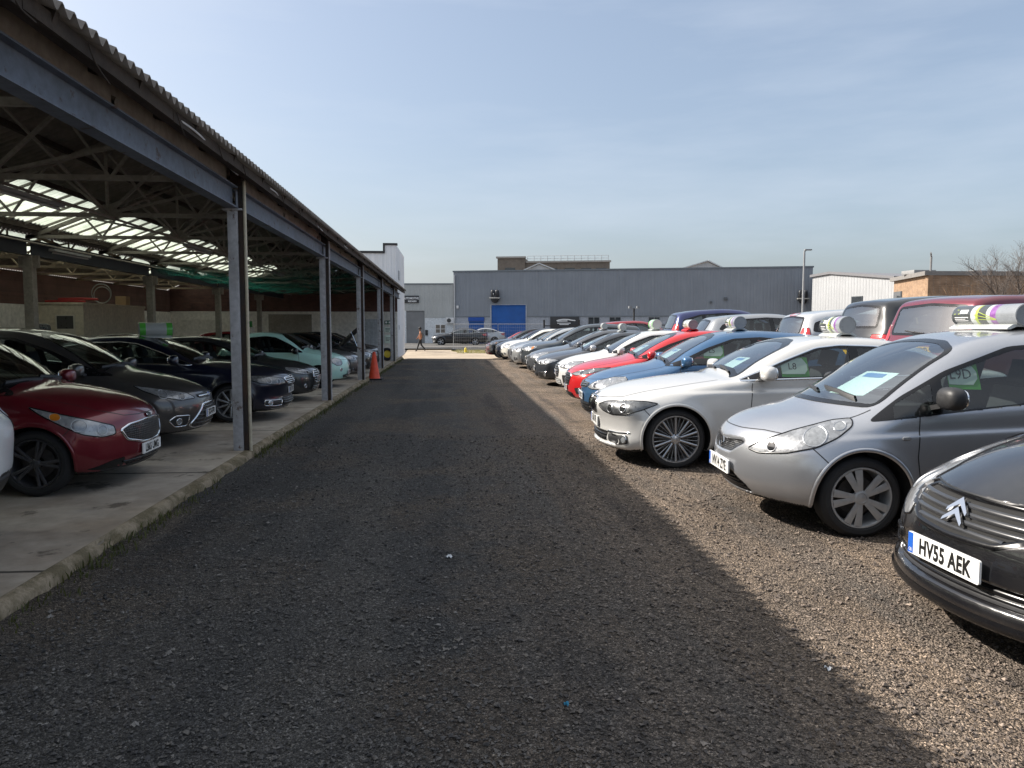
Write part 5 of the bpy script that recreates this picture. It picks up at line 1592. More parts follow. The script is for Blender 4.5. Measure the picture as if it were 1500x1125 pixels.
for (x0, x1, z0, z1, mt, lb, tx) in ((5.06, 5.42, 1.78, 1.98, SGREEN, 'green exit sign on the end wall of the shed', 'EXIT'), (5.04, 5.44, 1.36, 1.62, WHITE_CARD, 'white notice under the green exit sign on the end wall', '- -'), (5.04, 5.46, .78, 1.22, WHITE_CARD, 'lower framed notice under the exit sign on the end wall', '')):
    o = empty('wall_sign', (-8.5+(x0+x1)/2, 39.985, (z0+z1)/2), 0, lb, 'sign')
    m = MB(); m.box((x0-x1)/2, (x1-x0)/2, 0, .03, (z0-z1)/2, (z1-z0)/2); b = m.build('sign_board', mt, o, bevel=.004)
    if mt is SGREEN:
        w = MB(); w.box(-.15, -.04, -.003, -.001, -.05, .05); w.build('pictogram', WHITE_INK, b); w = MB(); w.box(.03, .13, -.003, -.001, -.05, .05); w.build('pictogram', WHITE_INK, b)
    else:
        w = MB()
        for q in range(3): w.box(-.14, .14-.05*q, -.003, -.001, .06-.07*q, .085-.07*q)
        w.build('printed_lines', INK, b)
m = MB(); m.box(-14.55, -14.3, -6, 40.2, 0, 2.4); o = m.build('side_wall', WHITE_WALL); tag(o, 'long white painted wall along the back of the shed', 'wall')
m = MB(); m.box(-14.55, -14.32, -6, 40.2, 2.402, 3.5); o2 = m.build('brick_band', DRED, o)
cab = empty('site_cabin', (-12.55, 27.0, .08), 0, 'cream painted site cabin at the back of the shed with stored junk on its roof', 'cabin')
CABM = patchy('cream_cabin_paint', (.62, .56, .44), (.50, .44, .34), .6, .9, .1)
m = MB(); m.box(-1.75, 0, 0, 5.2, 0, 2.32); m.box(-1.78, .03, -.03, 5.23, 2.322, 2.40); m.build('cabin_shell', CABM, cab, bevel=.01)
m = MB(); m.box(-.92, -.28, -.03, -.004, .95, 1.98); w = m.build('window', simple('cabin_frame', (.60, .57, .48), .5), cab, bevel=.005)
m = MB(); m.box(-.87, -.33, -.036, -.031, 1.5, 1.94); m.build('pane', simple('dark_louvre', (.06, .06, .06), .3), w)
for i, (x, y, c) in enumerate(((-13.9, 27.6, (.35, .02, .02)), (-13.6, 27.9, (.30, .02, .02)))):
    m = MB(); m.tube([(x-.2, y, 2.53+i*.09), (x+.5, y+.2, 2.56+i*.09), (x+1.1, y+.1, 2.53+i*.09)], .045, 8); o = m.build('pipe', simple('red_pipe', c, .5)); tag(o, ('lower' if i == 0 else 'upper')+' red pipe lying on the cabin roof', 'pipe')
m = MB(); m.box(-.2, .2, -.2, .2, 0, .36); o = m.build('cardboard_box', simple('cardboard', (.33, .22, .12), .8), None, bevel=.008); o.location = (-12.9, 31.0, 2.485); tag(o, 'brown cardboard box at the far corner of the cabin roof', 'box')
m = MB(); m.tube([(-12.9+.35*cos(a), 29.2, 2.88+.35*sin(a)) for a in np.linspace(0, 2*pi, 25)], .018, 6, False); m.tube([(-12.9+.30*cos(a), 29.26, 2.83+.30*sin(a)) for a in np.linspace(0, 2*pi, 25)], .018, 6, False); o = m.build('hose_coil', simple('grey_hose', (.25, .25, .24), .5)); tag(o, 'grey coiled hose standing on the cabin roof', 'hose')
cb_ = empty('storage_cabinet', (-10.2, 38.6, .08), 0, 'white storage cabinet with a green crate on top by the end wall', 'cabinet')
m = MB(); m.box(-.35, .35, -.3, .3, 0, 1.55); m.build('cabinet_body', WHITE_WALL, cb_, bevel=.01); m = MB(); m.box(-.30, -.01, -.315, -.302, .1, 1.48); m.build('cabinet_door', WHITE_WALL, cb_); m = MB(); m.box(.01, .30, -.315, -.302, .1, 1.48); m.build('cabinet_door', WHITE_WALL, cb_)
m = MB(); m.box(-.28, .28, -.2, .2, 0, .03); m.box(-.28, .28, -.2, -.17, 0, .3); m.box(-.28, .28, .17, .2, 0, .3); m.box(-.28, -.25, -.17, .17, 0, .3); m.box(.25, .28, -.17, .17, 0, .3); o = m.build('crate', simple('green_plastic', (.02, .30, .05), .5)); o.location = (-10.2, 38.6, 1.635); tag(o, 'bright green plastic crate on the white cabinet', 'crate')

# cone and wheel by the posts
cx, cy = px(548, 23.4)
cn = empty('traffic_cone', (cx, cy, float(ground_z(cx, cy))), 0, 'tall orange traffic cone standing beside a shed post', 'traffic cone')
m = MB(); m.smooth = True; m.lathe([(.185, .035), (.175, .05), (.05, .83), (.045, .86), (.03, .865), (.025, .85)], 32, 'z'); m.build('cone', simple('cone_orange', (.62, .06, .02), .5, var=.2, scale=8), cn)
m = MB(); m.prism([tuple(q) for q in round_poly([(-.26, -.26), (.26, -.26), (.26, .26), (-.26, .26)], .05)], 0, .04); m.build('base', RUBBER, cn, bevel=.008)
wx, wy = px(567, 35.0)
so = empty('spare_wheel', (wx, wy, .08), R(20), 'spare wheel with a yellow rim leaning under the shed end', 'wheel')
m = MB(); m.smooth = True; M = Matrix.Translation((0, 0, .30))@Matrix.Rotation(R(-8), 4, 'X')
m.lathe([(.17, -.06), (.22, -.08), (.29, -.06), (.30, 0), (.29, .06), (.22, .08), (.17, .06)], 36, 'y', M, True); m.build('tyre', RUBBER, so)
m = MB(); m.smooth = True; m.lathe([(.001, -.03), (.08, -.04), (.165, -.02), (.17, -.06), (.172, .06)], 36, 'y', M); m.build('rim', simple('yellow_rim', (.60, .45, .02), .45), so)
# litter on the lane
def scrap(u, v, w, h, mat, label):
    zc = 1.64*1100/(v-479); x, y = px(u, zc); z = float(ground_z(x, y))
    m = MB(); P = []
    for i in range(4):
        for j in range(3): P.append((w*(i/3-.5), h*(j/2-.5)+.004*math.sin(i*2), .012+.010*math.sin(i*2.1+j*1.7)))
    for dz in (0, -.002):
        m.add([(a, b, c+dz) for a, b, c in P], [(i*3+j, i*3+j+3, i*3+j+4, i*3+j+1) for i in range(3) for j in range(2)])
    o = m.build('paper_scrap', mat, fix=False); o.location = (x, y, z); o.rotation_euler = (0, 0, random.uniform(-1, 1)); tag(o, label, 'litter')
scrap(655, 823, .045, .032, simple('white_paper', (.55, .57, .60), .7), 'white paper scrap in the middle of the shaded lane')
scrap(1228, 997, .032, .016, simple('white_paper', (.55, .57, .60), .7), 'pale scrap at the edge of the shadow near the camera')
scrap(832, 1056, .022, .012, simple('blue_plastic', (.03, .22, .36), .5), 'blue plastic scrap nearest the camera')
# ------------------------------------------------------------------ buildings beyond the yard
def ribbed(name, col, pitch=.2, rough=.5, metal=.0, depth=.03, var=.14, strength=.6):
    """profiled metal cladding: vertical ribs along local X"""
    t = NT(name); v = t.coords('Object'); sep = t.n('ShaderNodeSeparateXYZ'); t.l(v, sep.inputs[0])
    xy = t.math('ADD', sep.outputs[0], sep.outputs[1])
    s_ = t.math('FRACT', t.math('MULTIPLY', xy, 1/pitch)); tri = t.math('ABSOLUTE', t.math('SUBTRACT', s_, .5))
    h = t.ramp(tri, [(.14, 0), (.22, 1), (.40, 1), (.48, .6)])
    n = t.noise(v, .5, 5, .6); st = t.n('ShaderNodeMapping'); st.inputs['Scale'].default_value = (3, 3, .15); t.l(v, st.inputs[0]); n2 = t.noise(st.outputs[0], 1.5, 4)
    c = t.mix(1, col, t.ramp(t.math('ADD', t.math('MULTIPLY', n, .6), t.math('MULTIPLY', n2, .4)), [(.3, 1-var), (.7, 1+var)]), 'MULTIPLY')
    t.pbr(c, rough, metal, t.bump(h, strength, depth)); return t.m
def wobble(h):
    return h
class Front:
    """a facade set between two photo columns and depths; local x runs along it, -y faces the yard"""
    def __init__(s, name, u0, z0, u1, z1, label, cat, base=0.0):
        s.A = np.array([(u0-750)/FPX*z0, z0]); s.B = np.array([(u1-750)/FPX*z1, z1])
        a, b = yard(*s.A), yard(*s.B); s.len = math.hypot(b[0]-a[0], b[1]-a[1]); s.base = base
        s.o = empty(name, (a[0], a[1], base), atan2(b[1]-a[1], b[0]-a[0]), label, cat)
    def u(s, u):
        k = (u-750)/FPX; d = s.B-s.A; t = (k*s.A[1]-s.A[0])/(d[0]-k*d[1]); s.zc = s.A[1]+t*d[1]; return t*s.len
    def v(s, u, v):
        s.u(u); return CAM_H+(479-v)*s.zc/FPX-s.base
    def part(s, name, mat, *boxes, parent=None, bevel=0):
        m = MB()
        for b in boxes: m.box(*b)
        return m.build(name, mat, parent or s.o, bevel=bevel)
GREYC = ribbed('dark_grey_cladding', (.215, .235, .265), .30, .45)
GREYL = ribbed('light_grey_cladding', (.40, .41, .40), .25, .5)
WHITEC = ribbed('white_cladding', (.74, .76, .78), .42, .5, strength=.8)
PALE = patchy('pale_masonry', (.36, .38, .42), (.30, .32, .35), .8, .8, .1)
WHITEM = patchy('white_masonry', (.60, .63, .65), (.52, .54, .55), .8, .8, .1)
DOORB = ribbed('blue_shutter', (.006, .075, .29), .10, .45)
def slats(name, col, pitch=.09):
    t = NT(name); v = t.coords('Object'); sep = t.n('ShaderNodeSeparateXYZ'); t.l(v, sep.inputs[0])
    w = t.math('SINE', t.math('MULTIPLY', sep.outputs[2], 6.283/pitch)); n = t.noise(v, .9, 4)
    c = t.mix(1, col, t.ramp(n, [(.3, .86), (.7, 1.14)]), 'MULTIPLY'); t.pbr(c, .45, 0, t.bump(w, .7, .02)); return t.m
BLUE_S = slats('blue_roller_shutter', (.008, .10, .38)); GREY_S = slats('grey_roller_shutter', (.20, .205, .21))
WINDOW = simple('dark_window_glass', (.03, .035, .04), .08, coat=1, var=.3, scale=1.5)
FRAME_W = simple('white_window_frame', (.62, .62, .62), .5)
CAP = simple('cladding_cap', (.16, .18, .20), .5)

# the dark grey warehouse
F = Front('grey_warehouse', 665, 75, 1187, 69, 'long dark grey clad warehouse with a blue roller door across the end of the yard', 'warehouse')
zt, zl = 7.05, 2.66
s1, s2 = F.u(720), F.u(770); d1, d2 = F.u(687), F.u(709); zd = F.v(745, 447)
L_ = F.len
F.part('cladding', GREYC, (0, s1-.12, 0, .3, zl+.004, zt), (s2+.12, L_, 0, .3, zl+.004, zt), (s1-.12, s2+.12, 0, .3, zd+.06, zt), (L_-.3, L_, .3, 22, 0, zt), (0, .3, .3, 22, zl, zt))
F.part('roof', simple('flat_roof', (.2, .2, .2), .8), (-.05, L_+.05, .31, 22.2, zt-.25, zt-.05))
F.part('parapet_cap', CAP, (-.08, L_+.08, -.06, .36, zt+.003, zt+.14))
F.part('base_wall', PALE, (0, d1, .03, .3, 0, zl), (d2, s1-.12, .03, .3, 0, zl), (s2+.12, L_, .03, .3, 0, zl), (d1, d2, .03, .3, 2.62, zl))
F.part('drip_flashing', CAP, (0, s1-.12, -.03, .0, zl-.03, zl+.06), (s2+.12, L_, -.03, 0, zl-.03, zl+.06))
F.part('roller_door', BLUE_S, (s1, s2, .06, .12, 0, zd))
F.part('door_frame', PALE, (s1-.12, s1, -.03, .2, 0, zd), (s2, s2+.12, -.03, .2, 0, zd), (s1-.12, s2+.12, -.035, .2, zd+.002, zd+.058))
dd = F.part('side_door', BLUE_S, (d1, d2, .02, .1, 0, 2.2)); F.part('shutter_box', simple('blue_box', (.005, .06, .30), .45), (d1-.04, d2+.04, -.12, .1, 2.205, 2.6), parent=dd, bevel=.02)
for u0, u1 in ((861, 878), (892, 909), (949, 966), (980, 997), (1086, 1103), (1118, 1135)):
    a, b = F.u(u0), F.u(u1); zb = F.v(u0, 481); z1_ = F.v(u0, 463.5)
    w = F.part('window', simple('grey_frame', (.25, .26, .27), .5), (a, b, -.02, .029, 1.25, zl-.05)); mid = (a+b)/2
    F.part('pane', WINDOW, (a+.05, mid-.03, -.03, -.022, 1.3, zl-.1), parent=w); F.part('pane', WINDOW, (mid+.03, b-.05, -.03, -.022, 1.3, zl-.1), parent=w)
a = F.u(665.5); F.part('downpipe', simple('white_downpipe', (.5, .5, .5), .5), (a, a+.12, -.12, -.01, 0, zt-.3))
def wall_siren(u, v, label, sc=1.0):
    """dark twin housing on a pale shelf with a rounded bowl beneath"""
    s_ = F.u(u); z = F.v(u, v); o = empty('wall_floodlight', F.o.matrix_basis@Vector((s_, -.05, z)), F.o.rotation_euler[2], label, 'floodlight', 'floodlights on the warehouse wall')
    dk = simple('dark_housing', (.02, .021, .024), .4, var=.3)
    for x in (-.22, .22):
        m = MB(); m.smooth = True; m.ball((x, -.22, .32), .20*sc, .2, .42*sc, 16, 10, .7); m.build('housing', dk, o)
    m = MB(); m.box(-.52, .52, -.46, 0, -.12, -.02); m.build('shelf', simple('pale_shelf', (.45, .44, .40), .6), o, bevel=.02)
    m = MB(); m.smooth = True; m.ball((0, -.22, -.14), .42, .22, .42, 18, 10); m.build('bowl', dk, o)
    m = MB(); m.ball((-.1, -.42, .30), .06, .03, .09, 10, 6); m.build('lens', CLEAR_LENS, o)
wall_siren(726, 436, 'dark twin floodlight above the blue roller door'); wall_siren(1173, 437, 'dark twin floodlight at the right hand end of the warehouse behind the lamp post')
def small_box(u, v, w, h, mat, name, label, cat, d=.12):
    s_ = F.u(u); z = F.v(u, v); m = MB(); m.box(-w/2, w/2, -d, 0, -h/2, h/2); o = m.build(name, mat, None, bevel=.02); o.location = F.o.matrix_basis@Vector((s_, -.035, z)); o.rotation_euler = F.o.rotation_euler; tag(o, label, cat)
small_box(671, 450, .22, .30, FRAME_W, 'alarm_box', 'small white alarm box by the corner of the warehouse', 'alarm')
small_box(1061, 438, .3, .3, simple('vent_grey', (.10, .11, .12), .5), 'wall_vent', 'larger round grey vent on the blank warehouse wall', 'vent')
small_box(1040, 443, .2, .2, simple('vent_grey', (.10, .11, .12), .5), 'wall_vent', 'smaller grey vent on the blank warehouse wall', 'vent')
# black sign board with a car outline
a, b = F.u(806), F.u(848); z0, z1_ = F.v(827, 481), F.v(827, 463.8)
o = empty('sign_board', F.o.matrix_basis@Vector(((a+b)/2, -.1, (z0+z1_)/2)), F.o.rotation_euler[2], 'black sign board with a white car outline low on the warehouse wall', 'sign')
w, h = (b-a)/2, (z1_-z0)/2
m = MB(); m.box(-w, w, -.04, .04, -h, h); bo = m.build('board', simple('sign_black', (.035, .035, .038), .5), o, bevel=.01)
m = MB(); P = [(-.55, .02), (-.42, .16), (-.12, .26), (.25, .25), (.5, .12), (.72, .08), (.74, 0)]
for p, q in zip(P[:-1], P[1:]): m.bar((p[0]*w, -.046, p[1]*h+h*.25), (q[0]*w, -.046, q[1]*h+h*.25), .004, .10)
m.bar((-.5*w, -.046, .22*h), (.2*w, -.046, .26*h), .004, .09); m.build('car_outline', WHITE_INK, bo)
m = MB()
for x0, x1, z in ((-.50, .42, -.12), (-.35, .30, -.34)): m.box(x0*w, x1*w, -.045, -.042, z*h-.035, z*h+.035)
m.build('sign_lettering', WHITE_INK, bo)

# the lighter unit on the left
F2 = Front('grey_unit', 560, 75.2, 664.6, 75.0, 'lower light grey industrial unit with a white office front', 'warehouse')
L2 = F2.len; zt2 = 5.85; zc2 = F2.v(640, 465.5)
a, b = F2.u(597), F2.u(621); zr = F2.v(610, 456)
F2.part('cladding', GREYL, (b+.1, L2, 0, .3, zc2+.004, zt2), (0, b+.1, 0, .3, zr+.05, zt2), (0, L2, .31, 20, zt2-.4, zt2-.2))
F2.part('parapet_cap', CAP, (-.05, L2, -.05, .35, zt2+.003, zt2+.12))
F2.part('office_front', WHITEM, (b+.1, L2, .03, .3, 0, zc2)); F2.part('side_pier', WHITEM, (0, a-.1, .03, .3, 0, zr))
F2.part('roller_door', GREY_S, (a-.1, b+.1, .08, .14, 0, zr+.048))
wa, wb = F2.u(638), F2.u(653); w0, w1 = F2.v(645, 488.5), F2.v(645, 475)
w = F2.part('window', FRAME_W, (wa, wb, -.03, .029, w0, w1), bevel=.01); mid = (wa+wb)/2
for x0, x1 in ((wa+.06, mid-.05), (mid+.05, wb-.06)):
    for q0, q1 in ((w0+.08, (w0+w1)/2-.03), ((w0+w1)/2+.03, w1-.06)): F2.part('pane', WINDOW, (x0, x1, -.04, -.032, q0, q1), parent=w)
F2.part('sill', WHITEM, (wa-.1, wb+.1, -.1, .02, w0-.12, w0-.01), parent=w)
sx, sz = F2.u(625), F2.v(625, 486.5)
F2.part('letter_box', BLACK_PLASTIC, (sx-.12, sx+.14, -.05, .02, sz-.32, sz+.22))
s_ = F2.u(660); z = F2.v(660, 469.5)
ac = empty('air_conditioner', F2.o.matrix_basis@Vector((s_, -.02, z)), F2.o.rotation_euler[2], 'white air conditioning unit on the office wall beside the warehouse corner', 'air conditioner')
m = MB(); m.box(-.38, .38, -.32, 0, -.28, .28); m.build('casing', FRAME_W, ac, bevel=.02); m = MB(); m.lathe([(.21, -.335), (.19, -.34), (.05, -.33), (.001, -.345)], 20, 'y', Matrix.Translation((-.1, 0, 0))); m.build('fan_grille', simple('fan_dark', (.05, .05, .05), .5), ac)
s0, s1_ = F2.u(588), F2.u(614.5); z0, z1_ = F2.v(605, 444), F2.v(605, 433.5)
so_ = empty('sign_board', F2.o.matrix_basis@Vector(((s0+s1_)/2, -.08, (z0+z1_)/2)), F2.o.rotation_euler[2], 'dark sign board with white lettering above the grey roller door', 'sign')
m = MB(); hw, hh = (s1_-s0)/2, (z1_-z0)/2; m.box(-hw, hw, -.03, .06, -hh, hh); bo = m.build('board', simple('sign_black', (.035, .035, .038), .5), so_, bevel=.01)
text_obj('AUTOMOTIVE', .20, WHITE_INK, bo, plane_frame((.12, -.034, .10), (1, 0, 0), (0, 0, 1)), 'sign_lettering', bold=.008, sx=.85)
text_obj('REPAIRS', .15, WHITE_INK, bo, plane_frame((.25, -.034, -.20), (1, 0, 0), (0, 0, 1)), 'sign_lettering', bold=.006, sx=1.1)
small = None

# the white clad end building that closes the shed
eb = empty('white_end_building', (-2.80, 40.25, 0), 0, 'white clad end building with a raised corner parapet beyond the shed', 'building')
m = MB(); m.box(-9.5, -.62, .001, .2, 3.50, 5.50); m.box(-.62, 0, -.02, .2, 0, 5.92); m.box(-2.0, -.625, .02, .2, 0, 3.495); m.build('front_cladding', WHITEC, eb)
m = MB(); m.prism([(0, 0), (6.3, 0), (6.3, 5.92), (0, 5.92)], -.2, 0, Matrix(((0, 0, 1, 0), (1, 0, 0, .2), (0, 1, 0, 0), (0, 0, 0, 1)))); m.build('side_cladding', ribbed('white_side_cladding', (.72, .74, .76), .9, .5), eb)
m = MB(); m.box(-9.5, -.2, .21, 6.4, 5.1, 5.2); m.build('roof', simple('flat_roof', (.2, .2, .2), .8), eb)
m = MB(); m.box(-9.5, -.60, -.05, .25, 5.503, 5.62); m.box(-.70, .05, -.06, .25, 5.923, 6.03); m.box(-.70, -.60, -.06, .25, 5.55, 5.92); m.build('parapet_cap', simple('dark_cap', (.03, .03, .032), .6), eb)
m = MB(); m.box(.0, .03, 1.2, 1.9, 4.2, 4.7); m.box(.0, .03, 1.15, 1.25, 1.5, 1.75); m.build('wall_box', simple('grey_box', (.3, .31, .33), .5), eb)

# brown concrete block and roofs far behind
F3 = Front('concrete_block', 729, 112, 892, 110, 'brown concrete block with rooftop railings far behind the warehouse', 'building')
L3 = F3.len; zt3 = F3.v(850, 385); zt4 = F3.v(745, 379.5)
t = NT('brown_concrete'); BRC = patchy('brown_concrete', (.20, .17, .14), (.14, .12, .10), .85, .3, .2)
sa = F3.u(769)
F3.part('wall', BRC, (0, sa, 0, 12, 0, zt4), (sa+.01, L3, .4, 12, 0, zt3)); 
F3.part('parapet_cap', simple('stone_coping', (.36, .34, .31), .8), (-.2, sa+.1, -.2, .5, zt4+.003, zt4+.25), (sa+.11, L3+.2, .2, .8, zt3+.003, zt3+.25))
for u0 in (740, 775, 800, 826, 850, 872):
    a = F3.u(u0); y_ = .0 if u0 < 769 else .4
    F3.part('window', WINDOW, (a, a+1.5, y_-.05, y_-.003, F3.v(u0, 399), F3.v(u0, 393.5)))
m = MB()
for i in range(13):
    x = sa+.3+(L3-sa-.5)*i/12; m.tube([(x, .5, zt3+.25), (x, .5, zt3+1.0)], .04, 6)
for z_ in (.6, 1.0): m.tube([(sa+.3, .5, zt3+z_), (L3-.2, .5, zt3+z_)], .035, 6)
m.build('railing', simple('pale_railing', (.45, .46, .47), .5), F3.o)
def gable(name, u0, u1, up, zc, vb, vt, label, depth=9):
    F_ = Front(name, u0, zc, u1, zc, label, 'building'); L_ = F_.len; a = F_.u(up); zb = F_.v(u0, vb); zt = F_.v(up, vt)
    m = MB(); m.prism([(.15, 0), (L_-.15, 0), (L_-.15, zb), (a, zt-.1), (.15, zb)], 0, .3, Matrix.Rotation(R(90), 4, 'X')); m.build('gable_wall', ribbed(name+'_ribs', (.42, .42, .42), .8, .6), F_.o)
    for x0, z0, x1, z1 in ((-.2, zb-.1, a, zt), (a, zt, L_+.2, zb-.1)):
        m = MB(); n = Vector((-(z1-z0), 0, x1-x0)).normalized()*.12
        V = [(x0, -.6, z0), (x1, -.6, z1), (x1, depth, z1), (x0, depth, z0)]
        m.add(V+[tuple(Vector(p)+n) for p in V], [(3, 2, 1, 0), (4, 5, 6, 7), (0, 1, 5, 4), (1, 2, 6, 5), (2, 3, 7, 6), (3, 0, 4, 7)])
        m.build('roof_slope', ribbed(name+'_roof', (.50, .51, .52), .8, .6), F_.o)
gable('white_gable_shed', 764, 817, 789, 92, 399, 388, 'small white gabled roof peeping over the warehouse near the concrete block')
gable('pale_gable_shed', 985, 1062, 1033, 92, 398, 384, 'wider pale gabled roof peeping over the middle of the warehouse', 16)

# white shed and brick building on the right
F4 = Front('white_shed', 1187, 66, 1306, 57.5, 'white ribbed metal shed between the warehouse and the brick building', 'shed')
L4 = F4.len; pk = F4.u(1213); z0, zp_, z1_ = F4.v(1188, 407), F4.v(1213, 402.5), F4.v(1305, 409.5)
m = MB(); m.prism([(0, 0), (L4, 0), (L4, z1_), (pk, zp_), (0, z0)], -.3, 0, Matrix.Rotation(R(90), 4, 'X')); m.build('wall', ribbed('white_shed_cladding', (.36, .37, .38), .32, .5, strength=.9), F4.o)
m = MB()
for x0, q0, x1, q1 in ((-.2, z0, pk, zp_), (pk, zp_, L4+.1, z1_)): m.add([(x0, -.15, q0+.01), (x1, -.15, q1+.01), (x1, 14, q1+.01), (x0, 14, q0+.01), (x0, -.15, q0+.22), (x1, -.15, q1+.22), (x1, 14, q1+.22), (x0, 14, q0+.22)], [(3, 2, 1, 0), (4, 5, 6, 7), (0, 1, 5, 4), (1, 2, 6, 5), (2, 3, 7, 6), (3, 0, 4, 7)])
m.build('roof', simple('shed_roof', (.16, .16, .17), .6), F4.o)
a = F4.u(1245); b = F4.u(1261); w = F4.part('window', simple('dark_frame', (.06, .07, .08), .5), (a, b, -.06, -.003, F4.v(1250, 452), F4.v(1250, 434.5))); F4.part('pane', WINDOW, (a+.06, b-.06, -.07, -.062, F4.v(1250, 451), F4.v(1250, 435.5)), parent=w)
BR1 = brick('orange_brick', (.31, .20, .12), (.24, .15, .09), (.34, .30, .26)); BR2 = brick('shaded_brick', (.26, .16, .11), (.20, .12, .085), (.2, .17, .15))
bc = px(1355, 50); bl = px(1305.5, 57)
F5 = Front('brick_building', 1305.5, 57, 1355, 50, 'flat roofed orange brick building on the right behind the parked cars', 'building')
L5 = F5.len; zt5 = F5.v(1355, 404)
ln = 26; e = Vector((1, 0, 0)); rot = F5.o.rotation_euler[2]
F5.part('gable_end', BR1, (0, L5, 0, .3, 0, zt5))
dirw = Vector(px(1620, 51))-Vector(bc); an = atan2(dirw.y, dirw.x)-rot; ML = Matrix.Translation((L5, 0, 0))@Matrix.Rotation(an, 4, 'Z')
m = MB(); m.box(.01, dirw.length, .0, .3, 0, zt5-.003, ML); m.build('long_wall', BR1, F5.o)
m = MB(); m.add([(-.2, -.25, zt5), (L5+.1, -.25, zt5)]+[tuple(ML@Vector((dirw.length, -.3, zt5))), tuple(ML@Vector((dirw.length, 12, zt5))), (-.2, 8, zt5)], [(0, 1, 2, 3, 4)]); m.add([(p[0], p[1], p[2]+.28) for p in m.v[:5]], [(0, 1, 2, 3, 4)]); m.add(m.v[:10], [(i, (i+1) % 5, 5+(i+1) % 5, 5+i) for i in range(5)]); m.build('roof', simple('roof_fascia', (.20, .19, .18), .6), F5.o)
a = F5.u(1306.5); b = F5.u(1318); w = F5.part('window', simple('dark_frame', (.06, .07, .08), .5), (a, b, -.05, -.003, F5.v(1310, 437), F5.v(1310, 428))); F5.part('pane', WINDOW, (a+.2, b-.2, -.06, -.052, F5.v(1310, 436.5), F5.v(1310, 428.5)), parent=w)
for q in (2.0, 5.5, 9.0):
    m = MB(); m.box(q, q+1.7, -.04, -.003, zt5-2.6, zt5-1.5, ML); w = m.build('window', simple('dark_frame', (.06, .07, .08), .5), F5.o); m = MB(); m.box(q+.08, q+1.62, -.05, -.042, zt5-2.52, zt5-1.58, ML); m.build('pane', WINDOW, w)
for q in (.6, 5, 10):
    m = MB(); m.box(q, q+1.6, 2.5, 4, zt5+.29, zt5+.55, ML); m.build('roof_hatch', simple('hatch_grey', (.25, .25, .25), .6), F5.o, bevel=.02)
m = MB(); m.tube([(L5-.8, .4, zt5+.28), (L5-.8, .4, zt5+1.3)], .07, 8); m.tube([(L5-.8, .4, zt5+1.3), (L5-.3, .2, zt5+1.5)], .05, 8); m.build('flue', simple('flue_grey', (.2, .2, .2), .5), F5.o)

# ------------------------------------------------------------------ street furniture and fences
def at(u, zc): x, y = px(u, zc); return x, y
x, y = at(1174, 44)
lp = empty('street_lamp', (x, y, 0), 0, 'tall slim street lamp in front of the right hand end of the warehouse', 'street lamp')
top = 1.64+(479-369)*44/1100
m = MB(); m.tube([(0, 0, 0), (0, 0, top)], [.09, .055], 10); m.build('column', simple('lamp_column', (.28, .29, .30), .5, .4), lp)
m = MB(); m.tube([(0, 0, top-.05), (.12, 0, top+.05), (.30, 0, top+.08)], .03, 8); m.box(.0, .42, -.09, .09, top+.03, top+.10); m.build('lamp_head', simple('lamp_head_grey', (.22, .23, .24), .5), lp, bevel=.01)
x, y = at(928, 52); z1_ = 1.64+(479-452)*52/1100
cp = empty('camera_post', (x, y, 0), 0, 'dark post with two spreading lamp heads in front of the warehouse', 'post')
m = MB(); m.tube([(0, 0, 0), (0, 0, z1_)], .06, 8); m.build('column', BLACK_PLASTIC, cp)
for sg in (-1, 1):
    m = MB(); m.bar((0, 0, z1_-.1), (sg*.25, 0, z1_+.05), .05, .05); m.box(sg*.28-.10, sg*.28+.10, -.14, .1, z1_+.0, z1_+.16); m.build('lamp_head', simple('lamp_head_grey', (.22, .23, .24), .5), cp)
GALV = simple('galvanised_steel', (.40, .41, .42), .45, .6)
def mesh_fence(u0, u1, zc, label, zt=1.86, feet=True):
    x0, y0 = at(u0, zc); x1, y1 = at(u1, zc); L_ = math.hypot(x1-x0, y1-y0); zb = float(ground_z((x0+x1)/2, (y0+y1)/2))
    o = empty('mesh_fence', (x0, y0, zb), atan2(y1-y0, x1-x0), label, 'fence', 'temporary mesh fence panels')
    h = zt-zb
    m = MB(); m.tube([(.02, 0, .1), (.02, 0, h), (L_-.02, 0, h), (L_-.02, 0, .1), (.02, 0, .12)], .021, 8); m.build('frame', GALV, o)
    w = MB()
    for i in range(1, int(L_/.16)): w.tube([(i*.16, 0, .15), (i*.16, 0, h)], .0022, 4, False)
    for i in range(1, 8): w.tube([(.02, .004, h*i/8), (L_-.02, .004, h*i/8)], .0022, 4, False)
    w.build('wire_mesh', GALV, o)
    if feet:
        m = MB(); m.box(-.12, .12, -.35, .35, 0, .13); m.build('foot', BLACK_PLASTIC, o, bevel=.03)
mesh_fence(664, 729, 56.0, 'mesh fence panel nearest the road in front of the office wall')
mesh_fence(729.6, 800, 56.0, 'mesh fence panel in front of the blue roller door', feet=True)
x0, y0 = at(797, 53); x1, y1 = at(1010, 50); L_ = math.hypot(x1-x0, y1-y0)
o = empty('rail_fence', (x0, y0, 0), atan2(y1-y0, x1-x0), 'dark rail fence behind the far cars of the row', 'fence')
m = MB(); m.bar((0, 0, 1.72), (L_, 0, 1.78), .05, .07); m.bar((0, 0, 1.1), (L_, 0, 1.1), .05, .07); m.build('rail', BLACK_PLASTIC, o)
for i in range(5):
    m = MB(); m.box(L_*i/4-.05, L_*i/4+.05, -.05, .05, 0, 2.15); m.build('fence_post', BLACK_PLASTIC, o)
x, y = at(676, 54); z = float(ground_z(x, y))
hy = empty('hydrant_post', (x+.3, y, z), 0, 'small yellow marker post in the grass verge', 'marker')
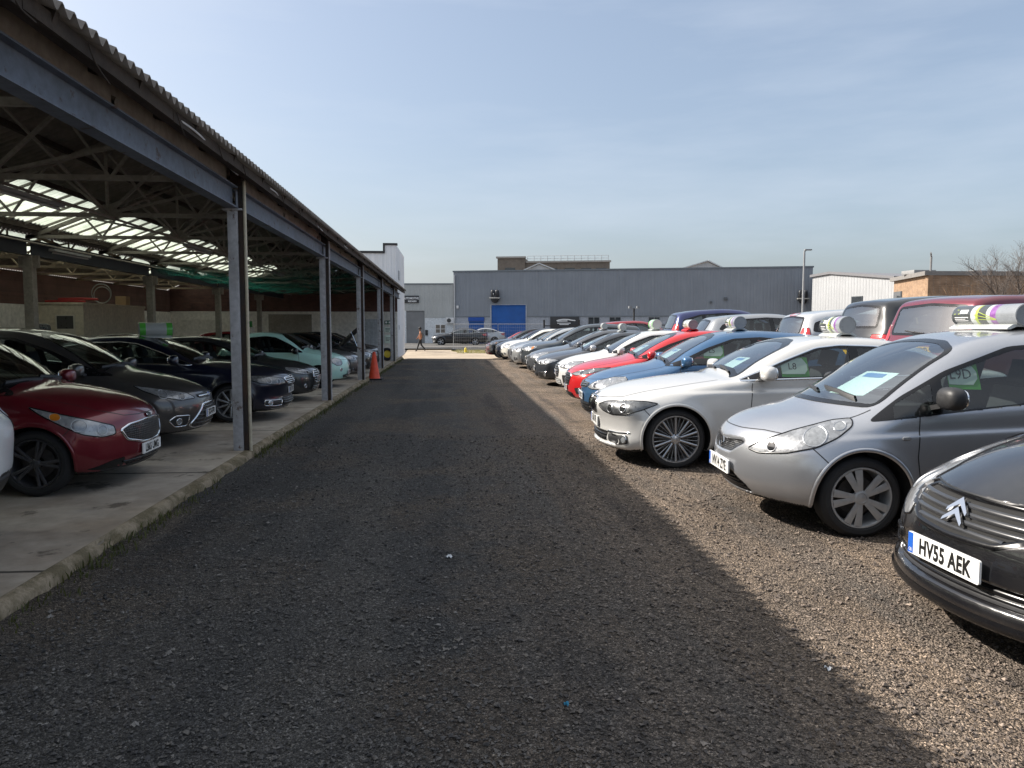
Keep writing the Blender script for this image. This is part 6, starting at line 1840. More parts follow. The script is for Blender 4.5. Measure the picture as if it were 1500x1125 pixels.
m = MB(); m.smooth = True; m.lathe([(.09, 0), (.085, .30), (.06, .36), (.001, .40)], 16, 'z'); m.build('post', simple('marker_yellow', (.62, .48, .03), .5), hy); m = MB(); m.lathe([(.11, 0), (.11, .04), (.001, .04)], 16, 'z'); m.build('collar', simple('marker_white', (.6, .6, .6), .5), hy)

# ------------------------------------------------------------------ bare tree and bush
BARK = patchy('bark', (.15, .125, .11), (.09, .078, .068), .9, 3, .5, 30)
def bare_tree(name, base, lean, h, seed, label, cat, spread=.55, mat=BARK, levels=5, r0=.11):
    rd = random.Random(seed); o = empty(name, base, 0, label, cat); tr = MB(); cr = MB()
    def grow(p, d, ln, r, lv):
        pts = [p]; rs = [r]; n = 5
        for i in range(n):
            d = (d+Vector((rd.gauss(0, .13), rd.gauss(0, .13), rd.gauss(.03, .10)))).normalized(); p = p+d*(ln/n); pts.append(p); rs.append(r*(1-.42*(i+1)/n))
            if lv < levels and i >= 1 and rd.random() < (.85 if lv else .6):
                a = rd.uniform(0, 6.28); s_ = Vector((cos(a), sin(a), rd.uniform(-.1, .5)))
                grow(p, (d*(1-spread*.6)+s_*spread).normalized(), ln*rd.uniform(.5, .75), rs[-1]*.62, lv+1)
        (tr if lv == 0 else cr).tube(pts, rs, 8 if lv < 2 else 4, lv < 1)
        if lv < levels:
            for _ in range(2):
                a = rd.uniform(0, 6.28); grow(p, (d+Vector((cos(a), sin(a), .2))*spread*.8).normalized(), ln*.66, rs[-1]*.85, lv+1)
    grow(Vector((0, 0, 0)), Vector(lean).normalized(), h, r0, 0)
    tr.build('trunk', mat, o, fix=False, weld=False); cr.build('crown', mat, o, fix=False, weld=False)
x, y = at(1512, 25)
bare_tree('bare_tree', (x, y, .2), (-.14, 0, 1), 1.75, 5, 'leafless tree with reaching twigs at the right edge', 'tree', .62, r0=.075, levels=5)
TWIG = patchy('brown_twigs', (.22, .13, .07), (.13, .08, .045), .9, 3, .3, 30)
def bush(u, zc, w, h, seed, label):
    rd = random.Random(seed); x, y = at(u, zc); o = empty('bare_bush', (x, y, .3), 0, label, 'bush', 'leafless brown bushes by the brick building'); m = MB()
    for _ in range(230):
        a = rd.uniform(0, 6.28); r = abs(rd.gauss(0, .4))*w; p = Vector((r*cos(a)*.6, r*sin(a)*.4, rd.uniform(0, h*.45))); pts = [p]; d = Vector((cos(a)*.5, sin(a)*.3, 1)).normalized()
        for i in range(4): d = (d+Vector((rd.gauss(0, .25), rd.gauss(0, .25), .05))).normalized(); p = p+d*h*rd.uniform(.12, .2); pts.append(p)
        m.tube(pts, [.012, .010, .008, .006, .003], 4, False)
    m.build('branches', TWIG, o, fix=False, weld=False)
bush(1405, 30, 1.6, 2.9, 3, 'rounded brown leafless bush in front of the brick wall'); bush(1440, 31, 1.5, 2.6, 8, 'thinner brown leafless bush closer to the bare tree')

# ------------------------------------------------------------------ the walker
def person():
    x, y = at(616, 55); z = float(ground_z(x, y))
    o = empty('person', (x, y, z), R(-90)+YAW*0, 'person in dark trousers and an orange brown jacket walking past the end building', 'person')
    # local -y is forward; joints: (name, pos, radius, parent)
    J = [((0, 0, .93), .13, None), ((0, .0, 1.12), .135, 0), ((0, .0, 1.34), .15, 1), ((0, -.01, 1.46), .06, 2), ((0, -.03, 1.55), .075, 3), ((0, -.035, 1.66), .095, 4), ((0, -.03, 1.73), .07, 5),
         ((.17, 0, 1.38), .065, 2), ((.22, .10, 1.14), .050, 7), ((.21, .02, .92), .036, 8), ((.21, -.03, .84), .03, 9),
         ((-.17, 0, 1.38), .065, 2), ((-.22, -.10, 1.14), .050, 11), ((-.20, -.24, .95), .036, 12), ((-.20, -.29, .90), .03, 13),
         ((.09, 0, .88), .10, 0), ((.10, -.14, .50), .068, 15), ((.10, -.26, .09), .045, 16), ((.10, -.40, .05), .035, 17),
         ((-.09, 0, .88), .10, 0), ((-.10, .06, .48), .068, 19), ((-.10, .34, .16), .045, 20), ((-.10, .30, .04), .035, 21)]
    bm = bmesh.new(); ly = bm.verts.layers.skin.verify(); vs = [bm.verts.new(j[0]) for j in J]
    for i, j in enumerate(J):
        if j[2] is not None: bm.edges.new((vs[i], vs[j[2]]))
    for v, j in zip(vs, J): v[ly].radius = (j[1], j[1]*.85); v[ly].use_root = (j is J[0])
    me = bpy.data.meshes.new('body'); bm.to_mesh(me); bm.free()
    b = mesh_obj('body', me, o); b.modifiers.new('skin', 'SKIN'); s_ = b.modifiers.new('sub', 'SUBSURF'); s_.levels = s_.render_levels = 2
    dg = bpy.context.evaluated_depsgraph_get(); me2 = bpy.data.meshes.new_from_object(b.evaluated_get(dg)); b.modifiers.clear(); b.data = me2
    mats = [simple('skin_tone', (.16, .085, .055), .55), simple('jacket', (.30, .13, .07), .8, var=.3), simple('dark_trousers', (.015, .016, .02), .85), simple('dark_shoes', (.02, .018, .017), .5)]
    for mm in mats: me2.materials.append(mm)
    for f in me2.polygons:
        c = f.center; f.use_smooth = True
        f.material_index = 0 if c.z > 1.47 else 1 if (c.z > .93 or abs(c.x) > .165) and not (c.z < .90) else 2 if c.z > .11 and not (c.y < -.33 and c.z < .12) else 3
        if abs(c.x) > .165 and c.z < .90: f.material_index = 0
    m = MB(); m.smooth = True; m.ball((0, -.015, 1.70), .105, .115, .11, 16, 10); m.build('hair', simple('dark_hair', (.012, .010, .009), .7), o)
    m = MB(); m.smooth = True; m.ball((0, .15, 1.22), .15, .075, .21, 14, 8, .7); m.build('backpack', simple('grey_backpack', (.10, .10, .10), .7), o)
person()
ROW = 'cars parked in the row along the gravel lane'
SHED = 'cars parked under the open shed'; SHED_S = .955   # the slab falls away a little from the lane
BACK = 'cars parked on the bank behind the row'
YAWD = R(-4.68)

C3 = scaled(JAZZ, L=3.85, W=.835, H=1.52, wheels=(.74, 3.19), wr=.292, nose_c=.33, nose_p=2.2, crown_hood=.12, belt=(.90, .045), k=.12,
    top=[(.22, .16), (.05, .175), (0, .25), (.03, .33), (.03, .43), (.05, .53), (.085, .62), (.14, .71), (.24, .785), (.48, .90), (.78, .985), (1.03, 1.04), (1.38, 1.27), (1.72, 1.44), (2.0, 1.51), (2.35, 1.52), (2.9, 1.49), (3.3, 1.40), (3.55, 1.22), (3.72, 1.0), (3.82, .85), (3.85, .65), (3.83, .4), (3.75, .25), (3.6, .2)],
    recess=[([(-.1, .72), (.36, .725), (.45, .69), (.42, .61), (.28, .56), (-.1, .55)], .022, .012), ([(-.1, .30), (.50, .30), (.54, .375), (-.1, .385)], .03, .010)])

def front_c3(c):
    k = (1/c.ax, 1/c.aw, 1/c.az)
    q = lambda P: [(x*k[0], y*k[1], z*k[2]) for x, y, z in P]
    h = lambda P: [(y*k[1], z*k[2]) for y, z in P]
    c.headlight(q([(.07, .455, .54), (.10, .475, .66), (.2, .55, .79), (.42, .67, .90), (.56, .735, .945), (.52, .78, .86), (.36, .78, .70), (.2, .69, .56), (.11, .56, .51)]), 50, [(q([(.22, .64, .70)])[0], .066, CLEAR_LENS, .95), (q([(.36, .69, .82)])[0], .045, CLEAR_LENS)], lamp_mat('bright_headlamp_reflector', (.42, .43, .445), .35))
    c.grille(h([(0, .535), (.26, .545), (.375, .595), (.405, .675), (.33, .715), (0, .715)]), WELL, bars=0, outline=BLACK_GLOSS, outline_w=.03)
    c.grille(h([(0, .535), (.26, .545), (.375, .595), (.405, .675), (.33, .715), (0, .715)]), WELL, hi_bars=[z*k[2] for z in (.565, .602, .639, .676)], bar_mat=simple('dark_slat', (.034, .035, .038), .3, .2, coat=.4), bar_w=.026, off=.005)
    c.grille(h([(0, .30), (.48, .30), (.52, .37), (0, .38)]), BLACK_PLASTIC, hi_bars=[.322*k[2], .352*k[2]], bar_mat=BLACK_GLOSS, name='lower_grille', bar_w=.022)
    c.intake(q([(.06, .52, .43), (.20, .70, .43), (.24, .73, .36), (.08, .54, .35)]), 30, simple('black_paint_panel', (.012, .012, .013), .2, coat=1), trim=BLACK_GLOSS, name='bumper_insert')
    c.ribbon([(-.66, .215), (-.3, .21), (0, .21), (.3, .21), (.66, .215)], 0, .05, .002, BLACK_GLOSS, 'bumper_lip', raised=.018)
    c.plate(.43*k[2], 'HV55 AEK'); c.badge('chevrons', .640*k[2], .050, .026)

def front_jazz(c):
    c.headlight([(.08, .42, .60), (.16, .50, .67), (.34, .63, .765), (.56, .73, .845), (.68, .79, .865), (.71, .80, .82), (.60, .82, .735), (.46, .81, .665), (.26, .70, .605), (.12, .54, .58)], 52, [((.45, .77, .735), .066, CLEAR_LENS, 1.2), ((.20, .60, .64), .036, DARK_LENS), ((.61, .79, .81), .028, CLEAR_LENS, 1.4)])
    c.grille([(0, .54), (.20, .545), (.345, .63), (.30, .655), (0, .625)], GRILLE)
    c.grille([(0, .25), (.36, .25), (.375, .30), (.24, .39), (0, .39)], BLACK_PLASTIC, bars=4, bar_mat=BLACK_GLOSS, name='lower_grille')
    c.plate(.425, 'NV14 ZYE'); c.badge('h_mark', .59, .048)
    def ind(p, n):
        for sg in (-1, 1):
            m = MB(); m.ball((p[0][0], sg*(p[0][1]+.002), p[0][2]), .032, .008, .014, 12, 8, .6); m.build('side_repeater', CLEAR_LENS, c.root)
    c.probe([(1.10, .735)], 90, ind)

def extra_bmw(c):
    for sg in (-1, 1): pass
    price_sheet(c, -.16, 'printed sheet behind the windscreen of the white saloon')
    price_card(c, 1.95, 1.0, 'green and white card in the front side window of the white saloon', 'L8')

n = px(1328, 3.95)
n = px(1386, 3.80)
build('black_hatchback', C3, paint('black_car_paint', (.010, .010, .012), .3, .25), 0, 'black hatchback with a double chevron badge and the plate HV55 AEK', n, R(0.3), front_c3, W_SIX, HUBCAP, gaps=(1.30, 2.35), mirror=(1.30, .96), mirror_mat=BLACK_PLASTIC, group=ROW, fullrear=True)

n = px(1057, 6.58)
def ex_jazz(c):
    price_sheet(c, -.30, 'pale printed sheet behind the windscreen of the silver hatchback')
    price_card(c, 1.47, 1.085, 'green edged card with large digits in the side window of the silver hatchback', w=.23, h=.20)
    roof_sign(c, 2.22, 'largest dark printed advertising tube, on the silver hatchback', .86, .092, bands=[(.32, SIGN_DARK), (.08, SIGN_WHITE), (.04, SIGN_LIME), (.13, SIGN_DARK), (.06, SIGN_WHITE), (.09, SIGN_PURPLE), (.28, SIGN_GREY)], saddle=SIGN_WHITE)
build('silver_hatchback', JAZZ, paint('silver_paint', (.40, .41, .435), .7, .30), 0, 'silver hatchback with plastic wheel covers and a black door mirror', n, YAWD+R(1.0), front_jazz, W_COVER, HUBCAP, gaps=(1.21, 2.38), mirror=(1.33, .975), mirror_mat=BLACK_PLASTIC, handles=[(2.2, .86), (3.15, .92)], group=ROW, extra=ex_jazz)

n = px(867, 9.48)
def ex_bmw(c):
    extra_bmw(c); roof_sign(c, 2.92, 'printed advertising tube with a round grey cap on the white saloon', .54, .110)
build('white_saloon', BMW, paint('pearl_white_paint', (.53, .525, .51), .15, .35), 0, 'white saloon with a twin kidney grille and many-spoked alloy wheels', n, YAWD+R(1.5), 'kidney', W_MULTI, ALLOY, 'quarter_roundel', 'EJ16 OFL', smoke=True, gaps=(1.62, 2.76), mirror=(1.72, .985), group=ROW, extra=ex_bmw)

n = px(852, 12.6)
VWB = scaled(HATCH, L=4.2, W=.885, H=1.48)
def ex_blue(c):
    price_sheet(c, -.14, 'printed sheet behind the windscreen of the mid blue hatchback'); price_card(c, 1.72, 1.08, 'green card with digits in the side window of the blue hatchback', 'L5')
    roof_sign(c, 2.4, 'printed advertising tube on the mid blue hatchback', .52, .105)
build('blue_hatchback', VWB, paint('mid_blue_paint', (.045, .125, .25), .5, .32), 1, 'mid blue metallic hatchback beside the white saloon', n, YAWD, 'golf', W_FIVE, ALLOY, 'vw_mark', 'FX10 DGY', group=ROW, extra=ex_blue)

n = px(829, 15.6)
FOC = scaled(HATCH, L=4.36, W=.91, H=1.47)
def ex_red(c):
    price_sheet(c, -.14, 'printed sheet behind the windscreen of the bright red hatchback')
    roof_sign(c, 2.4, 'banded advertising tube on the bright red hatchback', .52, .10, bands=[(.2, SIGN_DARK), (.12, SIGN_WHITE), (.1, SIGN_GREY), (.1, SIGN_WHITE), (.12, SIGN_GREY), (.36, SIGN_WHITE)], saddle=simple('red_plastic', (.45, .01, .012), .4))
build('red_hatchback', FOC, paint('bright_red_paint', (.50, .008, .012), .1, .3), 1, 'bright red hatchback with a dark six-sided grille', n, YAWD, 'hexa', W_TWIN, ALLOY, 'blue_oval', 'KS16 LVD', smoke=True, group=ROW, extra=ex_red)

n = px(814, 18.7)
WHT = scaled(HATCH, L=4.05, W=.87, H=1.46)
def ex_white(c):
    roof_sign(c, 2.3, 'white advertising tube with green edges on the plain white hatchback', .52, .12, bands=[(.15, SIGN_GREEN), (.7, SIGN_WHITE), (.15, SIGN_GREEN)], letter=False, cap=SIGN_WHITE)
build('white_hatchback', WHT, paint('plain_white_paint', (.58, .58, .57), 0, .4), 1, 'plain white hatchback with a barred chrome grille beside the bright red car', n, YAWD, 'stack', W_FIVE, ALLOY, 'bar', 'WR13 EKT', group=ROW, extra=ex_white)

n = px(783, 21.6)
B1 = scaled(BMW, L=4.32, W=.883, H=1.42, wheels=(.76, 3.45))
B1['top'] = scaled(HATCH, L=4.32, H=1.42, W=.883)['top']
H1 = scaled(HATCH, L=4.32, W=.883, H=1.42)
def ex_b1(c):
    price_sheet(c, -.14, 'printed sheet behind the windscreen of the dark grey hatchback')
    roof_sign(c, 2.35, 'grey banded advertising tube on the dark grey hatchback', .46, .105, bands=[(.3, SIGN_GREY), (.1, SIGN_WHITE), (.1, SIGN_LIME), (.2, SIGN_WHITE), (.3, SIGN_WHITE)], letter=False, cap=SIGN_WHITE)
build('dark_grey_hatchback', H1, paint('dark_grey_paint', (.055, .06, .07), .5, .3), 1, 'dark grey hatchback with a twin kidney grille', n, YAWD, 'kidney', W_FIVE, ALLOY, 'quarter_roundel', 'BJ62 WHY', mirror_mat=simple('silver_mirror_cap', (.5, .5, .52), .3, .5), group=ROW, extra=ex_b1)

n = px(772, 24.6)
def ex_hid(c):
    roof_sign(c, 2.35, 'small white banded advertising tube on the mid grey estate', .42, .10, bands=[(.4, SIGN_WHITE), (.2, SIGN_GREY), (.4, SIGN_WHITE)], letter=False, cap=SIGN_WHITE)
build('grey_estate', scaled(HATCH, L=4.45, W=.9, H=1.46), paint('mid_grey_paint', (.11, .115, .125), .5, .3), 2, 'mid grey estate half hidden behind the dark grey hatchback', n, YAWD, 'golf', W_TEN, ALLOY, 'oval', '', group=ROW, extra=ex_hid)
n = px(763, 27.5)
build('grey_crossover', scaled(SUV, L=4.28, W=.89, H=1.65), paint('slate_grey_paint', (.07, .08, .09), .5, .3), 2, 'tall slate grey crossover with large fog lamps', n, YAWD, 'suv', W_FIVE, ALLOY, 'ring', 'LM15 RXB', group=ROW)
n = px(748, 30.5)
build('silver_hatchback', scaled(HATCH, L=4.1, W=.87, H=1.52), paint('bright_silver_paint', (.46, .47, .47), .6, .3), 2, 'bright silver hatchback beyond the slate grey crossover', n, YAWD, 'hexa', W_FIVE, ALLOY, 'oval', '', group=ROW)
n = px(744, 33.4)
build('grey_hatchback', scaled(HATCH, L=4.2, W=.88, H=1.50), paint('warm_grey_paint', (.20, .20, .20), .5, .3), 2, 'warm grey hatchback between the bright silver and the cream cars', n, YAWD, 'stack', W_FIVE, ALLOY, 'oval', '', group=ROW)
n = px(733, 36.3)
build('cream_hatchback', scaled(POD, L=3.75, W=.84, H=1.45), paint('cream_paint', (.62, .60, .54), .05, .35), 2, 'small cream hatchback with round headlamps', n, YAWD, 'round', W_FIVE, ALLOY, 'ring', '', gaps=(1.2, 2.3), mirror=(1.22, .95), group=ROW)
def gz(y):
    return -.30*float(sstep(36, 52, np.array(float(y))))
for u, zc, nm, sp_, col, ml, lb, fr in ((726, 39.2, 'navy_hatchback', scaled(HATCH, L=4.1, H=1.47, W=.88), (.012, .018, .05), .4, 'navy hatchback beyond the small cream car', 'golf'),
                                        (717, 42.2, 'black_crossover', scaled(SUV, L=4.2, H=1.58, W=.88), (.008, .008, .010), .3, 'black crossover second from the far end of the row', 'suv'),
                                        (711, 45.2, 'red_hatchback', scaled(HATCH, L=4.0, H=1.50, W=.87), (.30, .02, .035), .2, 'dull red hatchback at the far end of the row', 'hexa')):
    n = px(u, zc)
    build(nm, sp_, paint(lb.split(' ')[0]+'_far_paint', col, ml, .32), 2, lb, n, YAWD, fr, W_FIVE, ALLOY, 'oval', '', group=ROW, z=gz(n[1]))

# ---- the cars on the bank behind, tails towards the lane
BZ = .38
def tail(u, zc, ang=0.0):
    t = px(u, zc); return t, pi+YAWD+R(ang)
MPR = scaled(MPV, L=4.6, W=.92, H=1.63, tail_c=.10, tumble=.26, k=.085,
    rear=[(-.68, 1.06), (.68, 1.06), (.62, 1.46), (0, 1.50), (-.62, 1.46)])
MPR['top'] = [p for p in MPR['top'] if p[0] < 3.9]+[(4.15, 1.585), (4.36, 1.52), (4.45, 1.30), (4.53, 1.02), (4.59, .88), (4.60, .62), (4.57, .40), (4.46, .25), (4.3, .21)]
def ex_chev(c):
    L = c.sp['L']
    c.patch([(-.26, .955), (.26, .955), (.26, 1.03), (-.26, 1.03)], 180, .006, CHROME, 'tailgate_trim', rnd=.01)
    def cb(p, n):
        make_badge('bow_tie', .05, plane_frame((p[0][0]+.02, 0, .992), (0, 1, 0), (0, 0, 1)), c.root)
    c.probe([(0, .992)], 180, cb)
    def cbs(out):
        loose(c, 'window_banner', 'white banner with a green end in the side windows of the dark red people carrier', 'banner')([out[0]])
        bpy.data.objects.remove(out[1]); hold.append(out[0])
    hold = []
    c.patch([(2.15, 1.15), (3.62, 1.18), (3.42, 1.42), (2.15, 1.42)], 90, .012, SIGN_WHITE, 'window_banner', mirror=True, cb=cbs, rnd=.01)
    def cb2(out):
        out[0].parent = hold[0]; bpy.data.objects.remove(out[1])
    c.patch([(3.28, 1.176), (3.615, 1.182), (3.418, 1.418), (3.08, 1.416)], 90, .015, SIGN_GREEN, 'green_end', mirror=True, cb=cb2, rnd=.01)
t, rz = tail(1342, 10.9, 12)
build('red_people_carrier', MPR, paint('dark_red_paint', (.14, .010, .024), .3, .3), 1, 'dark red people carrier with a gold bow tie badge on its tailgate', tail_to_nose(*t, rz, 4.6), rz, 'golf', W_FIVE, ALLOY, rear='tall', rplate='AU12 KXD', zp=.86, group=BACK, z=BZ, extra=ex_chev)
BSU = scaled(SUV, L=4.1, W=.88, H=1.70, belt=(1.0, .03), cladding=False, lower_trim=None)
t, rz = tail(1238, 13.6, 8)
build('black_crossover', BSU, paint('black_metallic_paint', (.016, .017, .019), .5, .3), 1, 'black crossover with a roof spoiler beside the dark red people carrier', tail_to_nose(*t, rz, 4.1), rz, 'suv', W_FIVE, ALLOY, rear='low', zp=.72, group=BACK, z=BZ)
t, rz = tail(1138, 16.6, 4)
build('pale_silver_hatchback', scaled(MPV, L=3.9, W=.86, H=1.54), paint('pale_silver_paint', (.50, .51, .52), .3, .3), 2, 'pale silver hatchback with its high red brake light showing', tail_to_nose(*t, rz, 3.9), rz, 'golf', W_FIVE, ALLOY, rear='tall', zp=.66, group=BACK, z=BZ,
      extra=lambda c: c.patch([(-.16, 1.40), (.16, 1.40), (.16, 1.455), (-.16, 1.455)], 180, .006, RED_LENS, 'high_brake_light', rnd=.02, res=.03))
t, rz = tail(1006, 19.5, 0)
build('silver_estate', scaled(HATCH, L=4.35, W=.90, H=1.50), paint('grey_silver_paint', (.34, .35, .36), .6, .3), 2, 'grey silver estate on the bank beside the navy people carrier', tail_to_nose(*t, rz, 4.35), rz, 'hexa', W_FIVE, ALLOY, rear='low', zp=.66, group=BACK, z=BZ)
t, rz = tail(966, 23, 0)
build('navy_people_carrier', scaled(MPV, L=4.4, W=.90, H=1.68), paint('navy_blue_paint', (.012, .02, .10), .4, .3), 2, 'navy blue people carrier on the bank', tail_to_nose(*t, rz, 4.4), rz, 'golf', W_FIVE, ALLOY, rear='tall', zp=.7, group=BACK, z=BZ)
t, rz = tail(860, 31, 0)
build('red_saloon', scaled(HATCH, L=4.3, W=.88, H=1.47), paint('crimson_paint', (.26, .012, .02), .2, .3), 2, 'crimson hatchback on the bank behind the slate grey crossover', tail_to_nose(*t, rz, 4.3), rz, 'golf', W_FIVE, ALLOY, rear='low', group=BACK, z=BZ-.05)

# ---- under the shed
SZ = .085
def shed(u, zc, ang): return px(u, zc), pi+R(ang)
KIA = scaled(MPV, L=4.08, W=.885, H=1.60, wheels=(.78, 3.40), wr=.32, nose_c=.34)
KIA['top'] = [(.20, .18), (.06, .21), (.01, .31), (0, .46), (.005, .60), (.03, .70), (.10, .79), (.24, .875), (.50, .955), (.8, 1.02)]+[p for p in KIA['top'] if p[0] > 1.0]
def front_kia(c):
    c.headlight([(.15, .58, .575), (.16, .59, .66), (.34, .73, .735), (.60, .83, .81), (.86, .88, .885), (.74, .885, .80), (.55, .875, .695), (.38, .83, .605), (.23, .71, .56)], 55, [((.42, .81, .69), .058, CLEAR_LENS, 1.15), ((.25, .68, .63), .046, CLEAR_LENS), ((.62, .86, .78), .034, AMBER, 1.3)], lamp_mat('bright_headlamp_reflector', (.42, .43, .445), .35))
    c.grille([(0, .435), (.20, .44), (.47, .50), (.54, .605), (.42, .65), (.10, .675), (0, .665)], mesh_grille('diamond_grille', 30), outline=CHROME, outline_w=.020)
    c.grille([(0, .215), (.42, .225), (.52, .275), (.30, .30), (0, .305)], BLACK_PLASTIC, bars=2, bar_mat=BLACK_GLOSS, name='lower_grille')
    c.intake([(.08, .50, .325), (.17, .62, .315), (.36, .82, .25), (.20, .68, .222), (.10, .52, .222)], 32, BLACK_GLOSS, name='bumper_insert')
    c.plate(.365, 'LB65 UMG', band=False); c.badge('oval', .705, .042)
    c.ribbon([(-.7, .215), (0, .205), (.7, .215)], 0, .03, .001, BLACK_PLASTIC, 'bumper_lip', raised=.008)
n, rz = shed(217, 7.68, 2.0)
build('red_people_carrier', KIA, paint('wine_red_paint', (.16, .006, .016), .45, .3), 0, 'wine red car with a chrome framed grille and the plate LB65 UMG', n, rz, front_kia, W_TWIN, ALLOY_DARK, gaps=(1.42, 2.45), mirror=(1.32, 1.02), group=SHED, z=SZ)
CMX = scaled(MPV, L=4.38, W=.91, H=1.62)
def front_cmax(c):
    c.headlight([(.08, .44, .655), (.16, .54, .735), (.42, .74, .80), (.74, .86, .865), (.62, .86, .79), (.42, .83, .705), (.2, .68, .645)], 55, [((.40, .79, .735), .055, CLEAR_LENS, 1.15), ((.2, .64, .69), .042, DARK_LENS)])
    c.grille([(0, .63), (.34, .645), (.38, .70), (0, .715)], BLACK_PLASTIC, bars=1, bar_w=.03)
    c.grille([(0, .25), (.46, .25), (.56, .29), (.34, .50), (.30, .56), (0, .57)], mesh_grille(), bars=5, bar_mat=BLACK_GLOSS, name='lower_grille', outline=CHROME, outline_w=.02)
    c.intake([(.12, .58, .43), (.26, .76, .44), (.34, .82, .38), (.26, .76, .29), (.14, .62, .29)], 34, BLACK_PLASTIC, trim=CHROME, lens=((.22, .72, .36), .04))
    c.plate(.425, 'EX14 FPD'); c.badge('blue_oval', .675, .045)
n, rz = shed(306, 10.3, 4.0)
build('grey_people_carrier', CMX, paint('brown_grey_paint', (.085, .08, .078), .6, .3), 1, 'brownish grey people carrier with the plate EX14 FPD', n, rz, front_cmax, W_TEN, ALLOY, gaps=(1.42, 2.5), mirror=(1.36, 1.03), group=SHED, z=SZ,
      extra=lambda c: price_sheet(c, -.30, 'printed sheet behind the windscreen of the brownish grey people carrier'))
PAS = scaled(BMW, L=4.77, W=.91, H=1.48, wheels=(.90, 3.61), recess=[])
def front_pas(c):
    c.headlight([(.05, .42, .625), (.10, .48, .705), (.34, .72, .755), (.64, .84, .775), (.62, .86, .715), (.42, .83, .645), (.14, .60, .60)], 52, [((.30, .74, .68), .045, DARK_LENS, 1.1), ((.15, .60, .655), .04, DARK_LENS)], LAMP_SMOKE)
    c.grille([(0, .60), (.38, .61), (.42, .71), (0, .735)], BLACK_PLASTIC, bars=3, bar_w=.018, outline=CHROME, outline_w=.014)
    c.grille([(0, .25), (.46, .25), (.46, .38), (0, .39)], BLACK_PLASTIC, bars=3, bar_mat=BLACK_GLOSS, name='lower_grille')
    c.intake([(.10, .50, .345), (.20, .66, .345), (.36, .82, .36), (.36, .82, .27), (.20, .68, .25), (.10, .52, .25)], 35, BLACK_PLASTIC, trim=CHROME, lens=((.26, .76, .305), .04))
    c.ribbon([(-.74, .215), (0, .205), (.74, .215)], 0, .02, .002, CHROME, 'bumper_trim', raised=.006)
    c.plate(.49, 'KM13 VOX'); c.badge('vw_mark', .67, .06)
n, rz = shed(428, 13.1, 3.0)
build('navy_saloon', PAS, paint('midnight_blue_paint', (.004, .007, .025), .4, .28), 1, 'midnight blue saloon with chrome trim behind the nearest post', n, rz, front_pas, W_TEN, ALLOY, gaps=(1.62, 2.76), mirror=(1.70, .985), group=SHED, z=SZ,
      extra=lambda c: roof_sign(c, 2.35, 'white advertising tube with green ends on the midnight blue saloon', .5, .115, bands=[(.18, SIGN_GREEN), (.64, SIGN_WHITE), (.18, SIGN_GREEN)], letter=False, cap=SIGN_GREY, rot=-66))
MER = scaled(HATCH, L=4.3, W=.89, H=1.43)
def front_mer(c):
    front_generic(c, 'stack', 'GN14 DZT', 'three_point_star')
n, rz = shed(466, 16.3, 3.0)
build('grey_hatchback', MER, paint('graphite_paint', (.045, .05, .055), .6, .3), 1, 'graphite hatchback with a three-pointed star badge', n, rz, front_mer, W_FIVE, ALLOY_DARK, group=SHED, z=SZ)
def front_pod(c):
    c.headlight([(.16, .42, .66), (.18, .46, .76), (.30, .58, .80), (.42, .66, .77), (.42, .68, .67), (.30, .62, .59), (.18, .50, .60)], 50, [((.27, .58, .69), .055, CLEAR_LENS)])
    c.lens(c.p2([(.14, .56, .48)], 42)[0], 42, .045, CLEAR_LENS, None, name='running_light')
    c.grille([(0, .25), (.40, .25), (.46, .34), (0, .36)], BLACK_PLASTIC, bars=2, bar_mat=BLACK_GLOSS, name='lower_grille')
    c.plate(.40, 'LR17 HBN'); c.badge('red_disc', .62, .045)
    c.ribbon([(-.34, .62), (-.10, .635)], 0, .012, .003, CHROME, 'bonnet_moustache', raised=.006, mirror=False)
n, rz = shed(511, 19.9, 2.0)
build('mint_hatchback', POD, paint('mint_green_paint', (.40, .66, .60), 0, .35), 1, 'small rounded mint green hatchback', n, rz, front_pod, W_TEN, ALLOY_DARK, gaps=(1.24, 2.30), mirror=(1.28, .94), mirror_mat=BLACK_GLOSS, handles=[(2.12, .80)], group=SHED, z=SZ)
n, rz = shed(527, 23.0, 3)
build('silver_hatchback', scaled(HATCH, L=4.2, W=.88, H=1.45), paint('steel_grey_paint', (.16, .165, .175), .6, .3), 2, 'steel grey hatchback beyond the mint green car', n, rz, 'golf', W_FIVE, ALLOY, group=SHED, z=SZ)
def open_bonnet(c):
    m = MB(); H = Matrix.Translation((1.12, 0, 1.02))@Matrix.Rotation(R(52), 4, 'Y')
    N = 8
    for z0, k in ((0, 0), (-.035, 1)):
        m.cur = k
        for i in range(N):
            for j in range(N):
                P = []
                for a, b in ((i, j), (i+1, j), (i+1, j+1), (i, j+1)):
                    t = a/N; y = (b/N-.5)*1.36*(1-.12*t)
                    P.append(H@Vector((-1.02*t, y, z0-.10*(2*b/N-1)**2-.16*t*t)))
                m.add(P, [(0, 1, 2, 3)])
    m.build('open_bonnet', [c.paint, BLACK_PLASTIC], c.root, fix=False)
    s = MB(); s.tube([(.45, .55, .86), H@Vector((-.62, .55, -.06))], .012, 8); s.build('bonnet_stay', CHROME, c.root)
    e = MB(); e.box(.25, .95, -.55, .55, .70, .93); e.build('engine_bay', BLACK_PLASTIC, c.root, bevel=.05)
n, rz = shed(545, 25.8, 3)
build('black_hatchback', scaled(HATCH, L=4.2, W=.88, H=1.44), paint('soot_black_paint', (.012, .012, .013), .3, .3), 2, 'black hatchback with its bonnet propped open', n, rz, 'hexa', W_FIVE, ALLOY, group=SHED, z=SZ, extra=open_bonnet)
n, rz = shed(556, 28.6, 3)
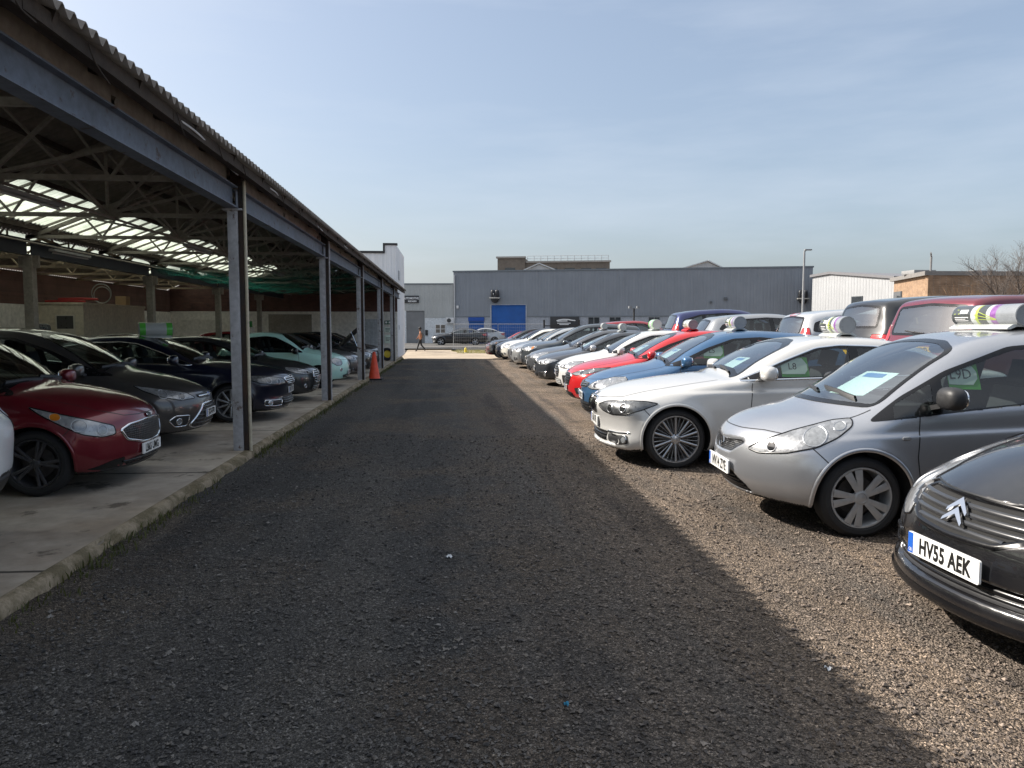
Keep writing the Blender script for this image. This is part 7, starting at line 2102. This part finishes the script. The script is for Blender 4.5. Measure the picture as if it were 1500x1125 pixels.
build('dark_hatchback', scaled(HATCH, L=4.1, W=.87, H=1.45), paint('charcoal_paint', (.035, .036, .04), .5, .3), 2, 'charcoal hatchback behind the orange cone', n, rz, 'golf', W_FIVE, ALLOY, group=SHED, z=SZ)
n, rz = shed(562, 31.6, 3)
build('dark_saloon', scaled(HATCH, L=4.3, W=.88, H=1.42), paint('dark_silver_paint', (.14, .145, .15), .6, .3), 2, 'dark silver hatchback farthest along under the shed', n, rz, 'stack', W_FIVE, ALLOY, group=SHED, z=SZ)
# the white crossover that is backed in next to the camera: only its tail corner shows
WSU = scaled(SUV, L=4.45, W=.92, H=1.65, lower_trim=.50)
wt = px(-46, 5.0)
build('white_crossover', WSU, paint('fleet_white_paint', (.72, .73, .74), 0, .4), 1, 'white crossover backed in with black bumper cladding', tail_to_nose(wt[0], wt[1], R(4), 4.45, SHED_S), R(4), 'suv', W_FIVE, ALLOY, rear='tall', zp=.8, group=SHED, z=SZ)
# second line deeper in the shed
for u, zc, nm, sp_, col, lb, L_ in ((330, 21.5, 'black_saloon', scaled(BMW, L=4.6, H=1.44), (.010, .010, .012), 'black saloon deeper in the shed beside an inner post', 4.6),
                                (250, 18.0, 'black_estate', scaled(HATCH, L=4.5, H=1.46), (.02, .02, .022), 'black estate deeper in the shed behind the saloon with the white roof tube', 4.5),
                                (430, 30.0, 'red_hatchback', scaled(HATCH, L=4.0, H=1.46), (.22, .01, .014), 'red hatchback deep in the shed beyond the mint green car', 4.0)):
    n, rz = px(u, zc), pi+R(3)
    ex = None
    if nm == 'black_estate':
        ex = lambda c: roof_sign(c, 3.0, 'black ribbed advertising tube deep in the shed', .5, .11, bands=[(.3, SIGN_DARK), (.06, SIGN_GREY), (.28, SIGN_DARK), (.06, SIGN_GREY), (.3, SIGN_DARK)], letter=False, cap=SIGN_DARK, saddle=BLACK_PLASTIC)
    build(nm, sp_, paint(lb[:18].replace(' ', '_'), col, .3, .3), 2, lb, n, rz, 'golf', W_FIVE, ALLOY, group=SHED, z=SZ, extra=ex)
# beyond the yard
FZ = 0.0
n = px(633, 68)
build('black_saloon', scaled(BMW, L=4.75, H=1.45), paint('road_black_paint', (.015, .016, .019), .4, .3), 2, 'black saloon parked across the road end in front of the warehouse', n, YAWD, 'kidney', W_FIVE, ALLOY, 'ring', '', gaps=(1.62, 2.76), mirror=(1.72, .985), z=FZ)
n = px(668, 72.5)
build('silver_saloon', scaled(BMW, L=4.5, H=1.46), paint('road_silver_paint', (.42, .43, .44), .5, .3), 2, 'silver saloon parked behind the black one by the warehouse', n, YAWD, 'kidney', W_FIVE, ALLOY, 'ring', '', gaps=(1.62, 2.76), mirror=(1.72, .985), z=FZ)
# ------------------------------------------------------------------ daylight
SUN = Vector((-1.17, .42, 1.0)).normalized()
EL = math.asin(SUN.z); AZ = atan2(SUN.x, SUN.y)
w = bpy.data.worlds.new('World'); SC.world = w; w.use_nodes = True
t = w.node_tree; t.nodes.clear()
wo = t.nodes.new('ShaderNodeOutputWorld'); bg = t.nodes.new('ShaderNodeBackground'); sk = t.nodes.new('ShaderNodeTexSky')
sk.sky_type = 'NISHITA'; sk.sun_disc = False; sk.sun_elevation = EL; sk.sun_rotation = AZ
sk.air_density = 1.0; sk.dust_density = 3.5; sk.ozone_density = 1.0; sk.altitude = 30
bg.inputs[1].default_value = .105
# thin high cloud: streaky, low contrast
tc = t.nodes.new('ShaderNodeTexCoord'); mp = t.nodes.new('ShaderNodeMapping'); mp.inputs['Scale'].default_value = (1.2, 1.6, 7.0); mp.inputs['Rotation'].default_value = (.05, .12, .3)
nz = t.nodes.new('ShaderNodeTexNoise'); nz.inputs['Scale'].default_value = 1.5; nz.inputs['Detail'].default_value = 6; nz.inputs['Roughness'].default_value = .55
cr_ = t.nodes.new('ShaderNodeValToRGB'); cr_.color_ramp.elements[0].position = .47; cr_.color_ramp.elements[1].position = .78
mu = t.nodes.new('ShaderNodeMath'); mu.operation = 'MULTIPLY'; mu.inputs[1].default_value = .42
mx = t.nodes.new('ShaderNodeMix'); mx.data_type = 'RGBA'; mx.inputs[7].default_value = (4.7, 5.1, 5.7, 1)
t.links.new(tc.outputs['Generated'], mp.inputs[0]); t.links.new(mp.outputs[0], nz.inputs['Vector']); t.links.new(nz.outputs['Fac'], cr_.inputs[0]); t.links.new(cr_.outputs[0], mu.inputs[0])
t.links.new(mu.outputs[0], mx.inputs[0]); t.links.new(sk.outputs[0], mx.inputs[6]); 
# an even milky haze in front of the blue, and fill light added overhead, out of view
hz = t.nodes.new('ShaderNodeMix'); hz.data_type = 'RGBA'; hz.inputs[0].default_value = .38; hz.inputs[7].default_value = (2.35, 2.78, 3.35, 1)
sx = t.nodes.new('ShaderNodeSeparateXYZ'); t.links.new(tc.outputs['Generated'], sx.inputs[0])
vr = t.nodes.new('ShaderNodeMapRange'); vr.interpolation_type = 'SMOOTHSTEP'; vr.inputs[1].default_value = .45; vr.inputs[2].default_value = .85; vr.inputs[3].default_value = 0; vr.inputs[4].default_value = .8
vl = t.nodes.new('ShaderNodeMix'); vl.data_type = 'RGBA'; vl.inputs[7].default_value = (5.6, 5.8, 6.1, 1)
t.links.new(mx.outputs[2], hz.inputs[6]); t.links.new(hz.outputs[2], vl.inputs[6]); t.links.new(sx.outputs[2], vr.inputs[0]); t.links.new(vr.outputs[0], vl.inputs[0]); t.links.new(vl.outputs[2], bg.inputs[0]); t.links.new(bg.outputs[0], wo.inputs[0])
l = bpy.data.lights.new('sun', 'SUN'); l.energy = 4.7; l.angle = R(.5); l.color = (1.0, .93, .84)
so = bpy.data.objects.new('sun', l); COL.objects.link(so); so.rotation_euler = SUN.to_track_quat('Z', 'Y').to_euler(); so.location = (-30, 10, 40)
cd = bpy.data.cameras.new('camera'); co = bpy.data.objects.new('camera', cd); COL.objects.link(co)
co.location = (0, 0, CAM_H); co.rotation_euler = (pi/2-PITCH, 0, -YAW)
cd.sensor_width = 36; cd.lens = 36*FPX/PW; cd.clip_start = .05; cd.clip_end = 4000
SC.camera = co
SC.view_settings.view_transform = 'Standard'; SC.view_settings.look = 'None'; SC.view_settings.exposure = 0.92; SC.view_settings.gamma = 1
SC.cycles.max_bounces = 10; SC.cycles.transparent_max_bounces = 16; SC.cycles.use_denoising = True; SC.cycles.sample_clamp_indirect = 8
